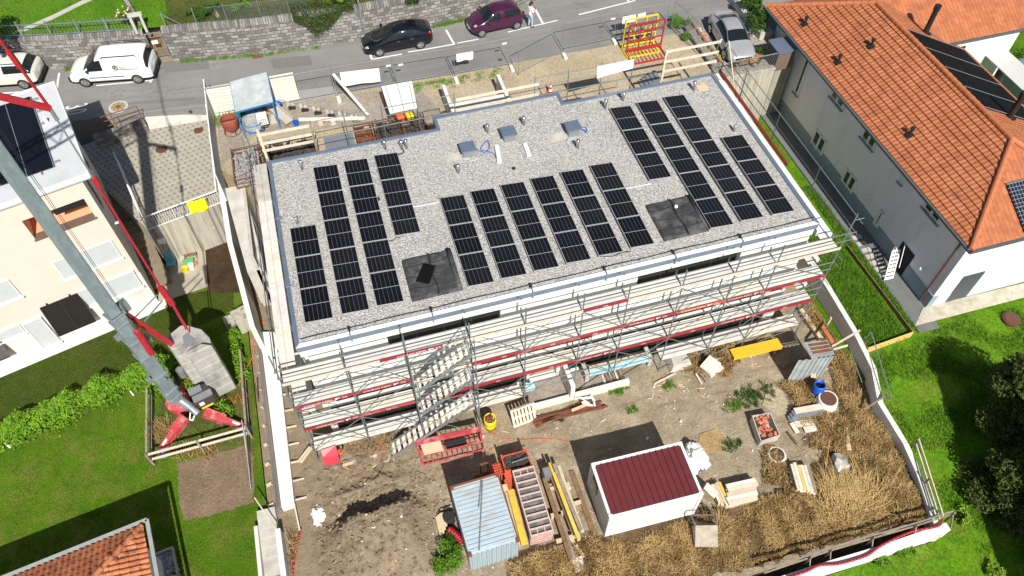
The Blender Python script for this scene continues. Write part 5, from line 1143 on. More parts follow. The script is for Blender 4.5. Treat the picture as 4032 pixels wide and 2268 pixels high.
def toe(x0, x1, z, m, txt=None, pos=.5, logo=False, y=yo-.035, worn=False):
    b = MB().box(x0,y-.015,z-.01,x1,y+.015,z+.145).build('toe_board', m, SC)
    if txt:
        xc = x0+(x1-x0)*pos; vs, fs = text_mesh(txt, .15, .0); ww = [v.x for v in vs]; l = MB().mesh([(xc+v.x*1.12, y-.019, z+.068+v.y) for v in vs], fs)
        if logo:
            e = xc+max(ww)*1.12+.12; l.box(e,y-.0195,z+.01,e+.10,y-.018,z+.13); l.box(e+.11,y-.0195,z+.08,e+.22,y-.018,z+.13)
            v2, f2 = text_mesh('CK', .18, 0); l.mesh([(e+.42+v.x, y-.019, z+.068+v.y) for v in v2], f2)
        l.build('lettering', TX, b)
CKT = 'CONRAD KERN'; sp_ = 0
for b, (tx, ps_, lg) in enumerate([(CKT,.45,True),('CK',.5,False),('CK',.4,False),('CK',.47,False),('CK',.5,False),(CKT,.3,True),('CK',.5,False),('CK',.5,False),(CKT,.4,True),('CK',.5,False)]): toe(XS[b]+.01,XS[b+1]-.01,3.05,M['redw'] if b in (1,) else M['red'],tx,ps_,lg)
for b, (tx, ps_, lg) in {0:(CKT,.4,True),1:(CKT,.4,True),3:('CK',.6,False),4:('CK',.5,False),5:('CK',.35,False),6:(CKT,.35,True),7:(CKT,.35,True),8:(CKT,.35,True),9:('CK',.5,False)}.items(): toe(XS[b]+.01,XS[b+1]-.01,5.0,ORB if b == 7 else (M['redw'] if b == 4 else M['red']),tx,ps_,lg)
toe(3.1,5.7,7.0,M['red'],CKT,.5,True); toe(XS[5]+.01,XS[6]-.01,7.0,M['red'],'CK',.5)
toe(XS[0],3.09,7.0,WBD); toe(5.71,XS[5]-.01,7.0,WBD); toe(XS[6]+.01,XS[10],7.0,WBD); toe(XS[2]+.01,XS[3]-.01,5.0,WBD)
# ladder stairs, one outside the other bays
def flight(x0, z0, x1, z1, n, y0=-1.62, y1=-.98):
    f_ = MB()
    for y in (y0, y1): f_.beam((x0,y,z0+.05),(x1,y,z1+.05),.045,.17); f_.tube((x0,y,z0+.75),(x1,y,z1+.9),.02,6); f_.tube((x0+.1,y,z0+.1),(x0+.1,y,z0+.8),.02,6); f_.tube((x1-.1,y,z1),(x1-.1,y,z1+.85),.02,6)
    s_ = f_.build('stair_flight', M['galv'], SC); tr = MB()
    for i in range(n):
        u = (i+.5)/n; x = x0+(x1-x0)*u; z = z0+(z1-z0)*u+.09; tr.box(x-.085,y0+.03,z-.02,x+.085,y1-.03,z+.012)
    tr.build('treads', M['ply'], s_)
flight(4.3,5.05,6.75,7.0,9); flight(4.3,3.1,6.75,5.0,9); flight(2.55,0,6.75,3.05,15,-1.75,-1.05)
mb = MB()
for x in (4.2,6.87):
    mb.tube((x,-1.68,0),(x,-1.68,8.2),.025,8)
    for z in DZ: mb.tube((x,yo,z+.02),(x,-1.68,z+.02),.022,6)
for z in (4.05,6.0,8.0): mb.tube((4.2,-1.68,z),(6.87,-1.68,z),.022,6)
for z0, z1 in ((.1,2.9),(3.1,4.9)): mb.tube((4.2,-1.7,z1),(6.87,-1.7,z0),.018,6)
mb.build('stair_tower_frame', M['tubem'], SC)
p = MB().box(5.6,-1.79,4.25,6.15,-1.775,4.36); b_ = p.xf(Matrix.Identity(4)).build('stair_sign', M['red'], SC)
# left side scaffold
SL = thing('scaffold', 'narrow side scaffold along the left edge of the gravel roof', 'scaffold', (-.5,5.8,0))
for y in (1.9,4.4,6.9,9.4,12.0):
    for x, h in ((-.86,8.9),(-.16,7.05)): MB().tube((x,y,0),(x,y,h),.026,8).build('standard', M['tubem'], SL)
for z in (3.05,5.0,7.0):
    for a, b in ((.0,1.9),(1.93,4.4),(4.43,6.9),(6.93,9.4),(9.43,12.0)):
        m_ = M['alu'] if int(a*3+z) % 3 == 0 else (M['conc'] if int(a) % 2 else M['ply']); mb = MB()
        for k in range(2): mb.box(-.82+k*.32,a,z-.05,-.82+k*.32+.31,b,z)
        mb.build('deck', m_, SL)
    for dz_ in (.5,1.0): MB().tube((-.86,-.9,z+dz_),(-.86,12.2,z+dz_),.023,6).build('guard_rail', M['tubem'], SL)
MB().box(-.93,1.0,7.0,-.90,12.0,7.16).build('toe_board', M['redw'], SL); MB().box(-.93,1.0,5.0,-.90,12.0,5.16).build('toe_board', M['woodw'], SL)
mb = MB()
for k, (a, b) in enumerate(((1.9,4.4),(4.4,6.9),(6.9,9.4))): mb.tube((-.9,a,3.1),(-.9,b,5.0),.02,6); mb.tube((-.9,b,5.1),(-.9,a,6.9),.02,6)
mb.build('brace', M['tubem'], SL)
# rear scaffold
SB = thing('scaffold', 'rear scaffold with timber guard boards on the street side of the block', 'scaffold', (11,12.5,0)); YB = 12.4
for x, h in ((-.7,9.2),(-.1,8.6),(2.36,8.6),(4.0,9.0),(5.86,8.85),(7.66,8.75),(9.54,8.75),(13.79,8.8),(15.6,8.87),(17.42,8.87),(19.17,8.85),(21.0,9.0),(24.0,8.9)):
    MB().tube((x,YB,.0),(x,YB,h),.026,8).build('standard', M['tubem'], SB)
    MB().tube((x,YB,7.0),(x,12.15 if 8.3 < x < 15 else 11.5,7.0),.022,6).build('transom', M['tubem'], SB)
mb = MB()
for a, b, m_ in ((-.1,2.3,'wood'),(2.4,4.1,'alu'),(4.1,8.2,'zincl')): MB().box(a,11.35,6.92,b,11.95,6.97).build('deck', M[m_], SB)
MB().box(15.05,11.42,6.92,19.3,12.1,6.96).build('deck', mat('green_glazed_deck', (.42,.50,.49), .12, 4, .3, stain=(.6,.66,.64), sscale=3, samt=.5), SB)
MB().box(19.35,11.42,6.92,24.0,12.1,6.97).build('deck', M['ply'], SB)
def gboards(a, b, zs, m):
    for z in zs: MB().box(a,YB-.06,z,b,YB-.03,z+.16).build('guard_board', m, SB)
gboards(-.2,2.45,(8.4,7.85,7.4), M['woodw']); gboards(9.6,14.0,(8.25,7.6), M['woodw']); gboards(20.9,24.1,(8.75,8.1,7.5), M['woodw'])
for (x0, x1, z) in ((2.3,9.6,8.65),(2.3,9.6,8.15),(2.3,9.6,7.55),(13.7,20.0,8.7),(13.7,20.0,8.15),(13.7,20.0,7.55),(-.8,2.3,8.0)): MB().tube((x0,YB,z),(x1,YB,z),.023,6).build('guard_rail', M['tubem'], SB)
MB().beam((-.1,YB-.1,6.5),(-.1,YB-.1,8.9),.12,.05).build('upright_board', M['woodw'], SB); MB().beam((2.36,YB-.1,6.6),(2.36,YB-.1,8.8),.12,.05).build('upright_board', M['woodg'], SB)
MB().beam((20.95,YB-.1,6.6),(20.95,YB-.1,9.0),.12,.05).build('upright_board', M['woodw'], SB)
MB().box(0.0,11.3,7.1,2.5,11.4,7.3).build('orange_board', mat('orange_plywood', (.66,.36,.12), .25, 5, .85), SB)
MB().box(.0,11.42,7.0,2.5,11.9,7.03).build('ply_sheet', M['woodw'], SB)
c4 = [PL('c',*a,(0,YB-.1,0),(0,1,0)) for a in ((905,672),(1282,598),(1268,690),(900,798))]; mb = MB(); n = 12
for j in range(7):
    for i in range(n+1):
        u, v = i/n, j/6; p = (c4[0]*(1-u)+c4[1]*u)*(1-v)+(c4[3]*(1-u)+c4[2]*u)*v; mb.v.append((p.x,p.y-.08*abs(mn.noise(Vector((u*5,v*3,1)))),p.z))
mb.f = [(j*(n+1)+i,j*(n+1)+i+1,(j+1)*(n+1)+i+1,(j+1)*(n+1)+i) for j in range(6) for i in range(n)]; mb.m = [0]*len(mb.f)
tag(mb.build('tarpaulin', M['tarp'], smooth=True), 'white tarpaulin hung over the rear scaffold rails', 'tarpaulin')
t = tag(MB().box(15.4,13.4,ZS,17.2,14.4,ZS+.72).build('dark_worktop', M['blackm']), 'black topped site table behind the rear scaffold', 'table')
# right side scaffold
SR = thing('scaffold', 'right side scaffold between the gravel roof and the tiled house', 'scaffold', (24.2,6,0))
for y in (2.65,6.5,10.0,12.3):
    for x, h in ((24.5,8.65),(23.75,6.95)): MB().tube((x,y,0),(x,y,h),.026,8).build('standard', M['tubem'], SR)
for z in (3.05,5.0,6.85):
    for a, b in ((.0,2.6),(2.63,6.5),(6.53,10.0),(10.03,12.2)): MB().box(23.6,a,z-.05,24.3,b,z).build('deck', M['offwhite'] if z > 6 else M['alu'], SR)
MB().box(24.37,4.6,6.85,24.41,12.3,7.08).build('toe_board', mat('dark_red_board', (.33,.012,.016), .1, 4, .5), SR); MB().box(23.45,.2,6.86,23.56,11.3,7.2).build('white_board', M['insul'], SR)
for z in (7.35,7.9,8.6): MB().tube((24.5,-.95,z),(24.5,12.4,z),.023,6).build('guard_rail', M['tubem'], SR)
for z in (3.6,4.1,5.5,6.0): MB().tube((24.5,-.9,z),(24.5,12.4,z),.02,6).build('guard_rail', M['tubem'], SR)
mb = MB()
for a, b in ((2.65,6.5),(6.5,10.0),(10.0,12.3)): mb.tube((24.53,a,3.1),(24.53,b,5.0),.02,6); mb.tube((24.53,b,5.1),(24.53,a,6.9),.02,6)
for z in (7.5,8.0,8.9): mb.tube((24.03,yo,z),(24.5,-.87,z),.022,6)
mb.build('brace', M['tubem'], SR); MB().beam((24.45,12.2,8.9),(24.4,9.2,5.6),.06,.03).build('leaning_board', M['wood'], SR)
# ---------------------------------------------------------------- left house (own frame: u along the front, v back)
LO = Vector((-7.84,10.72,0)); LA = R(14.4); LU = Vector((math.cos(LA),math.sin(LA),0)); LV = Vector((-math.sin(LA),math.cos(LA),0))
def lw(u, v, z): return LO+LU*u+LV*v+Vector((0,0,z))
def lf(k, x, y):
    p = PL(k,x,y,LO,LV); return (p-LO).dot(LU), p.z
LH = thing('terraced_house', 'cream house with roller shutters and solar panels on its flat roof', 'house', tuple(lw(-6,4,0)))
def lbox(mb, u0, v0, z0, u1, v1, z1, mi=0):
    P_ = [lw(u,v,z) for z in (z0,z1) for u, v in ((u0,v0),(u1,v0),(u1,v1),(u0,v1))]
    return mb.mesh(P_, [(3,2,1,0),(4,5,6,7),(0,1,5,4),(1,2,6,5),(2,3,7,6),(3,0,4,7)], mi)
HH = 9.3
def rect(k1, pts):
    q = [lf(k,x,y) for k, x, y in pts]; us = [a[0] for a in q]; zs = [a[1] for a in q]; return min(us), max(us), min(zs), max(zs)
lg = rect('e', (('e',360,980),('e',970,755),('e',865,570),('e',220,785))); lgL = lf('e',220,785)[0]
lu0, lu1, lz0, lz1 = min(lf('e',360,980)[0], lgL), lf('e',970,755)[0], (lf('e',360,980)[1]+lf('e',970,755)[1])/2, (lf('e',865,570)[1]+lf('e',220,785)[1])/2
wl = MB(); D = 1.5
lbox(wl,-14,0,2.55,lu0,.3,HH); lbox(wl,lu1,0,2.55,0,.3,HH); lbox(wl,lu0,0,2.55,lu1,.3,lz0); lbox(wl,lu0,0,lz1,lu1,.3,HH)
lbox(wl,-.3,.31,2.55,-.001,6.95,HH); lbox(wl,-14,6.8,2.55,-.31,6.95,HH); lbox(wl,-14,.31,2.55,-13.7,6.79,HH); wl.build('wall', M['peach'], LH)
b_ = MB(); lbox(b_,-14,-.03,0,.02,7.1,2.54); b_.build('base_wall', M['concw'], LH)
lo = MB(); lbox(lo,lu0-.3,D,lz0-.3,lu1+.3,D+.1,lz1+.3); lbox(lo,lu0-.05,.31,lz0-.3,lu0-.001,D,lz1+.3); lbox(lo,lu1+.001,.31,lz0-.3,lu1+.05,D,lz1+.3); lbox(lo,lu0,.31,lz0-.3,lu1,D,lz0-.02); lbox(lo,lu0,.31,lz1+.0,lu1,D,lz1+.1); lo.build('loggia', M['salmon'], LH)
sl = MB(); lbox(sl,lu0-.05,-.08,lz0-.06,lu1+.05,.35,lz0+.02); sl.build('sill', mat('bronze_sill', (.16,.11,.09), .1, 3, .5), LH)
sh = MB(); a = lf('e',530,690)[0]; 
for i in range(5): lbox(sh,a,.10,lz1-.08-i*.09,lu1-.06,.16,lz1-.02-i*.09)
sh.build('rolled_awning', M['blackm'], LH)
def shutter(pts, out=.05):
    u0, u1, z0, z1 = pts; mb = MB(); fr = MB(); n = max(4, int((z1-z0)/.09))
    for i in range(n): lbox(mb,u0+.05,-out,z0+(z1-z0)*i/n,u1-.05,-.001,z0+(z1-z0)*(i+.72)/n)
    for uu in (u0,u1-.05): lbox(fr,uu,-out-.03,z0,uu+.05,0,z1)
    lbox(fr,u0-.05,-out-.09,z0-.08,u1+.05,0,z0-.001); s_ = mb.build('roller_shutter', M['shutter'], LH); fr.build('shutter_frame', M['zincl'], s_)
def R4(k, *p): return rect(k, tuple((k,x,y) for x, y in p))
u0 = lf('e',650,1370)[0]; u1 = lf('e',1235,1150)[0]; z0 = lf('e',1235,1155)[1]; z1 = lf('e',1115,985)[1]; shutter((u0,u1,z0,z1))
u1 = lf('i',220,95)[0]; shutter((u1-2.6,u1,lf('i',220,100)[1],lf('e',70,1385)[1]))
u1 = lf('i',1450,0)[0]; u0 = lf('i',1105,125)[0]; z0 = lf('i',1110,125)[1]; z1 = lf('e',1330,1290)[1]; shutter((u0,u1,z0,z1),.12)
shutter((lf('i',890,205)[0],lf('i',975,185)[0]+.25,lf('i',890,205)[1],lf('i',770,60)[1]),.08)
shutter((lf('i',430,615)[0],lf('i',610,540)[0],lf('i',430,620)[1],lf('i',400,305)[1]),.16)
u1 = lf('i',270,455)[0]; shutter((u1-2.4,u1-.05,lf('i',270,460)[1],lf('i',205,380)[1]),.08)
def balcony_panel(u0, u1, z0, z1, lb):
    t = thing('balcony_solar_panel', lb, 'solar panel', tuple(lw((u0+u1)/2,-.1,z0)), group='black panels leaning on the left house'); mb = MB(); fr = MB(); nx, ny = 9, 14
    for i in range(nx):
        for j in range(ny):
            p = lambda a, b: lw(u0+(u1-u0)*a/nx, -.55*(1-b/ny)-.03, z0+(z1-z0)*b/ny); mb.face([p(i+.06,j+.06),p(i+.94,j+.06),p(i+.94,j+.94),p(i+.06,j+.94)])
    a, b, c, d = [lw(*q) for q in ((u0,-.575,z0),(u1,-.575,z0),(u1,-.025,z1),(u0,-.025,z1))]
    fr.face([v+LV*.02 for v in (a,b,c,d)]); 
    for p, q in ((a,b),(b,c),(c,d),(d,a)): fr.beam(p,q,.05,.05)
    mid = (a+b)/2; m2 = (c+d)/2; fr.beam(mid,m2,.05,.03)
    for q in (.2,.8): v = d.lerp(c,q); fr.beam(v, v+Vector((0,0,.15)), .08,.05)
    mb.build('cells', mat('brown_black_cells', (.016,.013,.010), .2, 4, .4) if 'brown_black_cells' not in bpy.data.materials else bpy.data.materials['brown_black_cells'], t); fr.build('frame', M['blackm'], t)
def pfoot(k, x, y): # on the tilted foot plane .55 in front
    p = PL(k,x,y,LO-LV*.55,LV); return (p-LO).dot(LU), p.z
a, b, c = pfoot('i',600,510), pfoot('i',970,357), lf('i',765,85); balcony_panel(a[0], b[0], (a[1]+b[1])/2, c[1], 'black gridded solar panel leaning on the cream house wall by the mast')
a = pfoot('i',100,715); balcony_panel(a[0]-1.9, a[0], a[1], lf('i',0,605)[1]+.35, 'black gridded solar panel on the house wall at the left picture edge')
# roof
rf = MB(); lbox(rf,-14.2,-.18,HH+.02,.40,7.08,HH+.32); rf.build('roof', mat('pale_roof_membrane', (.58,.59,.60), .05, 1.2, .6, stain=(.48,.49,.5), sscale=1, samt=.5), LH)
rt = MB(); lbox(rt,-14.24,-.22,HH+.12,.44,-.181,HH+.37); lbox(rt,.401,-.18,HH+.12,.44,7.08,HH+.37); lbox(rt,-14.2,7.081,HH+.1,.44,7.12,HH+.38); rt.build('roof_edge', M['zincl'], LH)
ZT = HH+.32
def lr(k, x, y): p = Q(k,x,y,ZT+.12); d = p-LO; return d.dot(LU), d.dot(LV)
pa, pb, pc = lr('a',310,975), lr('e',545,240), lr('a',0,1090); U1 = (pa[0]+pb[0])/2; V0, V1 = pb[1], pa[1]; t = thing('roof_solar_array', 'black solar array on the flat roof of the cream house', 'solar panels', tuple(lw(U1-3,3,ZT)))
for i in range(4):
    c_ = MB(); lbox(c_,U1-(i+1)*1.12,V0,ZT+.09,U1-i*1.12-.03,V1,ZT+.125); c_.build('module', mat('blue_black_cells', (.007,.008,.013), .15, 3, .3, spec=.3) if 'blue_black_cells' not in bpy.data.materials else bpy.data.materials['blue_black_cells'], t)
ml = MB()
for i in range(5): lbox(ml,U1-i*1.12-.03,V0,ZT+.09,U1-i*1.12,V1,ZT+.13)
for j in range(6): v = V0+.3+(V1-V0-.6)*j/5; lbox(ml,U1+.0,v,ZT+.01,U1+.28,v+.07,ZT+.10)
for i in range(4): lbox(ml,U1-.6-i*1.12,V0-.18,ZT,U1-.54-i*1.12,V0,ZT+.09)
ml.build('mounting_rail', M['greym'], t)
v_ = lr('a',465,1225); MB().lathe(lw(v_[0],v_[1],ZT-.02),[(.09,0),(.09,.3),(.07,.3)],12).build('vent_pipe', M['white'], LH)
sw = MB()
for v0, z0 in ((1.2,6.3),(3.2,3.4),(4.8,5.8)): lbox(sw,.0,v0,z0,.02,v0+.55,z0+1.7)
sw.build('side_window', mat('dark_side_pane', (.03,.04,.05), .1, 2, .2), LH); 
mb = MB()
for z in (5.6,): p = lw(.02,.7,z); mb.beam(p, p+LU*.3, .08,.08)
mb.build('wall_lamp', M['white'], LH)
st = MB(); lbox(st,-14,-.62,.0,.35,-.031,.05); struct('house_paving_strip', st, M['concw'])
# terrace stairs, walls, rail
ts = thing('garden_stairs', 'weathered timber edged stairs between the cream house and the terrace wall', 'stairs', tuple(lw(.6,3,0))); mb = MB(); n = 15
for i in range(n):
    v = .9+i*.33; z = (i+1)*(tz(16)/ (n+1)); lbox(mb,.03,v,0,1.02,v+.36,z)
mb.build('steps', mat('grey_brown_steps', (.24,.20,.14), .25, 4, .9, stain=(.13,.12,.07), sscale=2, samt=.7), ts)
tw = thing('terrace_wall', 'streaky concrete retaining wall below the terrace railing', 'wall', (-5.3,13.6,0)); A = Vector((-7.24,13.23,0)); B = Vector((-3.35,14.1,0)); BL_ = A+LV*5.0
MB().beam(A+Vector((0,.12,1.45)), B+Vector((0,.12,1.45)), .25, 2.9).build('front_wall', M['concs'], tw); MB().beam(A+LV*.26+Vector((0,0,1.45)), BL_+Vector((0,0,1.45)), .2, 2.98).build('side_wall', M['concs'], tw)
MB().lathe(PL('e',2165,857,A,Vector((-.22,.97,0))),[(.05,-.02),(.05,.0)],10).build('drain_hole', M['white'], tw)
p = PL('e',1635,985,A,Vector((-.22,.97,0))); MB().box(p.x-.18,p.y-.15,p.z-.18,p.x+.18,p.y-.03,p.z+.18).build('wall_box', M['white'], tw)
tr_ = thing('terrace_railing', 'white steel railing around the paved terrace', 'railing', (-5.3,13.5,2.9)); rl = MB(); br = MB()
def railing(P0, P1, z0, z1):
    a = Vector((*P0,z0)); b = Vector((*P1,z1)); up = Vector((0,0,1)); rl.beam(a+up*1.0,b+up*1.0,.06,.05); rl.beam(a+up*.1,b+up*.1,.04,.04); L = (b-a).length; k = int(L/.125)
    for i in range(k+1): p = a.lerp(b,i/k); br.tube(p+up*.1,p+up*1.0,.009 if i % 12 else .022,6)
railing((-7.24,13.2),(-3.4,14.05),2.9,2.95); railing((-7.26,13.25),tuple((BL_)[:2]),2.92,tz(BL_.y)); railing((-3.4,14.1),(-3.35,16.6),2.95,3.35)
rl.build('rail', M['white'], tr_); br.build('bars', M['white'], tr_)
n_ = Vector((-.218,.976,0)); O_ = Vector((-7.24,13.1,0)); c4 = [PL('e',x,y,O_,n_) for x, y in ((1890,600),(2070,550),(2120,665),(1945,720))]; mb = MB(); n = 12
for j in range(n+1):
    for i in range(n+1):
        u, v = i/n, j/n; p = (c4[0]*(1-u)+c4[1]*u)*(1-v)+(c4[3]*(1-u)+c4[2]*u)*v; mb.v.append((p.x,p.y-.05*math.sin(u*9+v*2)*v-.03,p.z-.05*math.sin(u*3.1)))
mb.f = [(j*(n+1)+i,j*(n+1)+i+1,(j+1)*(n+1)+i+1,(j+1)*(n+1)+i) for j in range(n) for i in range(n)]; mb.m = [0]*len(mb.f)
tag(mb.build('yellow_towel', M['towel'], smooth=True), 'bright yellow cloth hanging over the white terrace railing', 'cloth')
tag(MB().beam((-9.6,19.75,3.9),(-6.85,20.3,3.9),.4,1.1).build('terrace_stone_wall', M['stone']), 'low stone wall with iron rail between road and terrace', 'wall')
t = thing('road_railing', 'rusty three bar iron railing above the terrace by the painted thirty', 'railing', (-8.2,20,ZS)); mb = MB()
for z in (.35,.7,1.05): mb.tube((-9.7,19.8,ZS+z),(-6.9,20.35,ZS+z),.025,6)
for u in (0,.5,1): mb.tube((-9.7+2.8*u,19.8+.55*u,ZS),(-9.7+2.8*u,19.8+.55*u,ZS+1.08),.025,6)
mb.build('bars', M['rust'], t)
# white boundary wall stepping down, concrete ramp, strip wall
tag(MB().mesh([Vector(p) for p in ((-3.28,15.3,0),(-3.02,15.3,0),(-3.02,11,0),(-3.28,11,0),(-2.75,5.8,0),(-2.5,5.8,0))]+[Vector(p) for p in ((-3.28,15.3,4.15),(-3.02,15.3,4.15),(-3.02,11,3.05),(-3.28,11,3.05),(-2.75,5.8,2.45),(-2.5,5.8,2.45))],
    [(6,9,8,7),(9,10,11,8),(3,9,6,0)[::-1],(1,7,8,2),(2,8,11,5),(3,4,10,9)[::1],(4,5,11,10),(0,6,7,1)]).build('white_boundary_wall', M['concw']), 'white topped concrete wall sloping down between patio and building site', 'wall')
mb = MB(); rp = [(-2.95,14.1,3.95),(-1.95,14.1,3.95),(-1.6,8.8,3.0),(-2.45,8.8,3.0)]; mb.mesh([(x,y,0) for x,y,z in rp]+rp, [(4,7,6,5)[::-1],(0,1,5,4)[::-1],(1,2,6,5),(2,3,7,6),(3,0,4,7)]); mb.box(-2.0,8.8,0,-1.85,14.1,4.1)
tag(mb.build('concrete_ramp', M['conc']), 'grey concrete ramp slab beside the left scaffold', 'ramp')
s1, s2, s3, s4_ = Q('n',270,780,.45), Q('n',395,740,.45), Q('j',60,470,.45), Q('j',215,470,.45)
tag(MB().mesh([(s1.x,s1.y,0),(s2.x,s2.y,0),(s4_.x,s4_.y,0),(s3.x,s3.y,0),(s1.x,s1.y,.45),(s2.x,s2.y,.45),(s4_.x,s4_.y,.45),(s3.x,s3.y,.45)],[(4,5,6,7),(0,1,5,4),(1,2,6,5),(2,3,7,6),(3,0,4,7)]).build('strip_foundation', mat('bright_concrete', (.76,.75,.71), .04, 2, .9, stain=(.6,.58,.52), sscale=1.2, samt=.4)), 'long pale concrete foundation strip left of the scaffold', 'foundation')
mb = MB(); dd = (s3-s1); L = dd.length; k = int(L/.10)
for i in range(k):
    p = s1+dd*(i/k); mb.tube((p.x-.05,p.y,.0),(p.x-.30,p.y+.05,.52),.008,4); mb.tube((p.x-.30,p.y,.0),(p.x-.05,p.y+.05,.52),.008,4)
for o in (-.05,-.18,-.30):
    for z in (.05,.5): mb.tube((s1.x+o,s1.y,z),(s3.x+o,s3.y,z),.009,4)
tag(mb.build('reinforcement_cage', mat('steel_rebar', (.30,.28,.27), .2, 6, .6)), 'wire reinforcement cage along the pale concrete strip', 'cage')
for i in range(9):
    y = s1.y+.4+i*(L-.6)/9; tag(MB().beam((s1.x-.65+.04*i,y,.06),(s1.x-.36,y+.05,.10),.14,.09).build('timber_block', M['wood']), 'short timber block wedged left of the long concrete strip', 'timber block', 'timber wedges along the concrete strip')
for i in range(8):
    y = s1.y+.3+i*(L-1.4)/9; tag(MB().beam((s2.x+.03,y,.2),(s2.x+.5,y+.08,.03),.05,.10).build('strip_prop', M['woodw']), 'short timber prop on the building side of the long concrete strip', 'prop', 'timber props along the concrete strip')
# patio things
t = thing('garden_chair', 'pale blue plastic chair on the patio', 'chair', tuple(Q('e',1750,1250,.0))); p = Q('e',1745,1240,.2)
soft(rbox((p.x,p.y,.42),(.5,.5,.05)).build('seat', mat('pale_blue_plastic', (.14,.42,.50), .05, 3, .5), t), .03, 2); soft(rbox((p.x,p.y+.24,.72),(.5,.06,.62),(R(-15),0,0)).build('backrest', bpy.data.materials['pale_blue_plastic'], t), .03, 2)
for a in (-1,1):
    for b in (-1,1): MB().tube((p.x+a*.22,p.y+b*.2,.0),(p.x+a*.2,p.y+b*.18,.42),.018,6).build('leg', M['greym'], t)
def bucket(label, k, x, y, m, r=.17, h=.3, z=.02, cat='bucket', nm='bucket'):
    c = Q(k,x,y,z+h*.6); t = thing(nm, label, cat, (c.x,c.y,z)); MB().lathe((c.x,c.y,z),[(r*.75,0),(r,h),(r*1.06,h),(r*1.06,h-.02),(r*.93,h-.01),(r*.7,.05)],16).build('tub', m, t); return t
bucket('yellow bucket with black handle on the patio','e',1878,1280,M['yellow'],.18,.34); bucket('white bucket beside the yellow bucket on the patio','e',1935,1255,M['white'],.18,.28)
c = Q('e',1910,1205,.2); tag(soft(MB().box(c.x-.3,c.y-.16,.02,c.x+.3,c.y+.16,.3).build('green_crate', plain('green_plastic', (.10,.42,.16), .5)), .03, 2), 'green plastic box lid behind the patio buckets', 'box')
c = Q('e',1925,1230,.1); tag(soft(MB().box(c.x-.42,c.y-.1,.02,c.x+.42,c.y+.09,.16).build('clay_trough', M['clay']), .02), 'terracotta trough behind the patio buckets', 'trough')
c = Q('e',1840,1190,.1); tag(MB().box(c.x-.18,c.y-.15,.02,c.x+.18,c.y+.2,.22).build('grey_box', M['conc']), 'small grey box between the blue chair and the green box', 'box')
c = Q('e',1925,1150,.4); mb = MB()
for i in range(6): mb.beam((c.x-.3+i*.12,c.y,.35),(c.x-.3+i*.12,c.y+.25,.36),.05,.02)
for a in (-.3,.3):
    for b in (0,.25): mb.beam((c.x+a,c.y+b,.02),(c.x+a,c.y+b,.35),.03,.03)
tag(mb.build('plant_stand', M['woodb']), 'small dark slatted stand at the terrace wall', 'stand')
# ---------------------------------------------------------------- crane
CRN = thing('tower_crane', 'red and grey self erecting crane with tall galvanised mast and concrete ballast', 'crane', (-6.74,3.57,0)); cx, cy = -6.74, 3.57
ca = math.atan2(1.23,1.74); E1 = Vector((math.cos(ca),math.sin(ca),0)); E2 = Vector((-E1.y,E1.x,0)); M0 = Vector((cx,cy,0))
def cw(r, s, z): return M0+E1*r+E2*s+Vector((0,0,z))
def obox(mb, r0, s0, z0, r1, s1, z1):
    P_ = [cw(r,s,z) for z in (z0,z1) for r, s in ((r0,s0),(r1,s0),(r1,s1),(r0,s1))]; return mb.mesh(P_, [(3,2,1,0),(4,5,6,7),(0,1,5,4),(1,2,6,5),(2,3,7,6),(3,0,4,7)])
ms = MB(); h_ = .29
obox(ms,-h_,-h_,1.2,h_,h_,8.3); obox(ms,-.24,-.24,8.3,.24,.24,21.5); mo = ms.build('mast', M['mast'], CRN); soft(mo, .05, 2)
for z in (1.6,2.2,3.6,5.2,6.4,7.7,8.25):
    cl = MB(); obox(cl,-h_-.05,-h_-.05,z,h_+.05,h_+.05,z+.05); cl.build('mast_collar', M['galv'], CRN)
for q in ((-h_-.25,-.1,3.4,-h_,.1,3.65),(-h_-.25,-.1,6.9,-h_,.1,7.15),(-.1,-h_-.22,3.4,.1,-h_,3.5),(-.1,-h_-.22,6.9,.1,-h_,7.0),(h_,-.12,8.0,h_+.35,.12,8.6),(h_,-.2,5.7,h_+.3,.2,6.0)):
    cl = MB(); obox(cl,*q); cl.build('bracket', M['galv'], CRN)
hd = lambda k, x, y: PL(k,x,y,M0,E2)
he = lambda k, x, y: PL(k,x,y,M0-E2*.42,E2)
cyl = MB().tube(he('i',1385,455), he('i',1540,690), .14, 12); cyl.build('hydraulic_cylinder', M['red'], CRN); MB().tube(he('i',1310,350), he('i',1390,470), .05, 10).build('piston_rod', M['chrome'], CRN)
obox(MB(),0,0,0,1,1,1); mb = MB(); a, b = hd('i',1165,215), hd('i',1905,705); mb.beam(a, b, .17, .22); mb.build('strut', M['red'], CRN)
mb = MB()
for z in (0,): mb.beam(hd('i',1650,150),hd('i',1270,590),.05,.05).beam(hd('i',1640,130)+E2*.3,hd('i',1260,570)+E2*.5,.04,.04)
mb.build('tie_rod', M['galv'], CRN)
mb = MB().beam(cw(2.05,0,14.25), cw(2.07,0,7.6), .07, .07); mb.beam(cw(2.07,.0,14.35), cw(2.07,0,13.9), .16,.13); mb.beam(cw(2.07,0,7.9), cw(2.13,0,6.6), .24, .16)
for s_ in (-.09,.09): mb.beam(cw(2.13,s_,6.6), cw(2.1,s_*1.6,4.4), .05, .05)
mb.build('backstay_rod', M['red'], CRN); MB().tube(cw(2.04,0,17.1), cw(2.05,0,14.3), .03, 8).tube(cw(2.03,0,17.5), cw(2.04,0,17.0), .07, 8).build('backstay_cable', M['galv'], CRN)
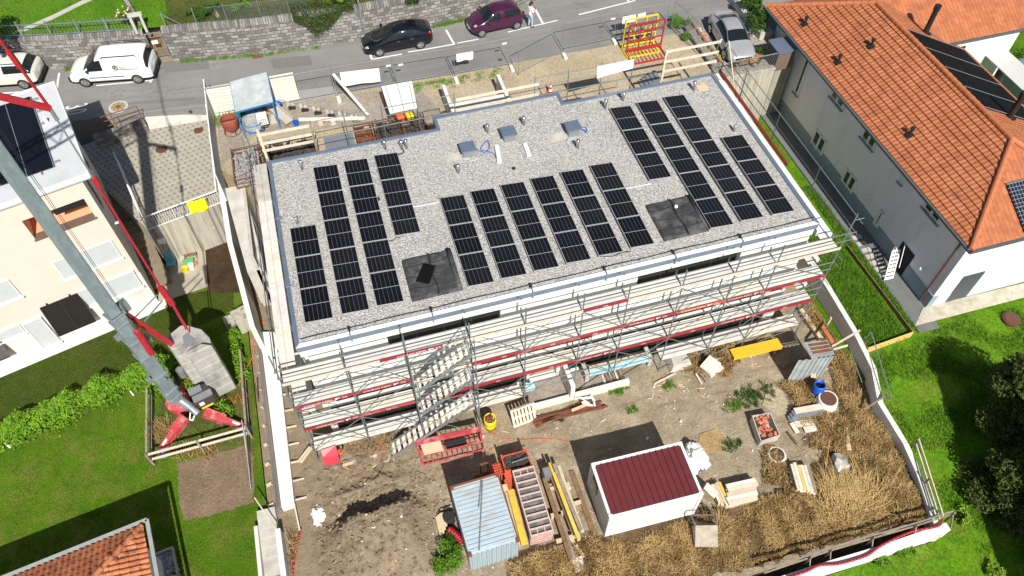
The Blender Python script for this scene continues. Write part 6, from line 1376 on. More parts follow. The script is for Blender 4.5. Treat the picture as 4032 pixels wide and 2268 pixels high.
tip = cw(2.03,0,17.5); mb = MB(); mb.beam(tip, cw(.1,.0,19.6), .15,.2); mb.build('head_strut', M['red'], CRN); p_ = PL('D',0,100,M0,E2); mb = MB().beam(tip, tip+(p_-tip)*2.6, .07, .09); mb.beam(tip+(p_-tip)*.62, tip+(p_-tip)*.85, .13,.14); mb.build('head_strut', M['red'], CRN)
mb = MB(); J = cw(0,0,21.0)
for s_ in (-.4,.4): mb.beam(cw(-.3,s_,20.8), cw(-22,s_,21.4), .10,.10)
mb.beam(cw(-.3,0,21.7), cw(-22,0,22.2), .10,.10)
for i in range(22):
    for s_ in (-.4,.4): mb.beam(cw(-.3-i,s_,20.8+i*.027), cw(-.8-i,0,21.7+i*.025), .05,.05); mb.beam(cw(-.8-i,0,21.7+i*.025), cw(-1.3-i,s_,20.82+i*.027), .05,.05)
mb.build('jib', M['red'], CRN)
# hook ropes down the mast
mb = MB(); 
for o in (.36,.42): mb.tube(cw(o,-.2,2.2), cw(o,-.2,19), .010, 5)
mb.build('rope', M['blackr'], CRN)
# turntable, winch, control box
mb = MB().lathe((cx,cy,.75),[(.55,0),(.55,.28),(.42,.45)],20); mb.lathe((cx,cy,.35),[(.45,0),(.45,.4)],16); mb.build('turntable', M['redw'], CRN)
k0, k1, k2 = Q('s',440,800,1.95), Q('s',575,735,1.95), Q('s',600,770,1.95); ku = (k1-k0); kw = ku.length; ku.normalize(); kv = Vector((-ku.y,ku.x,0)); kf = Q('s',505,850,1.9)
def kbox(a0, b0, z0, a1, b1, z1):
    P_ = [k0+ku*a+kv*b+Vector((0,0,z-k0.z)) for z in (z0,z1) for a, b in ((a0,b0),(a1,b0),(a1,b1),(a0,b1))]; return MB().mesh(P_, [(3,2,1,0),(4,5,6,7),(0,1,5,4),(1,2,6,5),(2,3,7,6),(3,0,4,7)])
bo = kbox(.05,-.45,1.05,kw+.2,.35,1.9).build('control_box', mat('dark_grey_box', (.055,.045,.045), .15, 4, .5), CRN); soft(bo, .03)
kbox(.05,-.42,1.901,kw+.2,-.12,1.96).build('lid', M['greym'], bo); kbox(.0,.0,1.901,kw*.8,.33,1.99).build('lid', M['greym'], bo)
kbox(.2,-.463,1.15,.75,-.451,1.28).build('yellow_label', M['yellow'], bo); kbox(.2,-.463,1.45,.42,-.451,1.7).build('white_label', M['white'], bo)
wi = MB(); wi.tube(Q('i',1880,1190,1.7), Q('i',2010,1300,1.35), .17, 14); wi.tube(Q('i',1880,1190,1.7)+Vector((-.15,.1,.1)), Q('i',1930,1235,1.6), .21, 12); wi.build('winch_motor', M['galv'], CRN)
MB().tube(cw(.95,.45,1.6), cw(.95,.45,2.2), .17, 12).build('motor', M['greym'], CRN)
mb = MB().path([Q('i',1930,1290,1.2),Q('i',1925,1360,1.1),Q('i',1955,1370,1.1),Q('i',1975,1310,1.2)],.035,6); mb.build('white_hose', M['white'], CRN)
def leg(k0, p0, k1, p1, z1):
    a = Q(k0,*p0,.85); b = Q(k1,*p1,z1); m_ = a.lerp(b,.5); mb = MB().beam(a, m_, .42, .36).beam(m_, b, .26, .26); o = mb.build('outrigger_leg', M['redw'], CRN)
    c = MB().lathe((b.x,b.y,-.01),[(.3,0),(.3,.06),(.1,.1),(.08,z1+.2)],14); c.build('foot_pad', M['galv'], o)
    q = a.lerp(b,.72); w_ = MB().beam(q+Vector((0,0,.16)), b.lerp(a,.1)+Vector((0,0,.16)), .10,.03); w_.build('white_stripe', M['white'], o)
leg('i',(1880,1330),'m',(1580,215),.3); leg('i',(2080,1290),'i',(2480,1440),.3)
mb = MB().beam(cw(.3,.3,.75), cw(2.4,1.8,.3), .34,.3); mb.build('outrigger_leg', M['redw'], CRN)
# ballast: rounded stack of concrete slabs
ZB = 4.55; outer = [Q('i',*a,ZB) for a in ((1905,718),(2145,600),(2120,520),(2040,440),(1905,402),(1830,400),(1700,505),(1665,560),(1740,650),(1838,612))]
base_poly = [(p.x,p.y) for p in outer]
for i in range(6):
    z0 = .62+i*(ZB-.62)/6; o = MB().prism(base_poly, z0, z0+(ZB-.62)/6-.015).build('ballast_slab', M['bal'], CRN); soft(o, .03)
o = MB().prism([(p.x,p.y) for p in (Q('i',1895,722,ZB+.3),Q('i',2150,602,ZB+.3),Q('i',2040,585,ZB+.3),Q('i',1880,672,ZB+.3))], ZB+.005, ZB+.3).build('ballast_cap', M['bal'], CRN); soft(o, .04)
w4 = [Q('i',*a,ZB+.012) for a in ((1850,520),(1900,470),(1985,560),(1880,640))]; MB().prism([(p.x,p.y) for p in w4], ZB-.01, ZB+.012).build('ballast_slot', M['greym'], CRN)
dl = grass_mat('dull_dark_lawn', (.035,.062,.006), (.062,.092,.010), (.10,.095,.03), .55, 11)
vl = [Q('i',*a,0) for a in ((-900,1800),(40,1400),(350,1280),(800,1060),(1250,880),(1560,780),(1760,800),(2000,420),(2380,240),(2360,0),(1600,150),(640,545),(80,775),(-900,1150))]
struct('rear_lawn', MB().face([(p.x,p.y,.012) for p in vl]), dl)
mb = MB(); mb2 = MB()
for _ in range(15000):
    x = rnd.uniform(-14.5,-3.4); y = rnd.uniform(-7,8.8)
    if -7.3 < x < -3.4 and (1.2 < y < 4.2): continue
    q = mn.noise(Vector((x*.9,y*.9,3)))
    if q < rnd.uniform(-.6,.5): continue
    tuft((x,y,0), .10, 4, .055+.05*max(0,q), mb if rnd.random() < .7 else mb2)
tag(mb.build('lawn_grass', leafm('lawn_blade', (.055,.125,.006), (.12,.22,.012))), 'short green blades over the left lawn', 'grass', kind='stuff')
tag(mb2.build('dry_lawn_grass', leafm('dry_lawn_blade', (.14,.15,.02), (.24,.24,.05))), 'short yellowish blades over the left lawn', 'grass', kind='stuff')
# ---------------------------------------------------------------- grape vine hedge, timber fences, lawn props
t = thing('vine_hedge', 'long leafy grape vine row beside the lawn in front of the cream house', 'vine', (-10.5,4.3,0)); mb = MB(); c1 = [Q('i',40,1420,.8), Q('i',350,1300,.8), Q('i',800,1080,.8), Q('i',1250,900,.8), Q('i',1560,800,.8), Q('i',1720,840,.8)]; c1.insert(0, c1[0]+(c1[0]-c1[1])*1.2)
for i in range(len(c1)-1):
    a, b = c1[i], c1[i+1]; L = (b-a).length; nl = int(L*2300); d = (b-a).normalized(); o = Vector((-d.y,d.x,0)); pts = []
    for _ in range(nl):
        u = rnd.random(); p = a.lerp(b,u); k = .8+.55*mn.noise(Vector((p.x*1.1,p.y*1.1,1))); w_ = rnd.gauss(0,.42)*k; hz = (1.25+.45*mn.noise(Vector((p.x*1.7,p.y,7))))*math.exp(-(w_/.75)**2)*k
        z = hz*math.sqrt(rnd.random()); pts.append((p.x+o.x*w_, p.y+o.y*w_, max(.04,z)))
    leaves(mb, pts, .085, .9, .5)
mb.build('foliage', M['vine'], t); s_ = MB()
for i in range(9): p = c1[0].lerp(c1[-2],i/8); s_.tube((p.x,p.y,0),(p.x+.05,p.y,1.2),.03,6,.02)
s_.tube((c1[0].x,c1[0].y,1.0),(c1[-2].x,c1[-2].y,1.0),.008,5); s_.build('stems', M['trunk'], t)
t = thing('climbing_plant', 'leafy vine climbing the crane mast foot between mast and ballast', 'vine', tuple(cw(.2,1.3,0))); leaves(MB(), blob((-6.0,4.9,.7),(.7,.9,.9),1500,.2), .075,.6).build('foliage', M['vine'], t); MB().tube((-6.0,4.9,0),(-6,4.9,.8),.03,6).build('stem', M['trunk'], t)
t = thing('climbing_plant', 'straggly vine along the poles right of the crane ballast', 'vine', (-3.1,3.5,0)); mb = MB()
for kx, ky in ((2350,600),(2400,680),(2430,800),(2380,520),(2460,900),(2250,1240),(2290,1300),(2330,560)): p = Q('i',kx,ky,.4); leaves(mb, blob((p.x,p.y,.5),(.35,.45,.5),210,.1), .065,.6)
mb.build('foliage', M['vine'], t); MB().tube((-3.2,3.0,0),(-3.1,3.6,.9),.03,6).build('stem', M['trunk'], t)
def rails(label, ends, zs, m, posts=(0,.5,1), r=.055, cat='fence', nm='timber_rail_fence', w=.10, h=.05):
    a, b = ends; t = thing(nm, label, cat, ((a.x+b.x)/2,(a.y+b.y)/2,0)); mb = MB()
    for z in zs: mb.beam((a.x,a.y,z),(b.x,b.y,z),w,h)
    mb.build('rail', m, t)
    for u in posts: p = a.lerp(b,u); MB().beam((p.x,p.y-.06,0),(p.x,p.y-.06,max(zs)+.1),.09,.09).build('post', M['woodg'], t)
    return t
a, b = Q('m',1440,262,.95), Q('m',2420,-5,.95); rails('pale two rail timber fence in front of the crane legs', (Vector((a.x,a.y,0)),Vector((b.x,b.y,0))), (.95,.45), M['woodw'])
a, b = Q('s',62,735,.95), Q('s',58,1310,.95); rails('grey two rail timber fence between lawn and crane plot', (Vector((a.x,a.y,0)),Vector((b.x,b.y,0))), (.95,.4), M['woodg'])
a, b = Q('s',880,400,.9), Q('s',930,1060,.9); rails('old grey rail fence between the ballast and the soil track', (Vector((a.x,a.y,0)),Vector((b.x,b.y,0))), (.9,.4), M['woodg'])
for i, (k, p, q, lb) in enumerate((('s',(895,1010),(960,1449),'thin wire leaning post at the corner of the crane plot'),('m',(2395,20),(2460,600),'slanting thin steel bar across the bare soil patch'))):
    a, b = Q(k,*p,1.3), Q(k,*q,.1); tag(MB().tube(a,b,.02,6).build('steel_bar', M['greym']), lb, 'bar')
def bars_path(name, label, k, pts, z, r, m, cat='hose'): return cable(name, label, k, pts, r, m, z, cat)
bars_path('orange_hose', 'orange cable snaking past the right side of the crane ballast', 's', ((1115,150),(1020,190),(1005,400),(960,520),(900,640),(870,710)), .12, .02, M['orangep'])
bars_path('orange_hose', 'short orange cable in the weeds right of the crane leg', 's', ((790,800),(830,860),(865,780),(910,885)), .10, .02, M['orangep'])
mb = MB()
for kx, ky, nn, h in ((200,1080,420,.5),(240,1160,300,.4),(380,1290,160,.35),(590,1290,220,.4),(130,1100,200,.4)):
    p = Q('s',kx,ky,.1); tuft((p.x,p.y,0),.5,nn,h,mb)
tag(mb.build('dry_grass', M['straw']), 'tufts of dry yellow grass inside the crane plot', 'grass', kind='stuff')
mb = MB()
for _ in range(420):
    p = Q('s',rnd.uniform(120,880),rnd.uniform(760,1230),0); tuft((p.x,p.y,0),.25,9,.22,mb)
tag(mb.build('rough_grass', M['weed']), 'rough green weeds around the crane legs', 'grass', kind='stuff')
# broken kerb wall by the ballast
a, b = Q('s',735,140,.5), Q('s',940,60,.5); w_ = MB().beam((a.x,a.y,.25),(b.x,b.y,.25),.5,.5); w_.beam((b.x-.6,b.y-.6,.5),(b.x+.35,b.y-.25,.5),.9,1.0)
tag(w_.build('old_garden_wall', M['concs']), 'low blackened concrete wall behind the crane ballast', 'wall')
# steps and white wall at the front of the strip
t = thing('garden_steps', 'pale concrete garden steps left of the white wall at the bottom edge', 'steps', tuple(Q('n',150,1000,0)))
mb = MB(); a = Q('n',110,790,.35)
for i in range(9): mb.box(a.x-.38,a.y-.42*(i+1),-.1,a.x+.42,a.y-.42*i-.005,.35-.05*i)
mb.build('treads', M['conc'], t); MB().box(a.x-.55,a.y-6,-.2,a.x-.39,a.y-.7,.42).build('side_kerb', M['concw'], t)
b = Q('n',230,985,.75); tag(MB().beam((b.x,b.y,.35),(Q('n',290,1449,.75).x,Q('n',290,1449,.75).y,.35),.22,.8).beam((Q('n',290,1449,.75).x,Q('n',290,1449,.75).y,.35),(Q('n',300,1700,.75).x,Q('n',300,1700,.75).y,.35),.22,.8).build('white_front_wall', M['whitew']), 'narrow white wall beside the garden steps at the bottom edge', 'wall')
a, b = Q('n',5,680,1.0), Q('n',215,985,.8); tag(MB().tube(a,b,.03,6).build('leaning_pole', M['woodw']), 'pale thin pole leaning across the top of the garden steps', 'pole')
a, b = Q('n',395,740,.3), Q('n',450,1000,.2); tag(MB().beam(a,b,.06,.12).build('edge_board', M['woodw']), 'pale timber edge board at the end of the concrete strip', 'board')
bars_path('red_pipe', 'red plastic pipe lying at the edge of the dirt heap', 'n', ((460,990),(430,1110),(400,1230),(378,1449),(370,1600)), .1, .05, M['red'])
a, b, c = Q('i',1320,1070,.05), Q('i',1355,1115,.05), 0; tag(MB().beam(a,b,.07,.05).build('white_stick', M['white']), 'short white stick on the lawn by the vine row', 'stick')
a, b = Q('m',48,145,.05), Q('m',100,190,.05); tag(MB().beam(a,b,.09,.06).build('white_stick', M['white']), 'short white board at the left end of the vine row', 'stick')
# ---------------------------------------------------------------- clay roof of the house in the lower left corner
HZ = 3.1; c0 = Q('m',1440,895,HZ); c1_ = Q('m',60,1449,HZ); ra = math.atan2(c0.y-c1_.y, c0.x-c1_.x); RU = Vector((math.cos(ra),math.sin(ra),0)); RV = Vector((-RU.y,RU.x,0))
BH = thing('garden_house', 'small house with big orange clay tiles and grey gutters at the lower left', 'house', tuple(c0-RV*3-RU*3-Vector((0,0,HZ))))
def gw(u, v, z): return Vector((c0.x,c0.y,0))+RU*u+RV*v+Vector((0,0,z))
mb = MB(); P_ = [gw(u,v,z) for z in (0,HZ-.2) for u, v in ((-9.6,-7.6),(-.55,-7.6),(-.55,-.55),(-9.6,-.55))]; mb.mesh(P_, [(3,2,1,0),(4,5,6,7),(0,1,5,4),(1,2,6,5),(2,3,7,6),(3,0,4,7)]); mb.build('wall', M['whitew'], BH)
G = .30; pit = math.tan(R(27)); hx = 4.6
gm = MB()
for (u0,v0,u1,v1) in ((-10,0,0,0),(0,0,0,-8)):
    a = gw(u0,v0,HZ); b = gw(u1,v1,HZ); gm.beam(a-Vector((0,0,.02)),b-Vector((0,0,.02)),.15,.10); 
gm.build('gutter', mat('grey_gutter', (.33,.335,.33), .1, 4, .6), BH); 
gi = MB()
for (p0,p1) in (((-10,-.08),(-.08,-.08)),((-.08,-.08),(-.08,-8))): gi.beam(gw(*p0,HZ-.02),gw(*p1,HZ-.02),.1,.06)
ins = .22
base = MB(); base.face([gw(-ins-hx-5,-ins,HZ+.0),gw(-ins,-ins,HZ+.0),gw(-ins-hx,-ins-hx,HZ+hx*pit),gw(-ins-hx-5,-ins-hx,HZ+hx*pit)]); base.face([gw(-ins,-ins,HZ),gw(-ins,-ins-9.2,HZ),gw(-ins-hx,-ins-hx-.01,HZ+hx*pit)]); base.build('roof_deck', M['blackm'], BH)
tl_ = MB(); pw_, cl_ = .225, .36
def roll(mb, P, along, up, w, L, r=.075):
    n = 6; n0 = Vector(along).cross(up).normalized(); 
    if n0.z < 0: n0 = -n0
    ring = [(-w*.5,0.0),(-w*.42,.012),(-w*.30,.05),(-w*.05,.075),(w*.2,.05),(w*.32,.012),(w*.5,0.0)]
    vs = [P+Vector(along)*a+n0*(h+.035) for a, h in ring]+[P+up*L+Vector(along)*a+n0*(h+.0) for a, h in ring]+[P+Vector(along)*a+n0*(h*.4-.01) for a, h in ring]
    mb.mesh(vs, [(i,i+1,8+i,7+i) for i in range(6)]+[(14+i,15+i,i+1,i) for i in range(6)])
upA = (-RV*math.cos(R(27))+Vector((0,0,math.sin(R(27))))); upB = (-RU*math.cos(R(27))+Vector((0,0,math.sin(R(27)))))
for i in range(44):
    s_ = .12+i*pw_
    for j in range(14):
        d = j*cl_*math.cos(R(27)); z = HZ+d*pit
        if s_ > d+.05: roll(tl_, gw(-ins-s_,-ins-d+.02,z+.01), RU, upA, pw_, cl_+.05)
        if s_ > d+.05 and s_ < 9: roll(tl_, gw(-ins-d+.02,-ins-s_,z+.01), RV, upB, pw_, cl_+.05)
nt = NT('old_clay_tiles'); v = nt.pos(); g_ = nt.vor(v, 3.4); col = nt.ramp(nt.sep(g_)[0], [(0, (.36,.115,.045)), (.5, (.47,.16,.065)), (1, (.56,.22,.10))]); col = nt.mix(nt.ramp(nt.noise(v, 3.5, 6, .7), [(.52, (0,0,0)), (.66, (.85,)*3)]), col, (.12,.055,.035)); nt.bump(nt.noise(v, 30, 3), .3, .01); OT = nt.out(col, .85)
tl_.build('tiles', OT, BH)
hp = MB()
for i in range(13):
    a = gw(-ins-i*.36,-ins-i*.36,HZ+i*.36*pit+.07); b = gw(-ins-(i+1.12)*.36,-ins-(i+1.12)*.36,HZ+(i+1.12)*.36*pit+.05); hp.tube(a,b,.125,10,.10)
hp.build('hip_tiles', OT, BH)
t = thing('pebble_bed', 'square bed of grey pebbles beside the clay roofed house', 'pebble bed', tuple(Q('m',1640,1340,.05))); q4 = [Q('m',*a,.12) for a in ((1525,1240),(1695,1172),(1750,1449),(1550,1480))]; mb = MB()
for i in range(3): mb.beam(q4[i],q4[i+1],.06,.24)
mb.build('border', M['conc'], t); pm = [mat('grey_pebble', (.24,.26,.28), .3, 5, .8), mat('pale_pebble', (.42,.43,.42), .2, 5, .8), mat('tan_pebble', (.33,.25,.15), .2, 5, .8)]
for k in range(3):
    mb = MB()
    for _ in range((52,40,6)[k]):
        u, w_ = rnd.random(), rnd.random()*1.15; p = q4[0].lerp(q4[1],u).lerp(q4[3].lerp(q4[2],u),w_); s_ = rnd.uniform(.06,.13); e_ = ell((0,0,0),(s_*1.3,s_,s_*.7),8).xf(Matrix.Translation((p.x,p.y,.05+rnd.uniform(0,.05))) @ Matrix.Rotation(rnd.uniform(0,3),4,'Z')); mb.mesh(e_.v, e_.f)
    tag(mb.build('pebbles', pm[k], t, True), kind='stuff')
# ---------------------------------------------------------------- right house
RH = thing('villa', 'lilac grey two storey house with hipped orange tile roof', 'house', (35,8,.5)); X0, Y0, X1, Y1, Z0, ZE = 31.15, -1.55, 38.4, 17.4, .3, 6.05
mb = MB(); mb.box(X0,Y0,1.5,X0+.3,Y1,ZE); mb.build('wall', M['lilac'], RH)
MB().box(X0+.301,Y0,1.3,X1,Y0+.3,ZE).box(X0+.302,Y1-.3,1.3,X1,Y1,ZE).box(X1-.3,Y0+.301,1.3,X1,Y1-.301,ZE).build('wall', M['whitew'], RH)
MB().box(X0-.04,Y0-.04,-.3,X0+.3,Y1,1.499).build('plinth', M['plinth'], RH); MB().box(X0+.301,Y0-.03,-.3,X1+.03,Y0+.3,1.299).build('plinth', mat('pale_plinth', (.58,.62,.68), .05, 2, .85), RH)
TX_ = {}
def tilemat(name, ax):
    n = NT(name); v = n.pos(); x, y = n.sep(v)[:2]; a = x if ax == 'x' else y
    w_ = n.math('SINE', n.math('MULTIPLY', a, 2*math.pi/.25)); vv = n.vor(n.mapv(v, (3.3,3.3,3.3)), 1.0)
    col = n.ramp(n.sep(vv)[0], [(0, (.40,.140,.062)), (.5, (.46,.165,.075)), (1, (.53,.20,.095))])
    col = n.mix(n.ramp(n.noise(v, .9, 6, .7), [(.50, (0,0,0)), (.72, (.75,)*3)]), col, (.27,.10,.055)); col = n.mix(n.ramp(w_, [(0, (.28,)*3), (.4, (0,0,0))]), col, (.26,.075,.035))
    n.bump(w_, .5, .025); return n.out(col, .85, 0, .2)
TLX, TLY = tilemat('roof_tiles_across', 'x'), tilemat('roof_tiles_along', 'y')
def slope(P, Qe, A, B, m, p=.335, lip=.045, parent=None, gap=True):
    """eave P->Qe, top edge A->B ; courses as stepped strips"""
    P, Qe, A, B = map(Vector, (P, Qe, A, B)); n = max(2, int(((A+B)/2-(P+Qe)/2).length/p)); mb = MB()
    for i in range(n):
        f0, f1 = i/n, (i+1)/n; a0, b0, a1, b1 = P.lerp(A,f0), Qe.lerp(B,f0), P.lerp(A,f1), Qe.lerp(B,f1); up = Vector((0,0,lip))
        mb.face([a0+up,b0+up,b1+up*.15,a1+up*.15]); mb.face([a0-Vector((0,0,.03)),b0-Vector((0,0,.03)),b0+up,a0+up])
    return mb.build('roof_slope', m, parent)
E0 = (30.5,-2.1); E1x, E1y = 38.95, 18.2; ZH = 8.1; hx_ = (E1x-30.5)/2; XR = 30.5+hx_; YA, YB_ = -2.1+hx_, E1y-hx_
slope((30.5,E1y,ZE),(30.5,-2.1,ZE),(XR,YB_,ZH),(XR,YA,ZH), TLY, parent=RH, p=.35, lip=.08)
slope((30.5,-2.1,ZE),(E1x,-2.1,ZE),(XR,YA,ZH),(XR+.01,YA,ZH), TLX, parent=RH, p=.36, lip=.04)
slope((40.6,-2.1,5.25),(40.6,E1y,5.25),(XR,YA,ZH),(XR,YB_,ZH), TLY, parent=RH, p=.36, lip=.04)
slope((E1x,E1y,ZE),(30.5,E1y,ZE),(XR+.01,YB_,ZH),(XR,YB_,ZH), TLX, parent=RH, p=.36, lip=.04)
WY0, WY1 = 11.75, 20.4; WYR = (WY0+WY1)/2
slope((36.5,WY0,ZE+.0),(50,WY0,ZE),(34.9,WYR,ZH+.08),(50,WYR,ZH+.08), TLX, parent=RH, lip=.04); slope((50,WY1,ZE),(33,WY1,ZE),(50,WYR,ZH+.08),(34.9,WYR,ZH+.08), TLX, parent=RH, lip=.04)
rg = MB()
def ridge(a, b):
    a, b = Vector(a), Vector(b); n = int((b-a).length/.38)
    for i in range(n): rg.tube(a.lerp(b,i/n), a.lerp(b,(i+1.1)/n), .15, 10, .125)
u_ = .06; RC = mat('ridge_clay', (.50,.17,.07), .15, 3, .8, stain=(.30,.09,.04), sscale=1.5, samt=.5)
for a, b in (((XR,YA,ZH+u_),(XR,YB_,ZH+u_)),((30.5,-2.1,ZE+u_),(XR,YA,ZH+u_)),((E1x,-2.1,ZE+u_),(XR,YA,ZH+u_)),((30.5,E1y,ZE+u_),(XR,YB_,ZH+u_)),((34.9,WYR,ZH+.14),(50,WYR,ZH+.14))): rg = MB(); ridge(a, b); rg.build('ridge_tiles', RC, RH)
MB().box(30.55,-2.05,ZE-.14,E1x-.05,E1y-.05,ZE-.04).build('soffit', M['white'], RH)
gt = MB().beam((30.44,-2.2,ZE-.03),(30.44,E1y,ZE-.03),.14,.12).beam((30.4,-2.17,ZE-.03),(E1x,-2.17,ZE-.03),.14,.12).beam((38.9,11.68,ZE-.03),(50,11.68,ZE-.03),.14,.12); gt.build('gutter', mat('dark_gutter', (.10,.11,.115), .1, 3, .5), RH)
MB().tube((X0-.06,Y0+.45,.3),(X0-.06,Y0+.45,ZE-.2),.05,8).build('downpipe', mat('brown_pipe', (.12,.06,.045), .1, 3, .5), RH)
def rwin(k, pts, name='window'):
    q = [PL(k,x,y,(X0,0,0),(1,0,0)) for x, y in pts]; ya, yb = min(p.y for p in q), max(p.y for p in q); za, zb = min(p.z for p in q), max(p.z for p in q); zb = min(zb, ZE-.25)
    fr = MB(); x = X0-.015
    for y in ([ya,yb] if yb-ya < .7 else [ya,(ya+yb)/2,yb]): fr.box(x-.05,y-.085,za-.03,x+.03,y+.085,zb)
    fr.box(x-.04,ya,za,x+.03,yb,za+.10); fr.box(x-.04,ya,zb-.10,x+.03,yb,zb); w_ = fr.build('window', M['white'], RH)
    MB().box(x-.015,ya+.04,za+.07,x+.01,yb-.04,zb-.07).build('pane', M['glass'], w_); MB().box(X0-.16,ya-.12,za-.10,X0+.01,yb+.12,za-.03).build('sill', M['plinth'], w_)
rwin('d', ((350,930),(445,560),(480,590),(345,880))); rwin('d', ((690,950),(800,1050),(720,850),(820,960))); rwin('d', ((985,1340),(1095,1440),(1050,1235),(1160,1340)))
rwin('d', ((490,1400),(545,1290),(640,1390))); rwin('h', ((790,370),(880,490),(850,260),(940,370))); rwin('h', ((1365,385),(1395,375),(1420,270),(1440,290))); rwin('h', ((1600,620),(1730,790),(1660,545),(1795,700))); rwin('h', ((1110,800),(1145,800),(1180,660),(1205,690)))
q = [PL('h',x,y,(X0,0,0),(1,0,0)) for x, y in ((1395,930),(1530,1100),(1440,1220),(1320,1060))]; ya, yb = min(p.y for p in q)+.1, max(p.y for p in q)-.1; MB().box(X0-.05,ya,.45,X0+.05,yb,max(p.z for p in q)-.2).build('door', M['dark'], RH)
MB().box(32.3,Y0-.05,.5,33.55,Y0+.05,2.75).build('door', plain('slate_door', (.07,.085,.10), .5), RH)
for k, x, y in (('h',1035,530),('h',1560,1235)):
    p = PL(k,x,y,(X0-.1,0,0),(1,0,0)); ell(p,(.10,.10,.13),10).build('wall_lamp', M['white'], RH, True)
def rz_(x): return ZE+(x-30.5)*(ZH-ZE)/hx_
for i, (x, y) in enumerate(((410,265),(1120,345),(735,640),(1445,1335))):
    p = Q('d',x,y,ZE+.8); p = Q('d',x,y,rz_(p.x)+.1); z = rz_(p.x)+.05; v_ = MB().beam((p.x-.2,p.y-.05,z),(p.x+.1,p.y-.05,z+.12),.35,.04).tube((p.x,p.y,z),(p.x,p.y,z+.38),.07,10).lathe((p.x,p.y,z+.36),[(.11,0),(.12,.12),(.05,.14)],10); v_.build('roof_vent', M['blackm'], RH)
for x, y, h in ((1620,290,1.5),(2445,1130,1.35)):
    p = Q('d',x,y,ZH-.6); z = ZE+(E1x-p.x)*(ZH-ZE)/hx_; p = Q('d',x,y,z); z = ZE+(E1x-p.x)*(ZH-ZE)/hx_; c_ = MB().tube((p.x,p.y,z-.1),(p.x,p.y,z+h),.15,14).tube((p.x,p.y,z+h),(p.x,p.y,z+h+.3),.185,14).box(p.x-.25,p.y-.25,z-.02,p.x+.25,p.y+.25,z+.06); c_.build('chimney_flue', M['blackm'], RH)
def roofpv(label, corner_uv, plane, nu, nv, su, sv, m):
    t = thing('roof_solar_array', label, 'solar panels', plane(*corner_uv), group='solar arrays on the tiled roof'); fr = MB()
    for i in range(nu):
        for j in range(nv):
            a, b, c, d = [Vector(plane(corner_uv[0]+su*(i+e), corner_uv[1]+sv*(j+f_)))+Vector((0,0,.14)) for e, f_ in ((.012,.012),(.988,.012),(.988,.988),(.012,.988))]
            dn = Vector((0,0,-.04)); MB().mesh([a,b,c,d,a+dn,b+dn,c+dn,d+dn],[(0,1,2,3),(7,6,5,4),(0,4,5,1),(1,5,6,2),(2,6,7,3),(3,7,4,0)]).build('module', m, t)
    for j in range(nv+1):
        a = Vector(plane(corner_uv[0], corner_uv[1]+sv*j))+Vector((0,0,.145)); b = Vector(plane(corner_uv[0]+su*nu, corner_uv[1]+sv*j))+Vector((0,0,.145)); fr.beam(a,b,.03,.03)
    fr.build('rail', M['greym'], t)
def dots():
    n = NT('dotted_black_cells'); v = n.pos(); x, y = n.sep(v)[:2]; fx = n.math('FRACT', n.math('MULTIPLY', x, 6.2)); fy = n.math('FRACT', n.math('MULTIPLY', y, 6.2))
    d = n.math('ADD', n.math('POWER', n.math('SUBTRACT', fx, .5), 2.0), n.math('POWER', n.math('SUBTRACT', fy, .5), 2.0)); return n.out(n.mix(n.math('LESS_THAN', d, .02), (.008,.009,.011), (.05,.055,.06)), .75, 0, .03)
DC = dots(); pr_ = lambda x, y: (x, y, ZE+(E1x-x)*(ZH-ZE)/hx_)
a = Q('d',1460,285,ZH-.05); b = Q('d',2240,1060,ZH-.05); roofpv('large black solar array on the far slope of the tiled roof', (XR+.35,b.y+.1), pr_, 4, 4, 1.22, (a.y-b.y-.1)/4, DC)
pf_ = lambda x, y: (x, y, ZE+(y+2.1)*(ZH-ZE)/hx_)
def grid_cells():
    n = NT('gridded_blue_cells'); v = n.pos(); x, y = n.sep(v)[:2]; f_ = lambda a: n.math('LESS_THAN', n.math('FRACT', n.math('MULTIPLY', a, 5.6)), .12)
    return n.out(n.mix(n.math('MAXIMUM', f_(x), f_(y)), (.010,.014,.028), (.25,.27,.31)), .25)
p = Q('h',2400,400,ZE+1.3); roofpv('blue gridded solar panels on the front hip of the tiled roof', (p.x+.02,p.y-2.2), pf_, 3, 2, 1.1, 1.1, grid_cells())
MB().box(38.96,WY0+.25,1,44.4,WY0+.5,ZE-.05).build('wall', M['whitew'], RH); bush('villa_hedge', 'dark green hedge beyond the white wing of the tiled house', 'hedge', (46.2,12.6,.4), (1.6,1.0,2.2), 3500, .09, M['leaf']); MB().box(39.5,WY0+.2,3.6,40.7,WY0+.26,5.4).build('window', M['glass'], RH)
AW = [(42.7,4.5),(44.3,4.5),(44.3,12.8),(42.7,13.2)]
tag(MB().prism(AW, 4.24, 4.3).build('awning', mat('pale_grey_awning', (.56,.56,.54), .04, 1, .8)), 'wide pale awning behind the tiled house', 'awning')
tag(MB().box(44.8,6.5,-.9,47.5,12.4,3.0).build('glass_terrace', mat('blue_grey_glass', (.20,.27,.30), .2, 1, .2)), 'blue grey glazed terrace at the far right behind the awning', 'terrace')
struct('house_path', MB().face([(29.9,-2.9,.54),(31.1,-2.9,.54),(31.1,14.6,.54),(29.9,14.6,.54)]), mat('dark_path', (.16,.165,.16), .15, 2, .9))
struct('front_path', MB().face([(29.9,-2.45,.56),(45,-2.55,.52),(45,-1.85,.56),(31.0,-1.55,.57)]), mat('pale_flagstones', (.50,.46,.37), .2, 4, .9, stain=(.30,.28,.17), sscale=1.5, samt=.7))
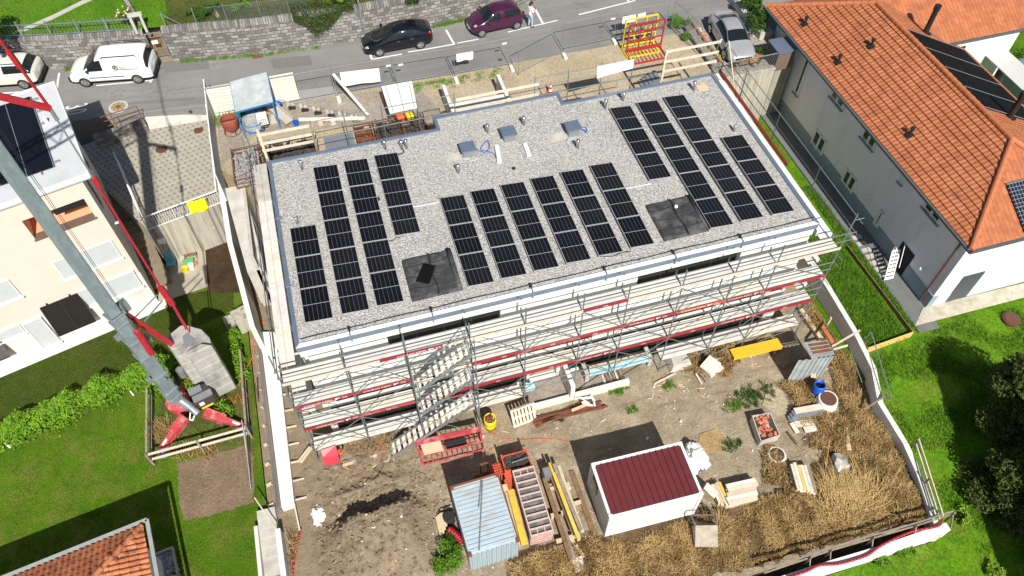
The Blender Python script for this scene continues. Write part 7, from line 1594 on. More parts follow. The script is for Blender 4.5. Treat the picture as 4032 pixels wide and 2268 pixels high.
# white stair with shadowy treads
t = thing('white_steps', 'white metal steps climbing to the dark door of the lilac house', 'steps', (30.5,1.2,.5)); a, b = Q('h',1250,1330,.75), Q('h',1320,1060,1.7); mb = MB()
for i in range(8): p = a.lerp(b,i/7); mb.box(p.x-.24,p.y-.07,p.z-.02,p.x+.24,p.y+.07,p.z+.02)
mb.build('treads', M['white'], t); mb = MB()
for s_ in (-.25,.25): mb.beam(a+Vector((s_,0,-.1)), b+Vector((s_,0,0)), .04,.12); mb.tube(a+Vector((s_,0,.8)), b+Vector((s_,0,.8)), .02, 6); mb.tube(b+Vector((s_,0,0)), b+Vector((s_,0,.8)), .02, 6)
mb.build('stringers', M['zincl'], t)
for i in range(7):
    p = Q('h',935+i*45,925+i*62,.6); tag(MB().box(p.x-.28,p.y-.14,.5,p.x+.28,p.y+.14,.58).build('stepping_stone', M['conc']), ('stepping stone of pale concrete in the grass strip beside the lilac house'), 'stepping stone', 'stepping stones beside the lilac house')
t = thing('plank_border', 'long brown plank border with yellow end around the grass strip', 'border', (28,-2.5,.5)); pa, pb, pc, pd = [Q('l',*q,.85) for q in ((1050,610),(1485,455),(1120,0),(640,20))]; bb = M['woodb']
def plank(a, b, m): MB().beam((a.x,a.y,.6),(b.x,b.y,.6),.05,.55).build('plank', m, t)
ex_ = lambda p, y: Vector((p.x, y, p.z)); plank(Vector((26.62,pa.y,0)), Vector((26.52,3.2,0)), bb); plank(pb, Vector((29.2,3.2,0)), bb); plank(Vector((pa.x-.05,pa.y-.03,0)), Vector((pb.x,pb.y-.03,0)), mat('yellow_plank', (.70,.50,.16), .12, 4, .8))
struct('grass_strip', MB().face([(26.6,-3.1,.60),(29.3,-2.9,.60),(29.2,14.2,.60),(26.1,14.2,.60)]), M['lawn2'])
mb = MB()
for _ in range(2600): tuft((rnd.uniform(26.7,29.1), rnd.uniform(-2.9,4.5), .6), .22, 5, .22, mb)
for _ in range(1500): tuft((rnd.uniform(29.3,29.9), rnd.uniform(-2.6,8), .52), .15, 5, .18, mb)
tag(mb.build('tall_grass', M['weed']), 'lush green grass growing inside the plank border', 'grass', kind='stuff')
mb = MB()
for _ in range(9000):
    x = rnd.uniform(25.6,36); y = rnd.uniform(-15,-2.8); 
    if x < 26.2 and y > -12: continue
    if mn.noise(Vector((x*.6,y*.6,4))) < -.05: continue
    tuft((x,y,lz(x,y)), .28, 7, .20, mb)
tag(mb.build('meadow_grass', M['weed']), 'rough tufts of bright green grass on the meadow right of the wall', 'grass', kind='stuff')
c = Q('l',2450,330,.5); tag(MB().lathe((c.x,c.y,.40),[(.46,0),(.45,.16),(.38,.17),(.37,.21),(.1,.215)],24).build('meadow_manhole', brn), 'brown round manhole cover in the meadow below the lilac house', 'manhole cover', 'round manhole covers')
# boundary wall of the yard (right and front)
rw = [(25.95,14.2,1.9),(25.98,.5,1.75),(26.0,-2.3,1.5),(25.95,-4.3,1.15),(25.35,-6.0,.95),(25.45,-8.1,.70),(25.3,-9.5,.55),(24.62,-12.2,.42)]
def wallrun(name, label, P, th, m, zb=-1.0):
    mb = MB(); n = len(P)
    for i in range(n-1):
        a, b = Vector(P[i]), Vector(P[i+1]); d = (b-a); d.z = 0; d.normalize(); o = Vector((-d.y,d.x,0))*th
        vs = [(a.x,a.y,zb),(b.x,b.y,zb),(b.x+o.x,b.y+o.y,zb),(a.x+o.x,a.y+o.y,zb),tuple(a),tuple(b),(b.x+o.x,b.y+o.y,b.z),(a.x+o.x,a.y+o.y,a.z)]; mb.mesh(vs,[(4,5,6,7),(0,1,5,4),(2,3,7,6),(1,2,6,5),(3,0,4,7)])
    return tag(mb.build(name, m), label, 'wall')
wallrun('yard_boundary_wall', 'pale concrete wall between the weedy yard and the right meadow', rw, .25, M['concw'])
fq = [Q('p',*a,.45) for a in ((1805,925),(1160,1150),(520,1340))]; fw = [(p.x,p.y,.45) for p in fq]; fw.append((fw[-1][0]-9,fw[-1][1]-.1,.42))
wallrun('front_boundary_wall', 'whitish low wall with red hose along the front of the yard', fw, .34, M['whitew'])
wr = [Q('p',*a,.50) for a in ((1830,850),(1470,965),(1050,1085),(640,1205),(440,1275),(10,1420))]; t = thing('timber_guard_rail', 'weathered double timber guard rail along the front wall', 'railing', (20,-11.9,.4)); mb = MB()
for a, b in zip(wr[:-1], wr[1:]): mb.beam((a.x,a.y,.95),(b.x,b.y,.95),.05,.10); mb.beam((a.x,a.y-.04,.62),(b.x,b.y-.04,.62),.05,.10)
mb.build('rail', M['woodg'], t)
for p in wr[:-1]: MB().beam((p.x,p.y-.10,.0),(p.x,p.y-.10,1.0),.07,.07).beam((p.x,p.y-.45,.1),(p.x,p.y-.1,.8),.05,.05).build('post', M['woodg'], t)
t = thing('timber_guard_rail', 'weathered double timber guard rail on the right wall above the meadow', 'railing', (25.2,-10,.6)); a, b = Q('p',1535,105,1.2), Q('p',1775,860,1.0); mb = MB().beam(a,b,.05,.10); mb.beam(a-Vector((0,0,.35)),b-Vector((0,0,.35)),.05,.10); mb.build('rail', M['woodw'], t)
for u in (.02,.52,.97): p = a.lerp(b,u); MB().beam((p.x-.05,p.y,p.z-.75),(p.x-.05,p.y,p.z+.05),.07,.07).build('post', M['woodg'], t)
bars_path('red_hose', 'thick red hose draped along the white front wall', 'p', ((1770,905),(1720,960),(1500,1005),(1350,1060),(1160,1155),(1040,1240),(900,1290),(740,1330),(560,1345),(440,1400),(250,1465)), .52, .055, M['red'])
for i, (k, p, q, z0, z1, lb) in enumerate((('l',(690,600),(965,440),1.6,2.4,'long pale timber leaning from the tin hut over the right wall'),('l',(1005,1220),(1240,1070),.5,1.3,'grey timber pole propped against the right wall'),('l',(630,400),(680,315),.6,1.3,'short grey timber stake beside the right wall'),('l',(700,630),(840,590),1.7,1.7,'short pale timber on top of the tin hut'))):
    a, b = Q(k,*p,z0), Q(k,*q,z1); tag(MB().beam(a,b,.07,.10).build('timber_pole', M['woodw'] if i != 1 else M['woodg']), lb, 'timber')
t = thing('wall_fence', 'fallen mesh fence panel leaning over the right yard wall', 'fence', (26.3,-4.5,1.2)); a, b, c_, d_ = Q('l',1075,460,1.9), Q('l',1275,1115,1.5), Q('l',1170,1115,.9), Q('l',870,640,1.3); mb = MB().tube(a,b,.025,8).tube(c_,b,.02,6).tube(d_,Q('l',985,955,1.1),.022,6).tube(a,Q('l',1000,560,1.0),.015,6); mb.build('frame', M['galv'], t); mb = MB()
for i in range(15): mb.beam(a.lerp(b,i/15), d_.lerp(c_,i/15), .006,.006)
mb.build('wire_mesh', M['galv'], t)
# ---------------------------------------------------------------- white site container with maroon roof
FLc, FRc, BLc = Q('o',945,1072,0), Q('o',1830,840,0), Q('o',805,345,2.3); zC = 2.3; FRt, FLt, BRt = Q('o',1920,650,zC), Q('o',995,885,zC), Q('o',1705,135,zC)
ux = (FRt-FLt); ux.z = 0; cl_w = ux.length; ux.normalize(); uy = Vector((-ux.y,ux.x,0)); cd_ = (BLc-FLt).dot(uy); O_ = Vector((FLt.x,FLt.y,0))
def cbox(mb, a0, b0, z0, a1, b1, z1, mi=0):
    P_ = [O_+ux*a+uy*b+Vector((0,0,z)) for z in (z0,z1) for a, b in ((a0,b0),(a1,b0),(a1,b1),(a0,b1))]; return mb.mesh(P_, [(3,2,1,0),(4,5,6,7),(0,1,5,4),(1,2,6,5),(2,3,7,6),(3,0,4,7)], mi)
t = thing('site_container', 'white site container with ribbed maroon roof', 'container', tuple(O_+ux*2+uy)); cm = None
def grimy(name, c, mud=(.40,.34,.26), hi=.55, streak=(.55,.53,.48)):
    n = NT(name); v = n.pos(); z = n.sep(v)[2]; col = n.mix(n.ramp(n.noise(n.mapv(v, (3,3,.25)), 1.5, 6, .7), [(.5, (0,0,0)), (.78, (.6,)*3)]), c, streak)
    f = n.math('ADD', n.math('DIVIDE', z, hi), n.math('MULTIPLY', n.noise(v, 3, 5), .9)); col = n.mix(n.ramp(f, [(.45, (.75,)*3), (1.0, (0,0,0))]), col, mud)
    n.bump(n.math('ADD', n.noise(v, 1.1, 2), n.math('MULTIPLY', n.math('SINE', n.math('MULTIPLY', z, 28.0)), .06)), .4, .08); return n.out(col, .5)
cm = grimy('white_container_paint', (.76,.76,.73)); mb = MB(); cbox(mb,.05,.05,.1,cl_w-.05,cd_-.05,zC-.08); mb.build('wall', cm, t)
fr = MB()
for a in (0,cl_w-.12):
    for b in (0,cd_-.12): cbox(fr,a,b,.0,a+.12,b+.12,zC-.10)
for b in (0,cd_-.12): cbox(fr,.121,b,zC-.16,cl_w-.121,b+.12,zC-.02); cbox(fr,.121,b,.02,cl_w-.121,b+.12,.14)
for a in (0,cl_w-.12): cbox(fr,a,.121,zC-.16,a+.12,cd_-.121,zC-.02); cbox(fr,a,.121,.02,a+.12,cd_-.121,.14)
fr.build('frame', M['white'], t); cc = MB()
for a in (-.005,cl_w-.175):
    for b in (-.005,cd_-.175): cbox(cc,a,b,zC-.101,a+.18,b+.18,zC+.03)
cco = cc.build('corner_casting', M['white'], t); soft(cco, .02)
rf = MB(); cbox(rf,.14,.14,zC-.10,cl_w-.14,cd_-.14,zC-.03); n = 14
for i in range(1,n): a = .14+(cl_w-.28)*i/n; cbox(rf,a-.022,.14,zC-.029,a+.018,cd_-.14,zC+.035)
rf.build('roof', M['maroon'], t); dk = MB(); cbox(dk,.121,.121,zC-.12,cl_w-.121,.139,zC-.04); cbox(dk,.121,cd_-.139,zC-.12,cl_w-.121,cd_-.121,zC-.04); cbox(dk,cl_w-.139,.14,zC-.12,cl_w-.121,cd_-.14,zC-.04); dk.build('gutter', M['blackm'], t)
wi = MB(); cbox(wi,-.0,1.55,1.0,.04,2.15,1.9); wi.build('window', M['glass'], t)
# grey corrugated container
FLt, FRt, BLt = Q('n',2110,1250,2.1), Q('o',105,1100,2.1), Q('n',1908,590,2.1); ux = (FRt-FLt); ux.z = 0; gw_ = ux.length; ux.normalize(); uy = Vector((-ux.y,ux.x,0)); gd = (BLt-FLt).dot(uy); O_ = Vector((FLt.x,FLt.y,0)); zG = 2.1
t = thing('storage_container', 'blue grey corrugated storage container with galvanised roof', 'container', tuple(O_+ux+uy)); gm_ = grimy('grey_blue_container', (.34,.42,.47), (.24,.19,.13), .5, (.52,.57,.60)); n = 12; mb = MB()
prof = [(0,.0),(.35,0),(.5,.05),(.85,.05),(1,0)]
def corrugated(mb, P, U, L, Nrm, z0, z1, step):
    k = max(2, int(L/step)); xs = [(i+p)/k*L for i in range(k) for p, _ in prof[:-1]]+[L]; ds = [d for i in range(k) for _, d in prof[:-1]]+[0]
    for i in range(len(xs)-1): a, b = P+U*xs[i]+Nrm*ds[i], P+U*xs[i+1]+Nrm*ds[i+1]; mb.face([(a.x,a.y,z0),(b.x,b.y,z0),(b.x,b.y,z1),(a.x,a.y,z1)])
corrugated(mb, O_-uy*-.03, ux, gw_, -uy, .05, zG-.02, .2); corrugated(mb, O_+uy*gd, ux, gw_, uy, .05, zG-.02, .2); corrugated(mb, O_+ux*.03, uy, gd, -ux, .05, zG-.02, .25); corrugated(mb, O_+ux*(gw_-.03), uy, gd, ux, .05, zG-.02, .25); mb.build('wall', gm_, t)
rf = MB(); cbox(rf,.0,.0,zG-.1,gw_,gd,zG-.02); n = 15
for i in range(n): b = .08+(gd-.16)*i/n; cbox(rf,.06,b,zG-.019,gw_-.06,b+.135,zG+.02)
rf.build('roof', mat('galvanised_roof', (.44,.53,.585), .1, 1.5, .6, .0, stain=(.40,.34,.27), sscale=1.1, samt=.75, stretch=(1,2.2,1)), t); fr = MB(); cbox(fr,-.03,gd-.02,zG-.12,gw_+.03,gd+.06,zG+.03); fr.build('roof_beam', M['rust'], t); fr = MB(); cbox(fr,gw_-.03,0,zG-.12,gw_+.03,gd-.03,zG+.025); fr.build('roof_beam', M['rust'], t); fr = MB()
for a in (-.03,gw_-.12):
    for b in (-.03,gd-.14): fr = MB(); cbox(fr,a,b,zG-.13,a+.15,b+.15,zG+.045); fr.build('corner_casting', M['rust'], t)
a, b, c_ = Q('n',2228,520,zG+.06), Q('n',2203,775,zG+.06), Q('n',2203,1200,zG+.06); tag(MB().tube(a,b,.025,8).build('steel_pipe', M['galv']), 'short galvanised pipe lying on the grey container roof', 'pipe'); tag(MB().tube(a+Vector((.06,0,0)),c_+Vector((.02,0,0)),.025,8).build('steel_pipe', M['galv']), 'long galvanised pipe lying along the grey container roof', 'pipe')
# orange rack behind, formwork stack, yellow beam
t = thing('orange_bin', 'open orange red steel bin full of black clamps behind the formwork stack', 'bin', tuple(Q('t',850,290,0))); q = [Q('t',*a,1.0) for a in ((700,250),(945,185),(1000,335),(740,395))]; mb = MB(); ct = MB()
for i in range(4): a, b = q[i], q[(i+1)%4]; mb.beam((a.x,a.y,.5),(b.x,b.y,.5),.05,1.0); mb.beam((a.x,a.y,0),(a.x,a.y,1.12),.09,.09)
mb.build('sides', M['orange'], t); ce = sum(q, Vector())/4
for _ in range(110): p = q[0].lerp(q[1],rnd.uniform(.06,.94)).lerp(q[3].lerp(q[2],rnd.uniform(.06,.94)),rnd.uniform(.06,.94)); r_ = rbox((p.x,p.y,.85+rnd.uniform(0,.12)),(rnd.uniform(.1,.4),.06,.05),(0,0,rnd.uniform(0,3))); ct.mesh(r_.v, r_.f)
ct.prism([(p.x*.97+ce.x*.03,p.y*.97+ce.y*.03) for p in q], .1, .84); ct.build('clamps', blk_, t); a, b = Q('t',805,310,1.12), Q('t',1015,240,1.12); tag(MB().tube(a,b,.025,6).build('steel_pipe', M['galv']), 'thin pale pipe lying across the orange bin', 'pipe')
t = thing('orange_stand', 'rusty orange steel stands between the grey container and the bin', 'stand', tuple(Q('t',640,400,0))); mb = MB(); c_ = Q('t',640,385,.9)
for i in range(5): mb.box(c_.x-.28+i*.11,c_.y-.35,.02,c_.x-.22+i*.11,c_.y+.3,.95); mb.box(c_.x-.3,c_.y-.3+i*.12,.9,c_.x+.3,c_.y-.26+i*.12,.98)
mb.build('frame', M['orange'], t); mb = MB(); c2 = Q('t',530,330,1.1); mb.beam((c2.x-.2,c2.y,.0),(c2.x-.2,c2.y,1.2),.06,.06).beam((c2.x+.15,c2.y,.0),(c2.x+.15,c2.y,1.2),.06,.06).beam((c2.x-.2,c2.y,1.2),(c2.x+.15,c2.y,1.2),.08,.06).beam((c2.x-.6,c2.y-.25,.6),(c2.x+.6,c2.y-.25,.7),.12,.12); mb.build('upright', M['rust'], t)
t = MB(); 
for i in range(3): c_ = Q('t',765,430+i*55,.9); t.box(c_.x-.16,c_.y-.14,.02,c_.x+.16,c_.y+.12,.86-.1*i)
tag(t.build('orange_boxes', M['orange']), 'column of orange steel boxes left of the formwork stack', 'boxes')
ft = [Q('t',*a,1.25) for a in ((808,390),(1025,335),(1250,980),(1022,1045))]; fx_ = (ft[1]-ft[0]); fx_.z = 0; fwid = fx_.length; fx_.normalize(); fy_ = Vector((fx_.y,-fx_.x,0)); fl_ = (ft[3]-ft[0]).dot(fy_); t0 = Vector((ft[0].x,ft[0].y,0))
fpal = [mat('pale_pink_frame', (.62,.47,.43), .15, 3, .7, stain=(.40,.16,.13), sscale=3, samt=.5), mat('pink_red_frame', (.55,.25,.22), .2, 3, .7, stain=(.70,.6,.56), sscale=3, samt=.8)]
for lv in range(9):
    z = .12+lv*.125; lb = 'top red framed formwork panel of the stack, showing its grey bays' if lv == 8 else 'red framed formwork panel stacked flat beside the grey container'
    t = thing('formwork_panel', lb, 'formwork panel', (t0.x,t0.y,z), group='stacked formwork panels'); fm = MB(); jit = rnd.uniform(-.02,.02)
    def fb(a0, b0, z0, a1, b1, z1): 
        P_ = [t0+fx_*(a+jit)+fy_*b+Vector((0,0,zz)) for zz in (z0,z1) for a, b in ((a0,b0),(a1,b0),(a1,b1),(a0,b1))]; fm.mesh(P_, [(3,2,1,0)[::-1],(4,5,6,7)[::-1],(0,1,5,4)[::-1],(1,2,6,5)[::-1],(2,3,7,6)[::-1],(3,0,4,7)[::-1]])
    fb(0,0,z,.05,fl_,z+.12); fb(fwid-.05,0,z,fwid,fl_,z+.12); fb(.051,0,z,fwid-.051,.06,z+.118); fb(.051,fl_-.06,z,fwid-.051,fl_,z+.118)
    if lv == 8:
        for i in range(1,10): fb(.051,fl_*i/10-.025,z+.02,fwid-.051,fl_*i/10+.025,z+.112)
        for b in (.03,fl_*.9+.03):
            for a in (fwid*.33,fwid*.66): fb(a-.02,b,z+.02,a+.02,b+fl_*.1-.06,z+.10)
    fm.build('frame', fpal[lv % 2], t); fm = MB(); fb(.05,.05,z+.005,fwid-.05,fl_-.05,z+.02); fm.build('board', mat('grey_stained_board', (.13,.125,.115), .35, 4, .9, stain=(.30,.28,.25), sscale=4, samt=.6) if 'grey_stained_board' not in bpy.data.materials else bpy.data.materials['grey_stained_board'], t)
a, b = Q('t',790,580,.7), Q('t',935,1130,.7); tag(MB().beam((a.x,a.y,.65),(b.x,b.y,.65),.28,.10).build('yellow_beam', M['woody']), 'broad yellow formwork beam between grey container and formwork stack', 'beam'); tag(MB().beam((a.x-.22,a.y-.05,.55),(b.x-.22,b.y,.55),.06,.2).build('pale_board', M['wood']), 'narrow pale board on edge beside the broad yellow beam', 'board')
tag(MB().beam((a.x-.05,a.y,.3),(b.x-.05,b.y,.3),.5,.58).build('beam_stack', M['woodg']), 'dark timber stack under the broad yellow beam', 'timber stack'); c_ = Q('t',735,560,.8); tag(MB().box(c_.x-.15,c_.y-.12,.6,c_.x+.12,c_.y+.15,.82).build('timber_block', M['wood']), 'small pale timber block at the head of the broad yellow beam', 'timber block')
# long timber stacks right of the formwork
TB = [((1130,460),(1395,1260),.45,.20,.16,'woodb','long brown beam nearest the formwork stack'),((1185,520),(1430,1270),.40,.16,.14,'woodg','long grey weathered beam right of the brown beam'),((1150,480),(1340,1140),.30,.08,.10,'orange','long thin red orange rail beside the brown beam'),
 ((1180,310),(1335,700),.95,.10,.20,'woody','yellow beam at the far end of the long timber stack'),((1225,410),(1480,1080),.92,.16,.20,'yellowt','long yellow board with dark edges on the timber stack'),((1225,320),(1500,985),1.02,.16,.22,'woodg','long grey plank on top of the timber stack'),((1275,340),(1515,1000),.90,.14,.20,'wood','long pale plank on the right side of the timber stack'),((1200,430),(1420,1010),.55,.16,.2,'woodb','dark brown beam low in the timber stack'),
 ((1405,390),(1640,1045),.10,.24,.08,'woodb','long brown plank lying on the ground left of the white container'),((1290,1140),(1350,1290),.12,.42,.06,'ply','broad pale board in the weeds below the timber stack'),((1280,1280),(1345,1449),.10,.30,.06,'wood','pale board at the bottom edge below the timber stack'),((1400,1070),(1530,1260),.12,.14,.12,'wood','short pale beam in the weeds right of the grey beam')]
M['yellowt'] = mat('yellow_board', (.66,.52,.12), .12, 4, .8, stain=(.42,.30,.12), sscale=3, samt=.6)
for p, q, z, wd, ht, m_, lb in TB:
    a, b = Q('t',*p,z), Q('t',*q,z); tag(MB().beam((a.x,a.y,z-ht/2),(b.x,b.y,z-ht/2),wd,ht).build('timber_beam' if 'plank' not in lb and 'board' not in lb else 'plank', M[m_]), lb, 'timber', 'long timbers beside the white container')
for i, (x, y, z, lb) in enumerate(((1290,545,.45,'upper timber sleeper under the long timber stack'),(1330,800,.4,'middle timber sleeper under the long timber stack'),(1465,705,.2,'short timber offcut between stack and white container'),(1385,1055,.3,'lower timber sleeper under the long timber stack'))): c_ = Q('t',x,y,z); tag(MB().box(c_.x-(.62 if i != 2 else .16),c_.y-.07,.02,c_.x+(.45 if i != 2 else .16),c_.y+.07,z).build('timber_sleeper', M['wood']), lb, 'timber sleeper')
c_ = Q('t',1165,395,.8); tag(MB().box(c_.x-.2,c_.y-.2,.02,c_.x+.2,c_.y+.2,.8).build('dark_crate', M['greym']), 'grey box at the far end of the timber stack', 'box'); c_ = Q('t',1480,1330,.1); tag(MB().box(c_.x-.25,c_.y-.3,.0,c_.x+.22,c_.y+.3,.14).build('stone_slab', M['concw']), 'pale stone slab in the weeds near the bottom edge', 'slab')
# things left of the grey container
a, b = Q('t',165,960,.6), Q('t',300,1130,.6); mb = MB()
for i in range(8): u = i/8; p, q = a.lerp(b,u), a.lerp(b,u+.14); mb.tube((p.x+.12*math.sin(u*3.1),p.y,.4),(q.x+.12*math.sin((u+.14)*3.1),q.y,.4),.15,10)
tag(mb.build('red_duct', M['red'], smooth=True), 'bent red plastic duct leaning on the grey container', 'duct')
c_ = Q('t',175,860,.4); tag(MB().lathe((c_.x,c_.y,.0),[(.25,0),(.28,.5),(.2,.52)],14).build('black_drum', M['blackr']), 'black drum at the left side of the grey container', 'drum'); c_ = Q('t',95,900,.3)
for i in range(3): tag(MB().box(c_.x-.2+.1*i,c_.y-.5+i*.1,.02+.12*i,c_.x+.02+.1*i,c_.y+.35,.13+.12*i).build('plank', M['wood']), ('lowest','middle','topmost')[i]+' orange brown plank of the small pile left of the grey container', 'plank')
for i, (p, q, m_, lb) in enumerate((((20,880),(110,1290),'woodg','long grey pole lying left of the grey container'),((90,790),(200,755),'wood','pale timber lying crosswise above the red duct'),((60,1130),(120,1320),'woodw','pale broken board left of the green weeds'))): a, b = Q('t',*p,.12), Q('t',*q,.12); tag(MB().beam(a,b,.10,.08).build('timber_pole', M[m_]), lb, 'timber')
c_ = Q('t',200,1330,0); bush('weed_clump', 'tall green weeds growing at the left corner of the grey container', 'weeds', (c_.x,c_.y,0), (.75,.8,.55), 2600, .055, M['weed'], 'weed clumps in the yard'); c_ = Q('t',190,1130,0); bush('weed_clump', 'dark green nettles under the red duct', 'weeds', (c_.x,c_.y,0), (.35,.6,.4), 1200, .05, M['leaf'], 'weed clumps in the yard')
# skip bucket, timber packs, bags
c_ = Q('o',1930,1050,0); t = thing('concrete_skip', 'rusty grey concrete skip bucket in front of the white container', 'skip', tuple(c_)); A_, B_, C_, D_ = [Q('o',*a,z) for a, z in (((1840,955),.85),((2055,950),.85),((2060,1165),.45),((1835,1160),.45))]
wn = Vector((0,.34,.05)); sm_ = mat('mortar_crusted_steel', (.42,.36,.29), .15, 4, .9, stain=(.24,.17,.12), sscale=3, samt=.7)
mb = MB(); a2, b2 = A_+wn, B_+wn; dz0 = lambda p: Vector((p.x,p.y,.03)); mb.mesh([A_,B_,C_,D_,dz0(A_)+Vector((.05,.3,0)),dz0(B_)+Vector((-.05,.3,0)),dz0(C_)+Vector((-.04,.1,0)),dz0(D_)+Vector((.04,.1,0))],[(0,1,2,3)[::-1],(3,2,6,7)[::-1],(0,3,7,4)[::-1],(1,5,6,2)[::-1],(4,5,1,0)[::-1]]); mb.build('bucket', sm_, t)
mb = MB(); E_, F_ = Q('o',1792,855,.95), Q('o',2040,850,.95)
for p, q in ((E_,F_),(E_,A_+Vector((0,0,.02))),(F_,B_+Vector((0,0,.02)))): mb.beam(p,q,.05,.05)
for p in (E_,F_): mb.beam(p,(p.x,p.y,.0),.05,.05)
mb.mesh([A_,B_,F_-Vector((0,0,.75)),E_-Vector((0,0,.75))],[(0,1,2,3)]); mb.build('frame', mat('blue_brown_rusty_steel', (.17,.13,.11), .3, 3, .7, stain=(.16,.26,.33), sscale=3, samt=.5), t)
def pack(label0, k, q, z0, n, m, across, grp, lens=None, rows=2, h=.09, nm='plank'):
    A_, B_, C_ = [Q(k,*a,z0) for a in q]; u = (B_-A_); v = (C_-B_); w_ = v.length/n if across else u.length/n
    for r_ in range(rows):
        for i in range(n):
            zc = z0-h*(rows-r_)+h/2; f_ = (i+.5)/n; j1, j2 = rnd.uniform(-.06,.06), rnd.uniform(-.06,.06)
            if across: a, b = A_+v*f_, B_+v*f_; d = u.normalized()
            else: a, b = A_+u*f_, A_+u*f_+v; d = v.normalized()
            a = a+d*j1; b = b+d*j2; tag(MB().beam((a.x,a.y,zc),(b.x,b.y,zc),w_*.9,h*.9).build(nm, M[m[(i+r_) % len(m)]]), label0, 'plank', grp)
pack('short pale plank of the pile touching the right end of the white container','o',((1985,545),(2085,520),(2170,715)),.40,4,['wood','woody','ply','wood'],False,'short planks beside the white container',rows=3,h=.13)
pack('pale squared timber in the cross stacked pack right of the white container','o',((2150,545),(2440,480),(2450,690)),.50,5,['ply','woodw','wood'],True,'squared timbers in the cross stacked pack',rows=4,h=.12,nm='squared_timber')
pack('short plank in the tidy pack near the round pit in the weeds','p',((275,340),(470,360),(545,620)),.45,6,['ply','woodw','woodg','woodw','ply','yellowt'],False,'planks in the tidy pack in the weeds',rows=4,h=.11)
a, b = Q('o',1935,560,.75), Q('o',2040,660,.45); tag(MB().beam(a,b,.35,.05).build('loose_board', M['woodw']), 'loose grey board lying slantwise on the short plank pile', 'board'); a, b = Q('o',1890,680,.2), Q('o',1990,780,.1); tag(MB().beam(a,b,.18,.06).build('loose_board', M['woodg']), 'grey board in the weeds at the container corner', 'board')
c_ = Q('o',1830,260,.4); t = thing('rubble_bag', 'white builder bag of rubbish at the rear right corner of the white container', 'bag', (c_.x,c_.y,0)); rock((c_.x,c_.y-.1,.32),(.50,.66,.42),.42,3,1.8,4).build('sheet', M['tarp'], t); r_ = MB()
for _ in range(9): q = rbox((c_.x+rnd.uniform(-.2,.3),c_.y-.55+rnd.uniform(-.25,.2),.2+rnd.uniform(0,.2)),(.2,.14,.12),(rnd.random(),rnd.random(),rnd.random()*3)); r_.mesh(q.v,q.f)
r_.build('rubbish', mat('mixed_rubbish', (.10,.12,.22), .7, 12, .7, stain=(.5,.4,.3), sscale=8, samt=.8), t)
# tin hut, barrel, shafts
h0, h1, h2, h3 = [Q('l',*a,2.1) for a in ((412,570),(640,540),(715,680),(490,718))]; t = thing('tin_hut', 'small open tin hut with corrugated walls and cluttered flat roof', 'hut', tuple(h3-Vector((0,0,2.1)))); n = 8; mb = MB()
for i in range(n):
    for u0, u1, z in ((i/n,(i+.6)/n,.03),((i+.6)/n,(i+1)/n,0)): a, b, c_, d_ = h0.lerp(h3,u0), h1.lerp(h2,u0), h1.lerp(h2,u1), h0.lerp(h3,u1); mb.face([p+Vector((0,0,z)) for p in (a,b,c_,d_)])
mb.build('roof', M['corr'], t); mb = MB(); g3, g2 = Vector((h3.x,h3.y,0)), Vector((h2.x,h2.y,0)); U_ = (g2-g3); L_ = U_.length; U_.normalize(); corrugated(mb, g3-U_*.0, U_, L_, Vector((U_.y,-U_.x,0)), 0, 2.07, .22); W_ = (Vector((h0.x,h0.y,0))-g3); L2 = W_.length; W_.normalize(); mb.build('wall', M['corr'], t); mb = MB(); corrugated(mb, Vector((h1.x,h1.y,0)), Vector((h2.x-h1.x,h2.y-h1.y,0)).normalized(), (h2-h1).length, Vector((1,0,0)), 0, 2.07, .25); mb.build('wall', M['corr'], t)
dd_ = Q('l',330,770,.9); dp = [Vector((h3.x,h3.y,0)), Q('l',240,950,0)]; U_ = dp[1]-dp[0]; U_.z = 0; L_ = U_.length; U_.normalize(); mb = MB(); corrugated(mb, dp[0], U_, min(L_,1.0), Vector((U_.y,-U_.x,0)), 0.02, 2.0, .25); mb.build('door', M['corr'], t)
mb = MB(); 
for i in range(3): a = h0.lerp(h3,.2+.25*i); b = h1.lerp(h2,.2+.25*i); mb.beam(a.lerp(b,.15)+Vector((0,0,.06)), a.lerp(b,.95)+Vector((0,0,.06)),.12,.05)
mb.build('roof_planks', M['rust'], t)
c_ = Q('l',560,980,.7); t = thing('blue_barrel', 'tilted open blue plastic barrel behind the white shaft', 'barrel', (c_.x,c_.y,0)); mb = MB().lathe((0,0,0),[(.24,0),(.29,.1),(.30,.45),(.29,.8),(.27,.88),(.24,.88),(.24,.7),(.2,.62)],20).xf(Matrix.Translation((c_.x-.02,c_.y-.18,.02)) @ Matrix.Rotation(R(-8),4,'X')); mb.build('drum', M['blue'], t, True); MB().lathe((0,0,0),[(.235,.7),(.1,.7)],16).xf(Matrix.Translation((c_.x-.02,c_.y-.18,.02)) @ Matrix.Rotation(R(-8),4,'X')).build('inside', plain('dark_blue_inside', (.004,.012,.06), .6), t)
def shaft(label, k, x, y, r, h, lid, m): c_ = Q(k,x,y,h); t = thing('concrete_shaft', label, 'shaft', (c_.x,c_.y,0)); MB().lathe((c_.x,c_.y,-.02),[(r*1.35,0),(r*1.15,h*.7),(r*1.05,h),(r*.9,h+.01),(r*.86,h-.05)],24).build('ring', m, t, False); MB().lathe((c_.x,c_.y,h-.06),[(r*.88,0),(r*.88,.045),(r*.2,.05)],22).build('lid' if lid else 'pit', brn if lid else M['darksoil'], t)
shaft('white conical concrete shaft with brown lid beside the blue barrel','l',655,1110,.44,.62,True,M['concw']); shaft('round concrete pit ring full of dirt near the brick crate','p',150,255,.38,.22,False,M['concw'])
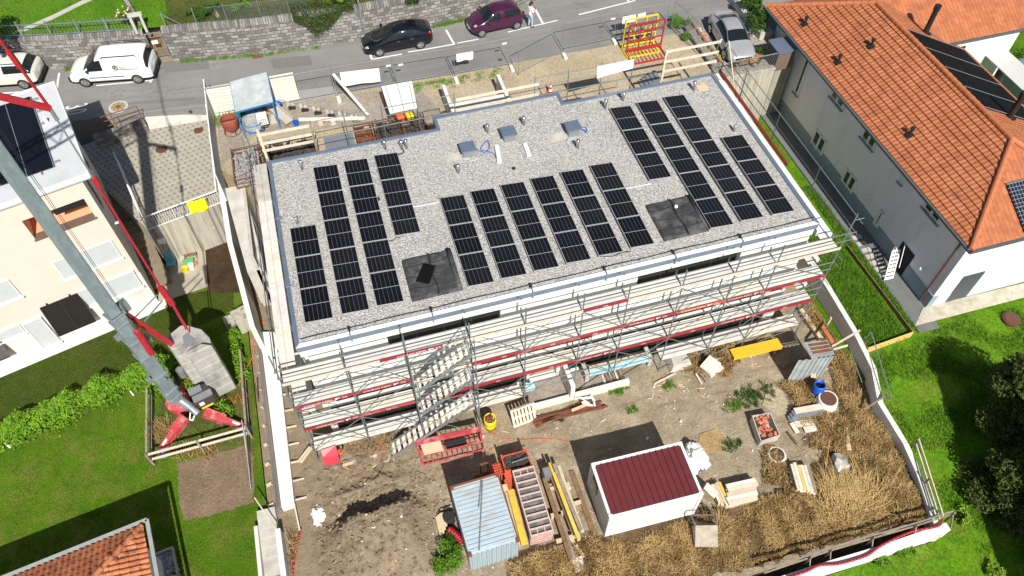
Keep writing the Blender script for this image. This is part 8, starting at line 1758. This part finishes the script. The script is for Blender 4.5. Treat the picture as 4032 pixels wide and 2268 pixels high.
# crate of bricks
q = [Q('k',2430+9999*0,1310,.6)]; cr = [Q('D',*a,.55) for a in ((1893,1046),(1938,1039),(1962,1094),(1915,1110))]; t = thing('brick_crate', 'low pale crate filled with broken terracotta bricks', 'crate', tuple(cr[3]-Vector((0,0,.55)))); mb = MB()
for i in range(4): a, b = cr[i], cr[(i+1)%4]; mb.beam((a.x,a.y,.28),(b.x,b.y,.28),.045,.54)
mb.prism([(p.x,p.y) for p in cr], .01, .06); mb.build('crate', M['conc'], t); rb_ = mat('red_brick_shards', (.48,.12,.06), .35, 9, .85, stain=(.66,.42,.34), sscale=7, samt=.6)
for i in range(26):
    p = cr[0].lerp(cr[1],rnd.uniform(.14,.86)).lerp(cr[3].lerp(cr[2],rnd.uniform(.14,.86)),rnd.uniform(.08,.92)); tag(rbox((p.x,p.y,.47+rnd.uniform(-.05,.08)),(rnd.uniform(.12,.26),.12,.09),(rnd.uniform(-.5,.5),rnd.uniform(-.5,.5),rnd.uniform(0,3))).build('broken_brick', rb_), 'broken terracotta brick in the pale crate', 'brick', 'broken bricks in the pale crate')
# grey grates and boards pile
for i in range(4): a, b = Q('l',260+20*i,1310-25*i,.15+.09*i), Q('l',610,1250-22*i,.15+.09*i); tag(MB().beam(a,b,.30,.05).build('steel_grating', M['galv'] if i < 3 else M['woodw']), ('lowest','second','third','topmost')[i]+' grey grating of the pile below the white shaft', 'grating', 'grey gratings below the white shaft')
for i, (p, q, w_, m_, lb) in enumerate(((( 325,1365),(540,1345),.32,'woodw','broad pale board below the grey gratings'),((290,1350),(350,1449),.22,'ply','short pale board pointing down below the grey gratings'),((415,1420),(535,1400),.30,'ply','pale board with moss at the lower right of the gratings'))): a, b = Q('l',*p,.12), Q('l',*q,.12); tag(MB().beam(a,b,w_,.06).build('loose_board', M[m_]), lb, 'board', 'boards below the grey gratings')
for i, (k, p, q, w_, m_, z, lb) in enumerate((('p',(820,0),(855,215),.20,'wood',.2,'pale plank standing out of the dry weeds'),('p',(650,110),(760,85),.22,'clay',.1,'short reddish board in the dry weeds'),('p',(260,45),(350,160),.10,'woodb',.1,'brown stake in the weeds beside the brick crate'),('l',(480,880),(530,890),.28,'wood',.5,'small pale box board behind the blue barrel'))): a, b = Q(k,*p,z), Q(k,*q,z); tag(MB().beam(a,b,w_,.06).build('loose_board', M[m_]), lb, 'board', 'loose boards in the weeds')
c_ = Q('p',790,335,.35); tag(rock((c_.x-.1,c_.y,.22),(.42,.5,.45),.75,7,1.3,2).build('boulder', M['conc']), 'pale angular boulder in the dry weeds', 'boulder')
# yellow formwork beams, insulation pallet and debris near the facade
a, b = Q('D',1842,890,.45), Q('D',1963,862,.45); t = thing('yellow_pack', 'pack of yellow formwork beams lying in the weeds in front of the scaffold', 'pack', tuple(a)); 
mb = MB()
for i in range(4): o = Vector((0,-.14*i+.22,0)); mb.beam((a.x,a.y+o.y,.34),(b.x,b.y+o.y,.34),.13,.22)
mb.build('beams', mat('orange_yellow_beams', (.80,.47,.02), .12, 5, .7, stain=(.45,.26,.05), sscale=3, samt=.7, stretch=(.6,3,3)), t); MB().beam((a.x+.4,a.y-.4,.1),(a.x+.4,a.y+.4,.1),.12,.16).build('bearer', M['woodg'], t); MB().beam((b.x-.4,b.y-.4,.1),(b.x-.4,b.y+.4,.1),.12,.16).build('bearer', M['woodg'], t)
c_ = Q('D',1788,925,.35); t = thing('pallet', 'weathered pallet under the cream insulation blocks', 'pallet', (c_.x,c_.y,0), group='wooden pallets'); 
def pallet(t, c, rz, s=(1.2,.9), m='woodg', tilt=0):
    M_ = Matrix.Translation(c) @ Matrix.Rotation(rz,4,'Z') @ Matrix.Rotation(tilt,4,'X'); a = MB(); b = MB()
    for i in range(7): a.box(-s[0]/2+i*s[0]/7,-s[1]/2,.11,-s[0]/2+(i+.68)*s[0]/7,s[1]/2,.135)
    for y in (-s[1]/2,-.05,s[1]/2-.1): MB().box(-s[0]/2,y,.0,s[0]/2,y+.1,.109).xf(M_).build('bearer', M[m], t)
    a.xf(M_).build('top_boards', M[m], t)
pallet(t, (c_.x,c_.y,.01), .25)
tag(soft(rbox((c_.x+.12,c_.y+.02,.26),(.85,.75,.22),(0,0,.3)).build('insulation_block', mat('cream_foam', (.80,.74,.58), .04, 3, .8)), .02), 'lower cream insulation block on the pallet', 'block'); tag(soft(rbox((c_.x-.0,c_.y+.1,.45),(.85,.70,.15),(.04,0,.55)).build('insulation_block', bpy.data.materials['cream_foam']), .02), 'upper tilted cream insulation block on the pallet', 'block')
p0 = Q('D',1316,1052,.02); t = thing('pallet', 'bleached pallet leaning upright at the planter', 'pallet', (p0.x,p0.y,0), group='wooden pallets'); pallet(t, (p0.x,p0.y,.45), 0.1, (1.25,1.0), 'woodw', R(62))
c_ = Q('D',1232,1055,.65); t = thing('oil_drum', 'yellow steel drum filled with rusty scrap by the scaffold', 'drum', (c_.x,c_.y,0)); MB().lathe((c_.x,c_.y-.05,0),[(.29,0),(.29,.28),(.305,.30),(.29,.32),(.29,.6),(.305,.62),(.29,.64),(.29,.86),(.26,.86),(.26,.7)],20).build('drum', M['yellow'], t, True); mb = MB()
for _ in range(30): q = rbox((c_.x+rnd.uniform(-.16,.16),c_.y-.05+rnd.uniform(-.16,.16),.78+rnd.uniform(0,.12)),(.22,.05,.04),(rnd.uniform(-.5,.5),rnd.uniform(-.5,.5),rnd.uniform(0,3))); mb.mesh(q.v,q.f)
mb.build('scrap', M['rust'], t)
q = [Q('n',*a,1.0) for a in ((1590,140),(2215,0),(2245,130),(1640,275))]; t = thing('tool_rack', 'long red steel rack with a plywood lid in front of the stairs', 'rack', tuple(q[0]-Vector((0,0,1)))); mb = MB()
for i in range(4): a, b = q[i], q[(i+1)%4]; mb.beam(a,b,.06,.06); mb.beam((a.x,a.y,.1),(b.x,b.y,.1),.06,.06); mb.beam((a.x,a.y,0),a,.06,.06)
for i in range(1,12): a = q[3].lerp(q[2],i/12); mb.beam((a.x,a.y,.1),a,.035,.035); a = q[0].lerp(q[1],i/12); mb.beam((a.x,a.y,.1),a,.035,.035)
mb.build('frame', M['redw'], t); a, b = q[0], q[1]; MB().beam(a+Vector((0,-.06,.04)),b+Vector((0,-.06,.04)),.26,.05).build('red_board', M['redw'], t); f0, f1 = .05, .36; P_ = [q[0].lerp(q[1],f0),q[0].lerp(q[1],f1),q[3].lerp(q[2],f1),q[3].lerp(q[2],f0)]; MB().prism([(p.x,p.y) for p in P_], 1.02, 1.05).build('plywood_lid', M['wood'], t); P_ = [q[0].lerp(q[1],.42).lerp(q[3].lerp(q[2],.42),.3),q[0].lerp(q[1],.75).lerp(q[3].lerp(q[2],.75),.3),q[0].lerp(q[1],.75).lerp(q[3].lerp(q[2],.75),.8),q[0].lerp(q[1],.42).lerp(q[3].lerp(q[2],.42),.8)]; MB().prism([(p.x,p.y) for p in P_], .6, .85).build('black_tray', M['blackr'], t)
c_ = Q('n',750,260,.75); t = thing('power_box', 'red folding site power box with orange cable coil at the scaffold corner', 'power box', (c_.x,c_.y,0)); rd = mat('pinkish_red_panel', (.52,.035,.06), .08, 3, .45)
MB().mesh([Q('n',*a,z) for a, z in (((655,215),1.05),((800,168),1.05),((828,268),.85),((678,285),.85))],[(3,2,1,0)]).mesh([Q('n',*a,z) for a, z in (((668,285),.85),((828,262),.85),((848,340),.45),((700,370),.45))],[(3,2,1,0)]).build('lid', rd, t); P4 = [Q('n',*a,.8) for a in ((675,235),(800,205),(825,270),(690,295))]; MB().prism([(p.x,p.y) for p in P4], .25, .78).build('box', M['redw'], t); mb = MB()
for a in ((700,380),(845,350),(670,240),(805,190)): p = Q('n',*a,.2); mb.tube((p.x,p.y,.0),(p.x,p.y+.05,.7),.018,6)
mb.build('leg', M['galv'], t); p = Q('n',840,225,.7); mb = MB()
for j in range(4):
    for i in range(14): a, b = i*math.pi/7, (i+1)*math.pi/7; r_ = .26-.03*j; mb.tube((p.x+.1*math.cos(a)+.02*j,p.y,p.z-.1+r_*math.sin(a)),(p.x+.1*math.cos(b)+.02*j,p.y,p.z-.1+r_*math.sin(b)),.018,5)
tag(mb.build('cable_coil', M['orangep']), 'orange cable coil hanging on the red power box', 'cable')
for i, (p, q, lb) in enumerate((((430,335),(550,180),'left long pale timber leaning toward the scaffold corner'),((460,340),(570,190),'right long pale timber leaning toward the scaffold corner'))): a, b = Q('n',*p,.05), Q('n',*q,.35); tag(MB().beam(a,b,.08,.10).build('timber_pole', M['wood']), lb, 'timber')
for i, (p, q, lb) in enumerate((((870,340),(1000,300),'upper short board on the dirt right of the red power box'),((870,365),(1000,325),'lower short board on the dirt right of the red power box'))): a, b = Q('n',*p,.06), Q('n',*q,.06); tag(MB().beam(a,b,.14,.06).build('loose_board', M['wood'] if i else M['woodg']), lb, 'board')
bars_path('orange_hose', 'thin orange cable across the yard from the rack to the container shadow', 'n', ((1300,215),(1060,290),(930,300)), .04, .014, M['orangep']); bars_path('orange_hose', 'long thin orange cable lying across the open yard', 't', ((500,40),(590,15),(700,60),(900,80),(1080,70),(1250,75),(1390,110)), .03, .014, M['orangep'])
c_ = Q('n',630,850,.1); tag(rock((c_.x,c_.y,yz(c_.x,c_.y)+.02),(.26,.42,.06),.5,11,2.2,4).build('lime_pile', M['tarp']), 'small heap of white lime on the dirt', 'heap')
# rusty bars pile and debris by the planter
t = thing('rusty_bars', 'pile of rusty steel sheet piles in front of the planter', 'pile', tuple(Q('D',1400,1050,0))); mb = MB()
for i in range(16): a, b = Q('D',1340+rnd.uniform(-8,25),1068+rnd.uniform(-16,8),.12+.02*(i%5)), Q('D',1515+rnd.uniform(-50,15),1020+rnd.uniform(-14,8),.12+.02*(i%5)); mb.beam(a,b,rnd.uniform(.05,.14),.06)
mb.build('bars', M['rust'], t); a, b = Q('k',645,1270,.35), Q('k',830,1195,.35); tag(MB().beam(a,b,.12,.10).build('loose_board', M['wood']), 'short pale beam lying on the rusty bars', 'board')
mb = MB(); 
for i in range(9): c_ = Q('k',700+rnd.uniform(0,210),1175+rnd.uniform(-35,45),.35); q = rbox((c_.x,c_.y,.38),(rnd.uniform(.15,.4),.1,.05),(rnd.uniform(-.4,.4),0,rnd.uniform(0,3))); mb.mesh(q.v,q.f)
tag(mb.build('white_scraps', M['tarp']), 'white plastic scraps and bits on the rusty bars', 'scraps', kind='stuff')
def drape(label, k, pts, z):
    q = [Q(k,*p,zz) for p, zz in zip(pts, z)]; mb = MB(); n = 10
    for j in range(n+1):
        for i in range(n+1): u, v = i/n, j/n; p = (q[0]*(1-u)+q[1]*u)*(1-v)+(q[3]*(1-u)+q[2]*u)*v; w_ = mn.noise(Vector((p.x*4,p.y*4,p.z*4))); mb.v.append((p.x+.05*w_,p.y-.06*abs(w_),p.z+.07*w_))
    mb.f = [(j*(n+1)+i,j*(n+1)+i+1,(j+1)*(n+1)+i+1,(j+1)*(n+1)+i) for j in range(n) for i in range(n)]; mb.m = [0]*len(mb.f); return tag(mb.build('plastic_sheet', M['bluetarp'], smooth=True), label, 'sheet', 'pale blue plastic sheets')
drape('long pale blue plastic sheet hanging over the planter edge','k',((820,850),(1440,700),(1440,770),(830,920)),(.85,.85,.45,.4)); drape('pale blue plastic bag draped over the scaffold foot','k',((175,985),(265,965),(275,1060),(180,1075)),(.9,.9,.5,.5))
a, b = Q('k',822,830,.82), Q('k',1430,680,.82); 
for i in range(3): p, q = a.lerp(b,i/3), a.lerp(b,(i+.95)/3); tag(MB().beam((p.x,p.y-.05,.80),(q.x,q.y-.05,.80),.22,.05).build('plank', M['wood']), ('left','middle','right')[i]+' pale plank lying on top of the planter wall', 'plank', 'planks on the planter wall')
for i in range(6): c_ = Q('k',960+35*i,930-2*i,.1); tag(MB().beam((c_.x,c_.y-.5,.12),(c_.x,c_.y+.5,.16),.10,.06).build('plank', M['woodb'] if i % 2 else M['woodw']), 'plank lying crosswise inside the planter' , 'plank', 'planks inside the planter')
t = thing('wheelbarrow_tray', 'upturned grey mortar tray under the scaffold at the right', 'tray', tuple(Q('k',1740,740,0))); c_ = Q('k',1740,745,.4); mb = MB().mesh([(c_.x-.45,c_.y-.3,.45),(c_.x+.45,c_.y-.35,.45),(c_.x+.4,c_.y+.3,.5),(c_.x-.4,c_.y+.3,.5),(c_.x-.6,c_.y-.45,.05),(c_.x+.6,c_.y-.5,.05),(c_.x+.6,c_.y+.4,.05),(c_.x-.6,c_.y+.4,.05)],[(0,1,2,3),(4,5,1,0),(5,6,2,1),(6,7,3,2),(7,4,0,3)]); mb.build('tray', M['conc'], t)
for i, (p, q, lb) in enumerate((((1650,880),(1830,770),'long pale pole on the ground below the mortar tray'),((1480,1000),(1700,890),'grey timber lying along the weeds in front of the scaffold'),((2150,660),(2300,820),'brown timber lying beside the yellow beams'),((1905,895),(1965,1000),'short pale stake below the insulation pallet'),((2050,760),(2185,735),'white batten behind the insulation blocks'))): a, b = Q('k',*p,.08), Q('k',*q,.08); tag(MB().beam(a,b,.08,.07).build('timber_pole', M['woodw'] if i != 2 else M['woodb']), lb, 'timber', 'loose timbers in front of the scaffold')
for i, (p, q, m_, lb) in enumerate((((380,240),(580,530),'wood','long pale beam lying along the foot of the right wall'),((560,360),(690,570),'clay','long reddish beam lying against the right wall'))): a, b = Q('l',*p,.2), Q('l',*q,.2); tag(MB().beam(a,b,.22,.2).build('long_beam', M[m_]), lb, 'beam')
mb = MB()
for i in range(260):
    x, y = rnd.uniform(-1.5,25), rnd.uniform(-11.5,-1.3); s_ = rnd.choice([.03,.04,.05,.07,.10]); q = rbox((x,y,yz(x,y)+s_*.2),(s_*rnd.uniform(1,2),s_,s_*.7),(rnd.random(),rnd.random(),rnd.random()*3)); mb.mesh(q.v,q.f)
tag(mb.build('pebbles', M['concw']), 'scattered pale stones and debris on the yard dirt', 'stones', kind='stuff')
for nm, m_, lb, nn, sz in (('clods', M['dirt'], 'brown earth clods strewn around the dirt heap', 1500, (.03,.05,.07,.11)), ('wood_scraps', M['wood'], 'small wood splinters strewn over the yard', 330, (.025,.03,.045,.06)), ('brick_crumbs', M['clay'], 'reddish brick crumbs strewn over the yard', 110, (.03,.04,.05))):
    mb = MB()
    for i in range(nn):
        x, y = (rnd.gauss(1.2,2.0), rnd.gauss(-4.2,2.0)) if nm == 'clods' else (rnd.uniform(-1.5,25), rnd.choice([rnd.uniform(-11.5,-1.3), rnd.uniform(-3,-1.2)]))
        if not (-1.6 < x < 25 and -11.5 < y < -1.2) or (nm != 'clods' and (x < 4.5 and y < -2.2 or mn.noise(Vector((x*.7,y*.7,21))) < .02)): continue
        s_ = rnd.choice(sz); q = rbox((x,y,yz(x,y)+s_*.2),(s_*rnd.uniform(1,2) if nm == 'clods' else s_*rnd.uniform(2,7),s_,s_*.7),(rnd.random(),rnd.random()*.3,rnd.random()*3)); mb.mesh(q.v,q.f)
    tag(mb.build(nm, m_), lb, 'debris', kind='stuff')
# ---------------------------------------------------------------- dry weeds, green clumps
def inpoly(x, y, P):
    c = False
    for i in range(len(P)):
        (x0,y0),(x1,y1) = P[i-1], P[i]
        if (y0 > y) != (y1 > y) and x < (x1-x0)*(y-y0)/(y1-y0)+x0: c = not c
    return c
WP = [[tuple(Q(k,*a,0)[:2]) for k, a in W] for W in (
 [('o',(150,1160)),('o',(480,1120)),('o',(900,1060)),('o',(1800,820)),('o',(2080,800)),('o',(2470,680)),('p',(200,600)),('p',(560,330)),('p',(700,60)),('l',(760,1250)),('l',(640,700)),('l',(850,640)),('l',(1050,1050)),('p',(1350,60)),('p',(1700,850)),('p',(900,1080)),('p',(0,1350)),('o',(1800,1500)),('o',(0,1500)),('o',(0,1250))],
 [('l',(100,960)),('l',(500,900)),('l',(800,1100)),('p',(700,60)),('p',(620,250)),('p',(420,200)),('l',(260,1100))], [('l',(430,180)),('l',(640,400)),('l',(740,640)),('l',(600,560)),('l',(370,300))], [('k',(1560,720)),('k',(2200,560)),('k',(2400,700)),('k',(2250,950)),('k',(1950,900)),('k',(1620,880))], [('n',(880,160)),('n',(1450,20)),('n',(1350,190)),('n',(900,300))], [('n',(330,1000)),('n',(450,1010)),('n',(400,1449)),('n',(330,1449))], [('p',(0,100)),('p',(260,330)),('p',(230,600)),('p',(0,560))])]
KEEP = [(4.5,-8.1,8.9,-3.5),(10.4,-8.5,15.2,-5.4)]
def segd(x, y, a, b):
    dx, dy = b[0]-a[0], b[1]-a[1]; u = max(0, min(1, ((x-a[0])*dx+(y-a[1])*dy)/(dx*dx+dy*dy+1e-9))); return math.hypot(x-a[0]-u*dx, y-a[1]-u*dy)
def blades(n, polys, h, m, name, label, wmul=1.0, lean=.6, dens=None, clump=.35, base=(0,0)):
    mb = MB(); k = 0; tries = 0
    bx_ = [(min(p[0] for p in P), max(p[0] for p in P), min(p[1] for p in P), max(p[1] for p in P)) for P in polys]; ar = [(b[1]-b[0])*(b[3]-b[2]) for b in bx_]
    while k < n and tries < n*12:
        tries += 1; i = rnd.choices(range(len(polys)), ar)[0]; b = bx_[i]; x, y = rnd.uniform(b[0],b[1]), rnd.uniform(b[2],b[3])
        if not inpoly(x,y,polys[i]) or any(a0 < x < a1 and b0 < y < b1 for a0,b0,a1,b1 in KEEP): continue
        q = mn.noise(Vector((x*.8,y*.8,2))); 
        ed = min(segd(x,y,polys[i][j-1],polys[i][j]) for j in range(len(polys[i])))
        if ed < rnd.uniform(0,.55) and x < 24.3 and y > -11.3: continue
        if q < rnd.uniform(-.75,.15) or (clump > .4 and mn.noise(Vector((x*1.6+9,y*1.6,5))) < rnd.uniform(-.1,.35)) or x > wallx(y)-.1: continue
        sw = mn.noise(Vector((x*.45,y*.45,8)))*3.1; hh = h*rnd.uniform(.35,1.1)*(1+q); L = hh*lean; a = sw+rnd.gauss(0,1.9); dx, dy = math.cos(a)*L, math.sin(a)*L; wv = rnd.uniform(.004,.010)*wmul; z = yz(x,y)*.5 if y < -.2 and y > -12.5 else 0
        mx, my, mz = x+dx*.35, y+dy*.35, z+hh*.75; px_, py_ = -math.sin(a)*wv, math.cos(a)*wv
        mb.face([(x-px_,y-py_,z),(x+px_,y+py_,z),(mx+px_,my+py_,mz),(mx-px_,my-py_,mz)]); mb.face([(mx-px_,my-py_,mz),(mx+px_,my+py_,mz),(x+dx,y+dy,z+hh*rnd.uniform(.55,1.0))]); k += 1
    return tag(mb.build(name, m), label, 'weeds', kind='stuff')
blades(24000, WP, .34, M['straw'], 'dry_weeds', 'dry straw coloured weeds covering the right part of the yard', 1.5, .9, clump=.5)
M['strawm'] = leafm('tawny_stalk', (.24,.145,.055), (.40,.26,.11))
blades(26000, WP, .32, M['strawm'], 'tawny_weeds', 'tawny dry weeds mixed through the yard', 1.6, .9, clump=.35)
blades(36000, WP, .28, M['strawd'], 'withered_weeds', 'withered brown weeds between the straw in the yard', 1.7, .9)
blades(5000, WP[:1], .26, M['weed'], 'green_weeds', 'sparse green weeds between the dry stalks', 1.6, .8)
fan = Q('p',900,850,0); mb = MB()
for _ in range(900): 
    a = rnd.gauss(1.15,.6); L = rnd.uniform(.6,2.1); x, y = fan.x+rnd.gauss(0,.6), fan.y+.3+rnd.gauss(0,.5); d = Vector((math.cos(a),math.sin(a),0)); o = Vector((-d.y,d.x,0))*.011; p0_ = Vector((x,y,.12)); p1_ = p0_+d*L*.6+Vector((0,0,.28)); p2_ = p0_+d*L+Vector((0,0,.14)); mb.face([p0_-o,p0_+o,p1_+o,p1_-o]); mb.face([p1_-o,p1_+o,p2_])
tag(mb.build('flattened_straw', M['straw']), 'fan of flattened pale straw near the yard corner', 'straw', kind='stuff')
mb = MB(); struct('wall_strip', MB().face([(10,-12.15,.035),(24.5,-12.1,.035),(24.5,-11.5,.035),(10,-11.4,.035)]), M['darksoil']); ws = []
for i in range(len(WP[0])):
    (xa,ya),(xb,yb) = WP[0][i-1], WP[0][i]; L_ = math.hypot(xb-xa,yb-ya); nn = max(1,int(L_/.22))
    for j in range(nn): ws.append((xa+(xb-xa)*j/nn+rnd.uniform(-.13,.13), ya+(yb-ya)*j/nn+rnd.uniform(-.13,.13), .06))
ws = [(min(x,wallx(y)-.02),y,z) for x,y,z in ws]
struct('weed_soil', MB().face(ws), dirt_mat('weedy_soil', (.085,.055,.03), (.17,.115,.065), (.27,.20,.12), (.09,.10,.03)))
for i, (k, x, y, r_, n_, lb) in enumerate((('D',1893,995,.85,1800,'large green weed clump on the open dirt near the facade'),('D',1845,1022,.45,700,'smaller green weed patch left of the large clump'),('k',1130,1060,.38,700,'green weeds at the right end of the white planter wall'),('k',520,1340,.28,400,'small green weed beside the rusty bars'),('k',1630,1020,.3,350,'small green weed in the dirt below the pallet'),('k',1255,1270,.22,250,'tiny green weed in the middle of the dirt'),('o',2190,170,.42,500,'green weeds beside the patch of yellow sand'),('p',130,430,.5,800,'green weeds under the round pit ring'),('o',2060,890,.35,500,'green weeds right of the concrete skip'))):
    c_ = Q(k,x,y,0); mb = MB()
    for _ in range(int(n_/16)):
        a = rnd.uniform(0,6.28); d = r_*1.15*rnd.random()**.8; tuft((c_.x+d*math.cos(a)*1.25+.25*d*mn.noise(Vector((a,i,0))), c_.y+d*math.sin(a)*.7, 0), .10, 12, .20, mb)
        leaves(mb, [(c_.x+d*math.cos(a)*1.25+rnd.gauss(0,.05), c_.y+d*math.sin(a)*.7+rnd.gauss(0,.05), rnd.uniform(.03,.18)) for _ in range(5)], .04, .8)
    tag(mb.build('weed_clump', M['weed'] if i % 3 else M['leaf']), lb, 'weeds', 'weed clumps in the yard')
ps_ = [Q('o',*a,.03) for a in ((1880,60),(2030,0),(2130,70),(2100,230),(1950,260),(1860,170))]; struct('sand_patch', MB().face([(p.x,p.y,.03) for p in ps_]), dirt_mat('ochre_sand', (.36,.24,.11), (.44,.31,.15), (.5,.38,.2)))
ps_ = [Q('l',*a,.03) for a in ((60,990),(190,1010),(290,1230),(180,1290),(0,1180))]; struct('spilled_concrete', MB().face([(p.x,p.y,.035) for p in ps_]), M['sand'])
# ---------------------------------------------------------------- trees at the lower right
def bigtree(label, c, r, n, size, m, group='dark trees at the lower right', hgt=None):
    t = thing('conifer_tree', label, 'tree', c, group=group); mb = MB(); 
    for i in range(30):
        a = rnd.uniform(0,6.28); d = math.sqrt(rnd.random())*.85; zz = rnd.random(); k = (1-zz*.55); leaves(mb, blob((c[0]+math.cos(a)*d*r[0]*k, c[1]+math.sin(a)*d*r[1]*k, c[2]+r[2]*(.35+zz*1.5)), (r[0]*.34,r[1]*.34,r[2]*.22), n//30, .2), size, .7)
    mb.build('crown', m, t); tr = MB().tube(c,(c[0],c[1],c[2]+r[2]*1.9),.22,9,.05)
    for i in range(8): a = i*.8; tr.tube((c[0],c[1],c[2]+r[2]*(.4+.15*i)),(c[0]+math.cos(a)*r[0]*.6,c[1]+math.sin(a)*r[1]*.6,c[2]+r[2]*(.6+.15*i)),.06,5,.015)
    tr.build('trunk', M['trunk'], t); return t
c_ = Q('D',2560,1010,2.5); bigtree('large dark brownish green conifer at the right edge', (c_.x+1.0,c_.y,-.3), (2.7,2.6,2.4), 26000, .10, M['conif'])
c_ = Q('D',2555,1230,2.0); bigtree('dark conifer below the large one at the lower right edge', (c_.x+1.3,c_.y,-.8), (2.3,2.4,2.0), 17000, .09, M['conif'])
for k, x, y, lb, m_ in (('p',1980,870,'small yellow green bush on the slope below the yard corner','lime'),('l',2450,850,'small yellowish twig bush in front of the dark conifer','lime'),('p',2310,1430,'small yellow green bush at the bottom edge right of the yard','lime'),('p',1400,1190,'bright green creeper at the foot of the white front wall','weed'),('p',1160,1310,'leafy green plant under the white front wall','weed'),('p',2040,640,'leafy green bush at the edge of the dark trees','weed')):
    c_ = Q(k,x,y,-.2); bush('meadow_bush', lb, 'bush', (c_.x,c_.y,lz(c_.x,c_.y)), (.45,.45,.35), 600, .06, M[m_], 'small bushes on the slope')
SH = thing('neighbour_house', 'flat roofed house standing below the right picture edge', 'house', (36,-18,-1.2)); MB().prism([(29.8,-13.6),(46,-13.8),(46,-26),(26.6,-26)], -1.5, 8.0).build('wall', M['whitew'], SH); MB().prism([(29.6,-13.4),(46.2,-13.6),(46.2,-26.2),(26.3,-26.2)], 8.01, 8.35).build('roof', M['conc'], SH)
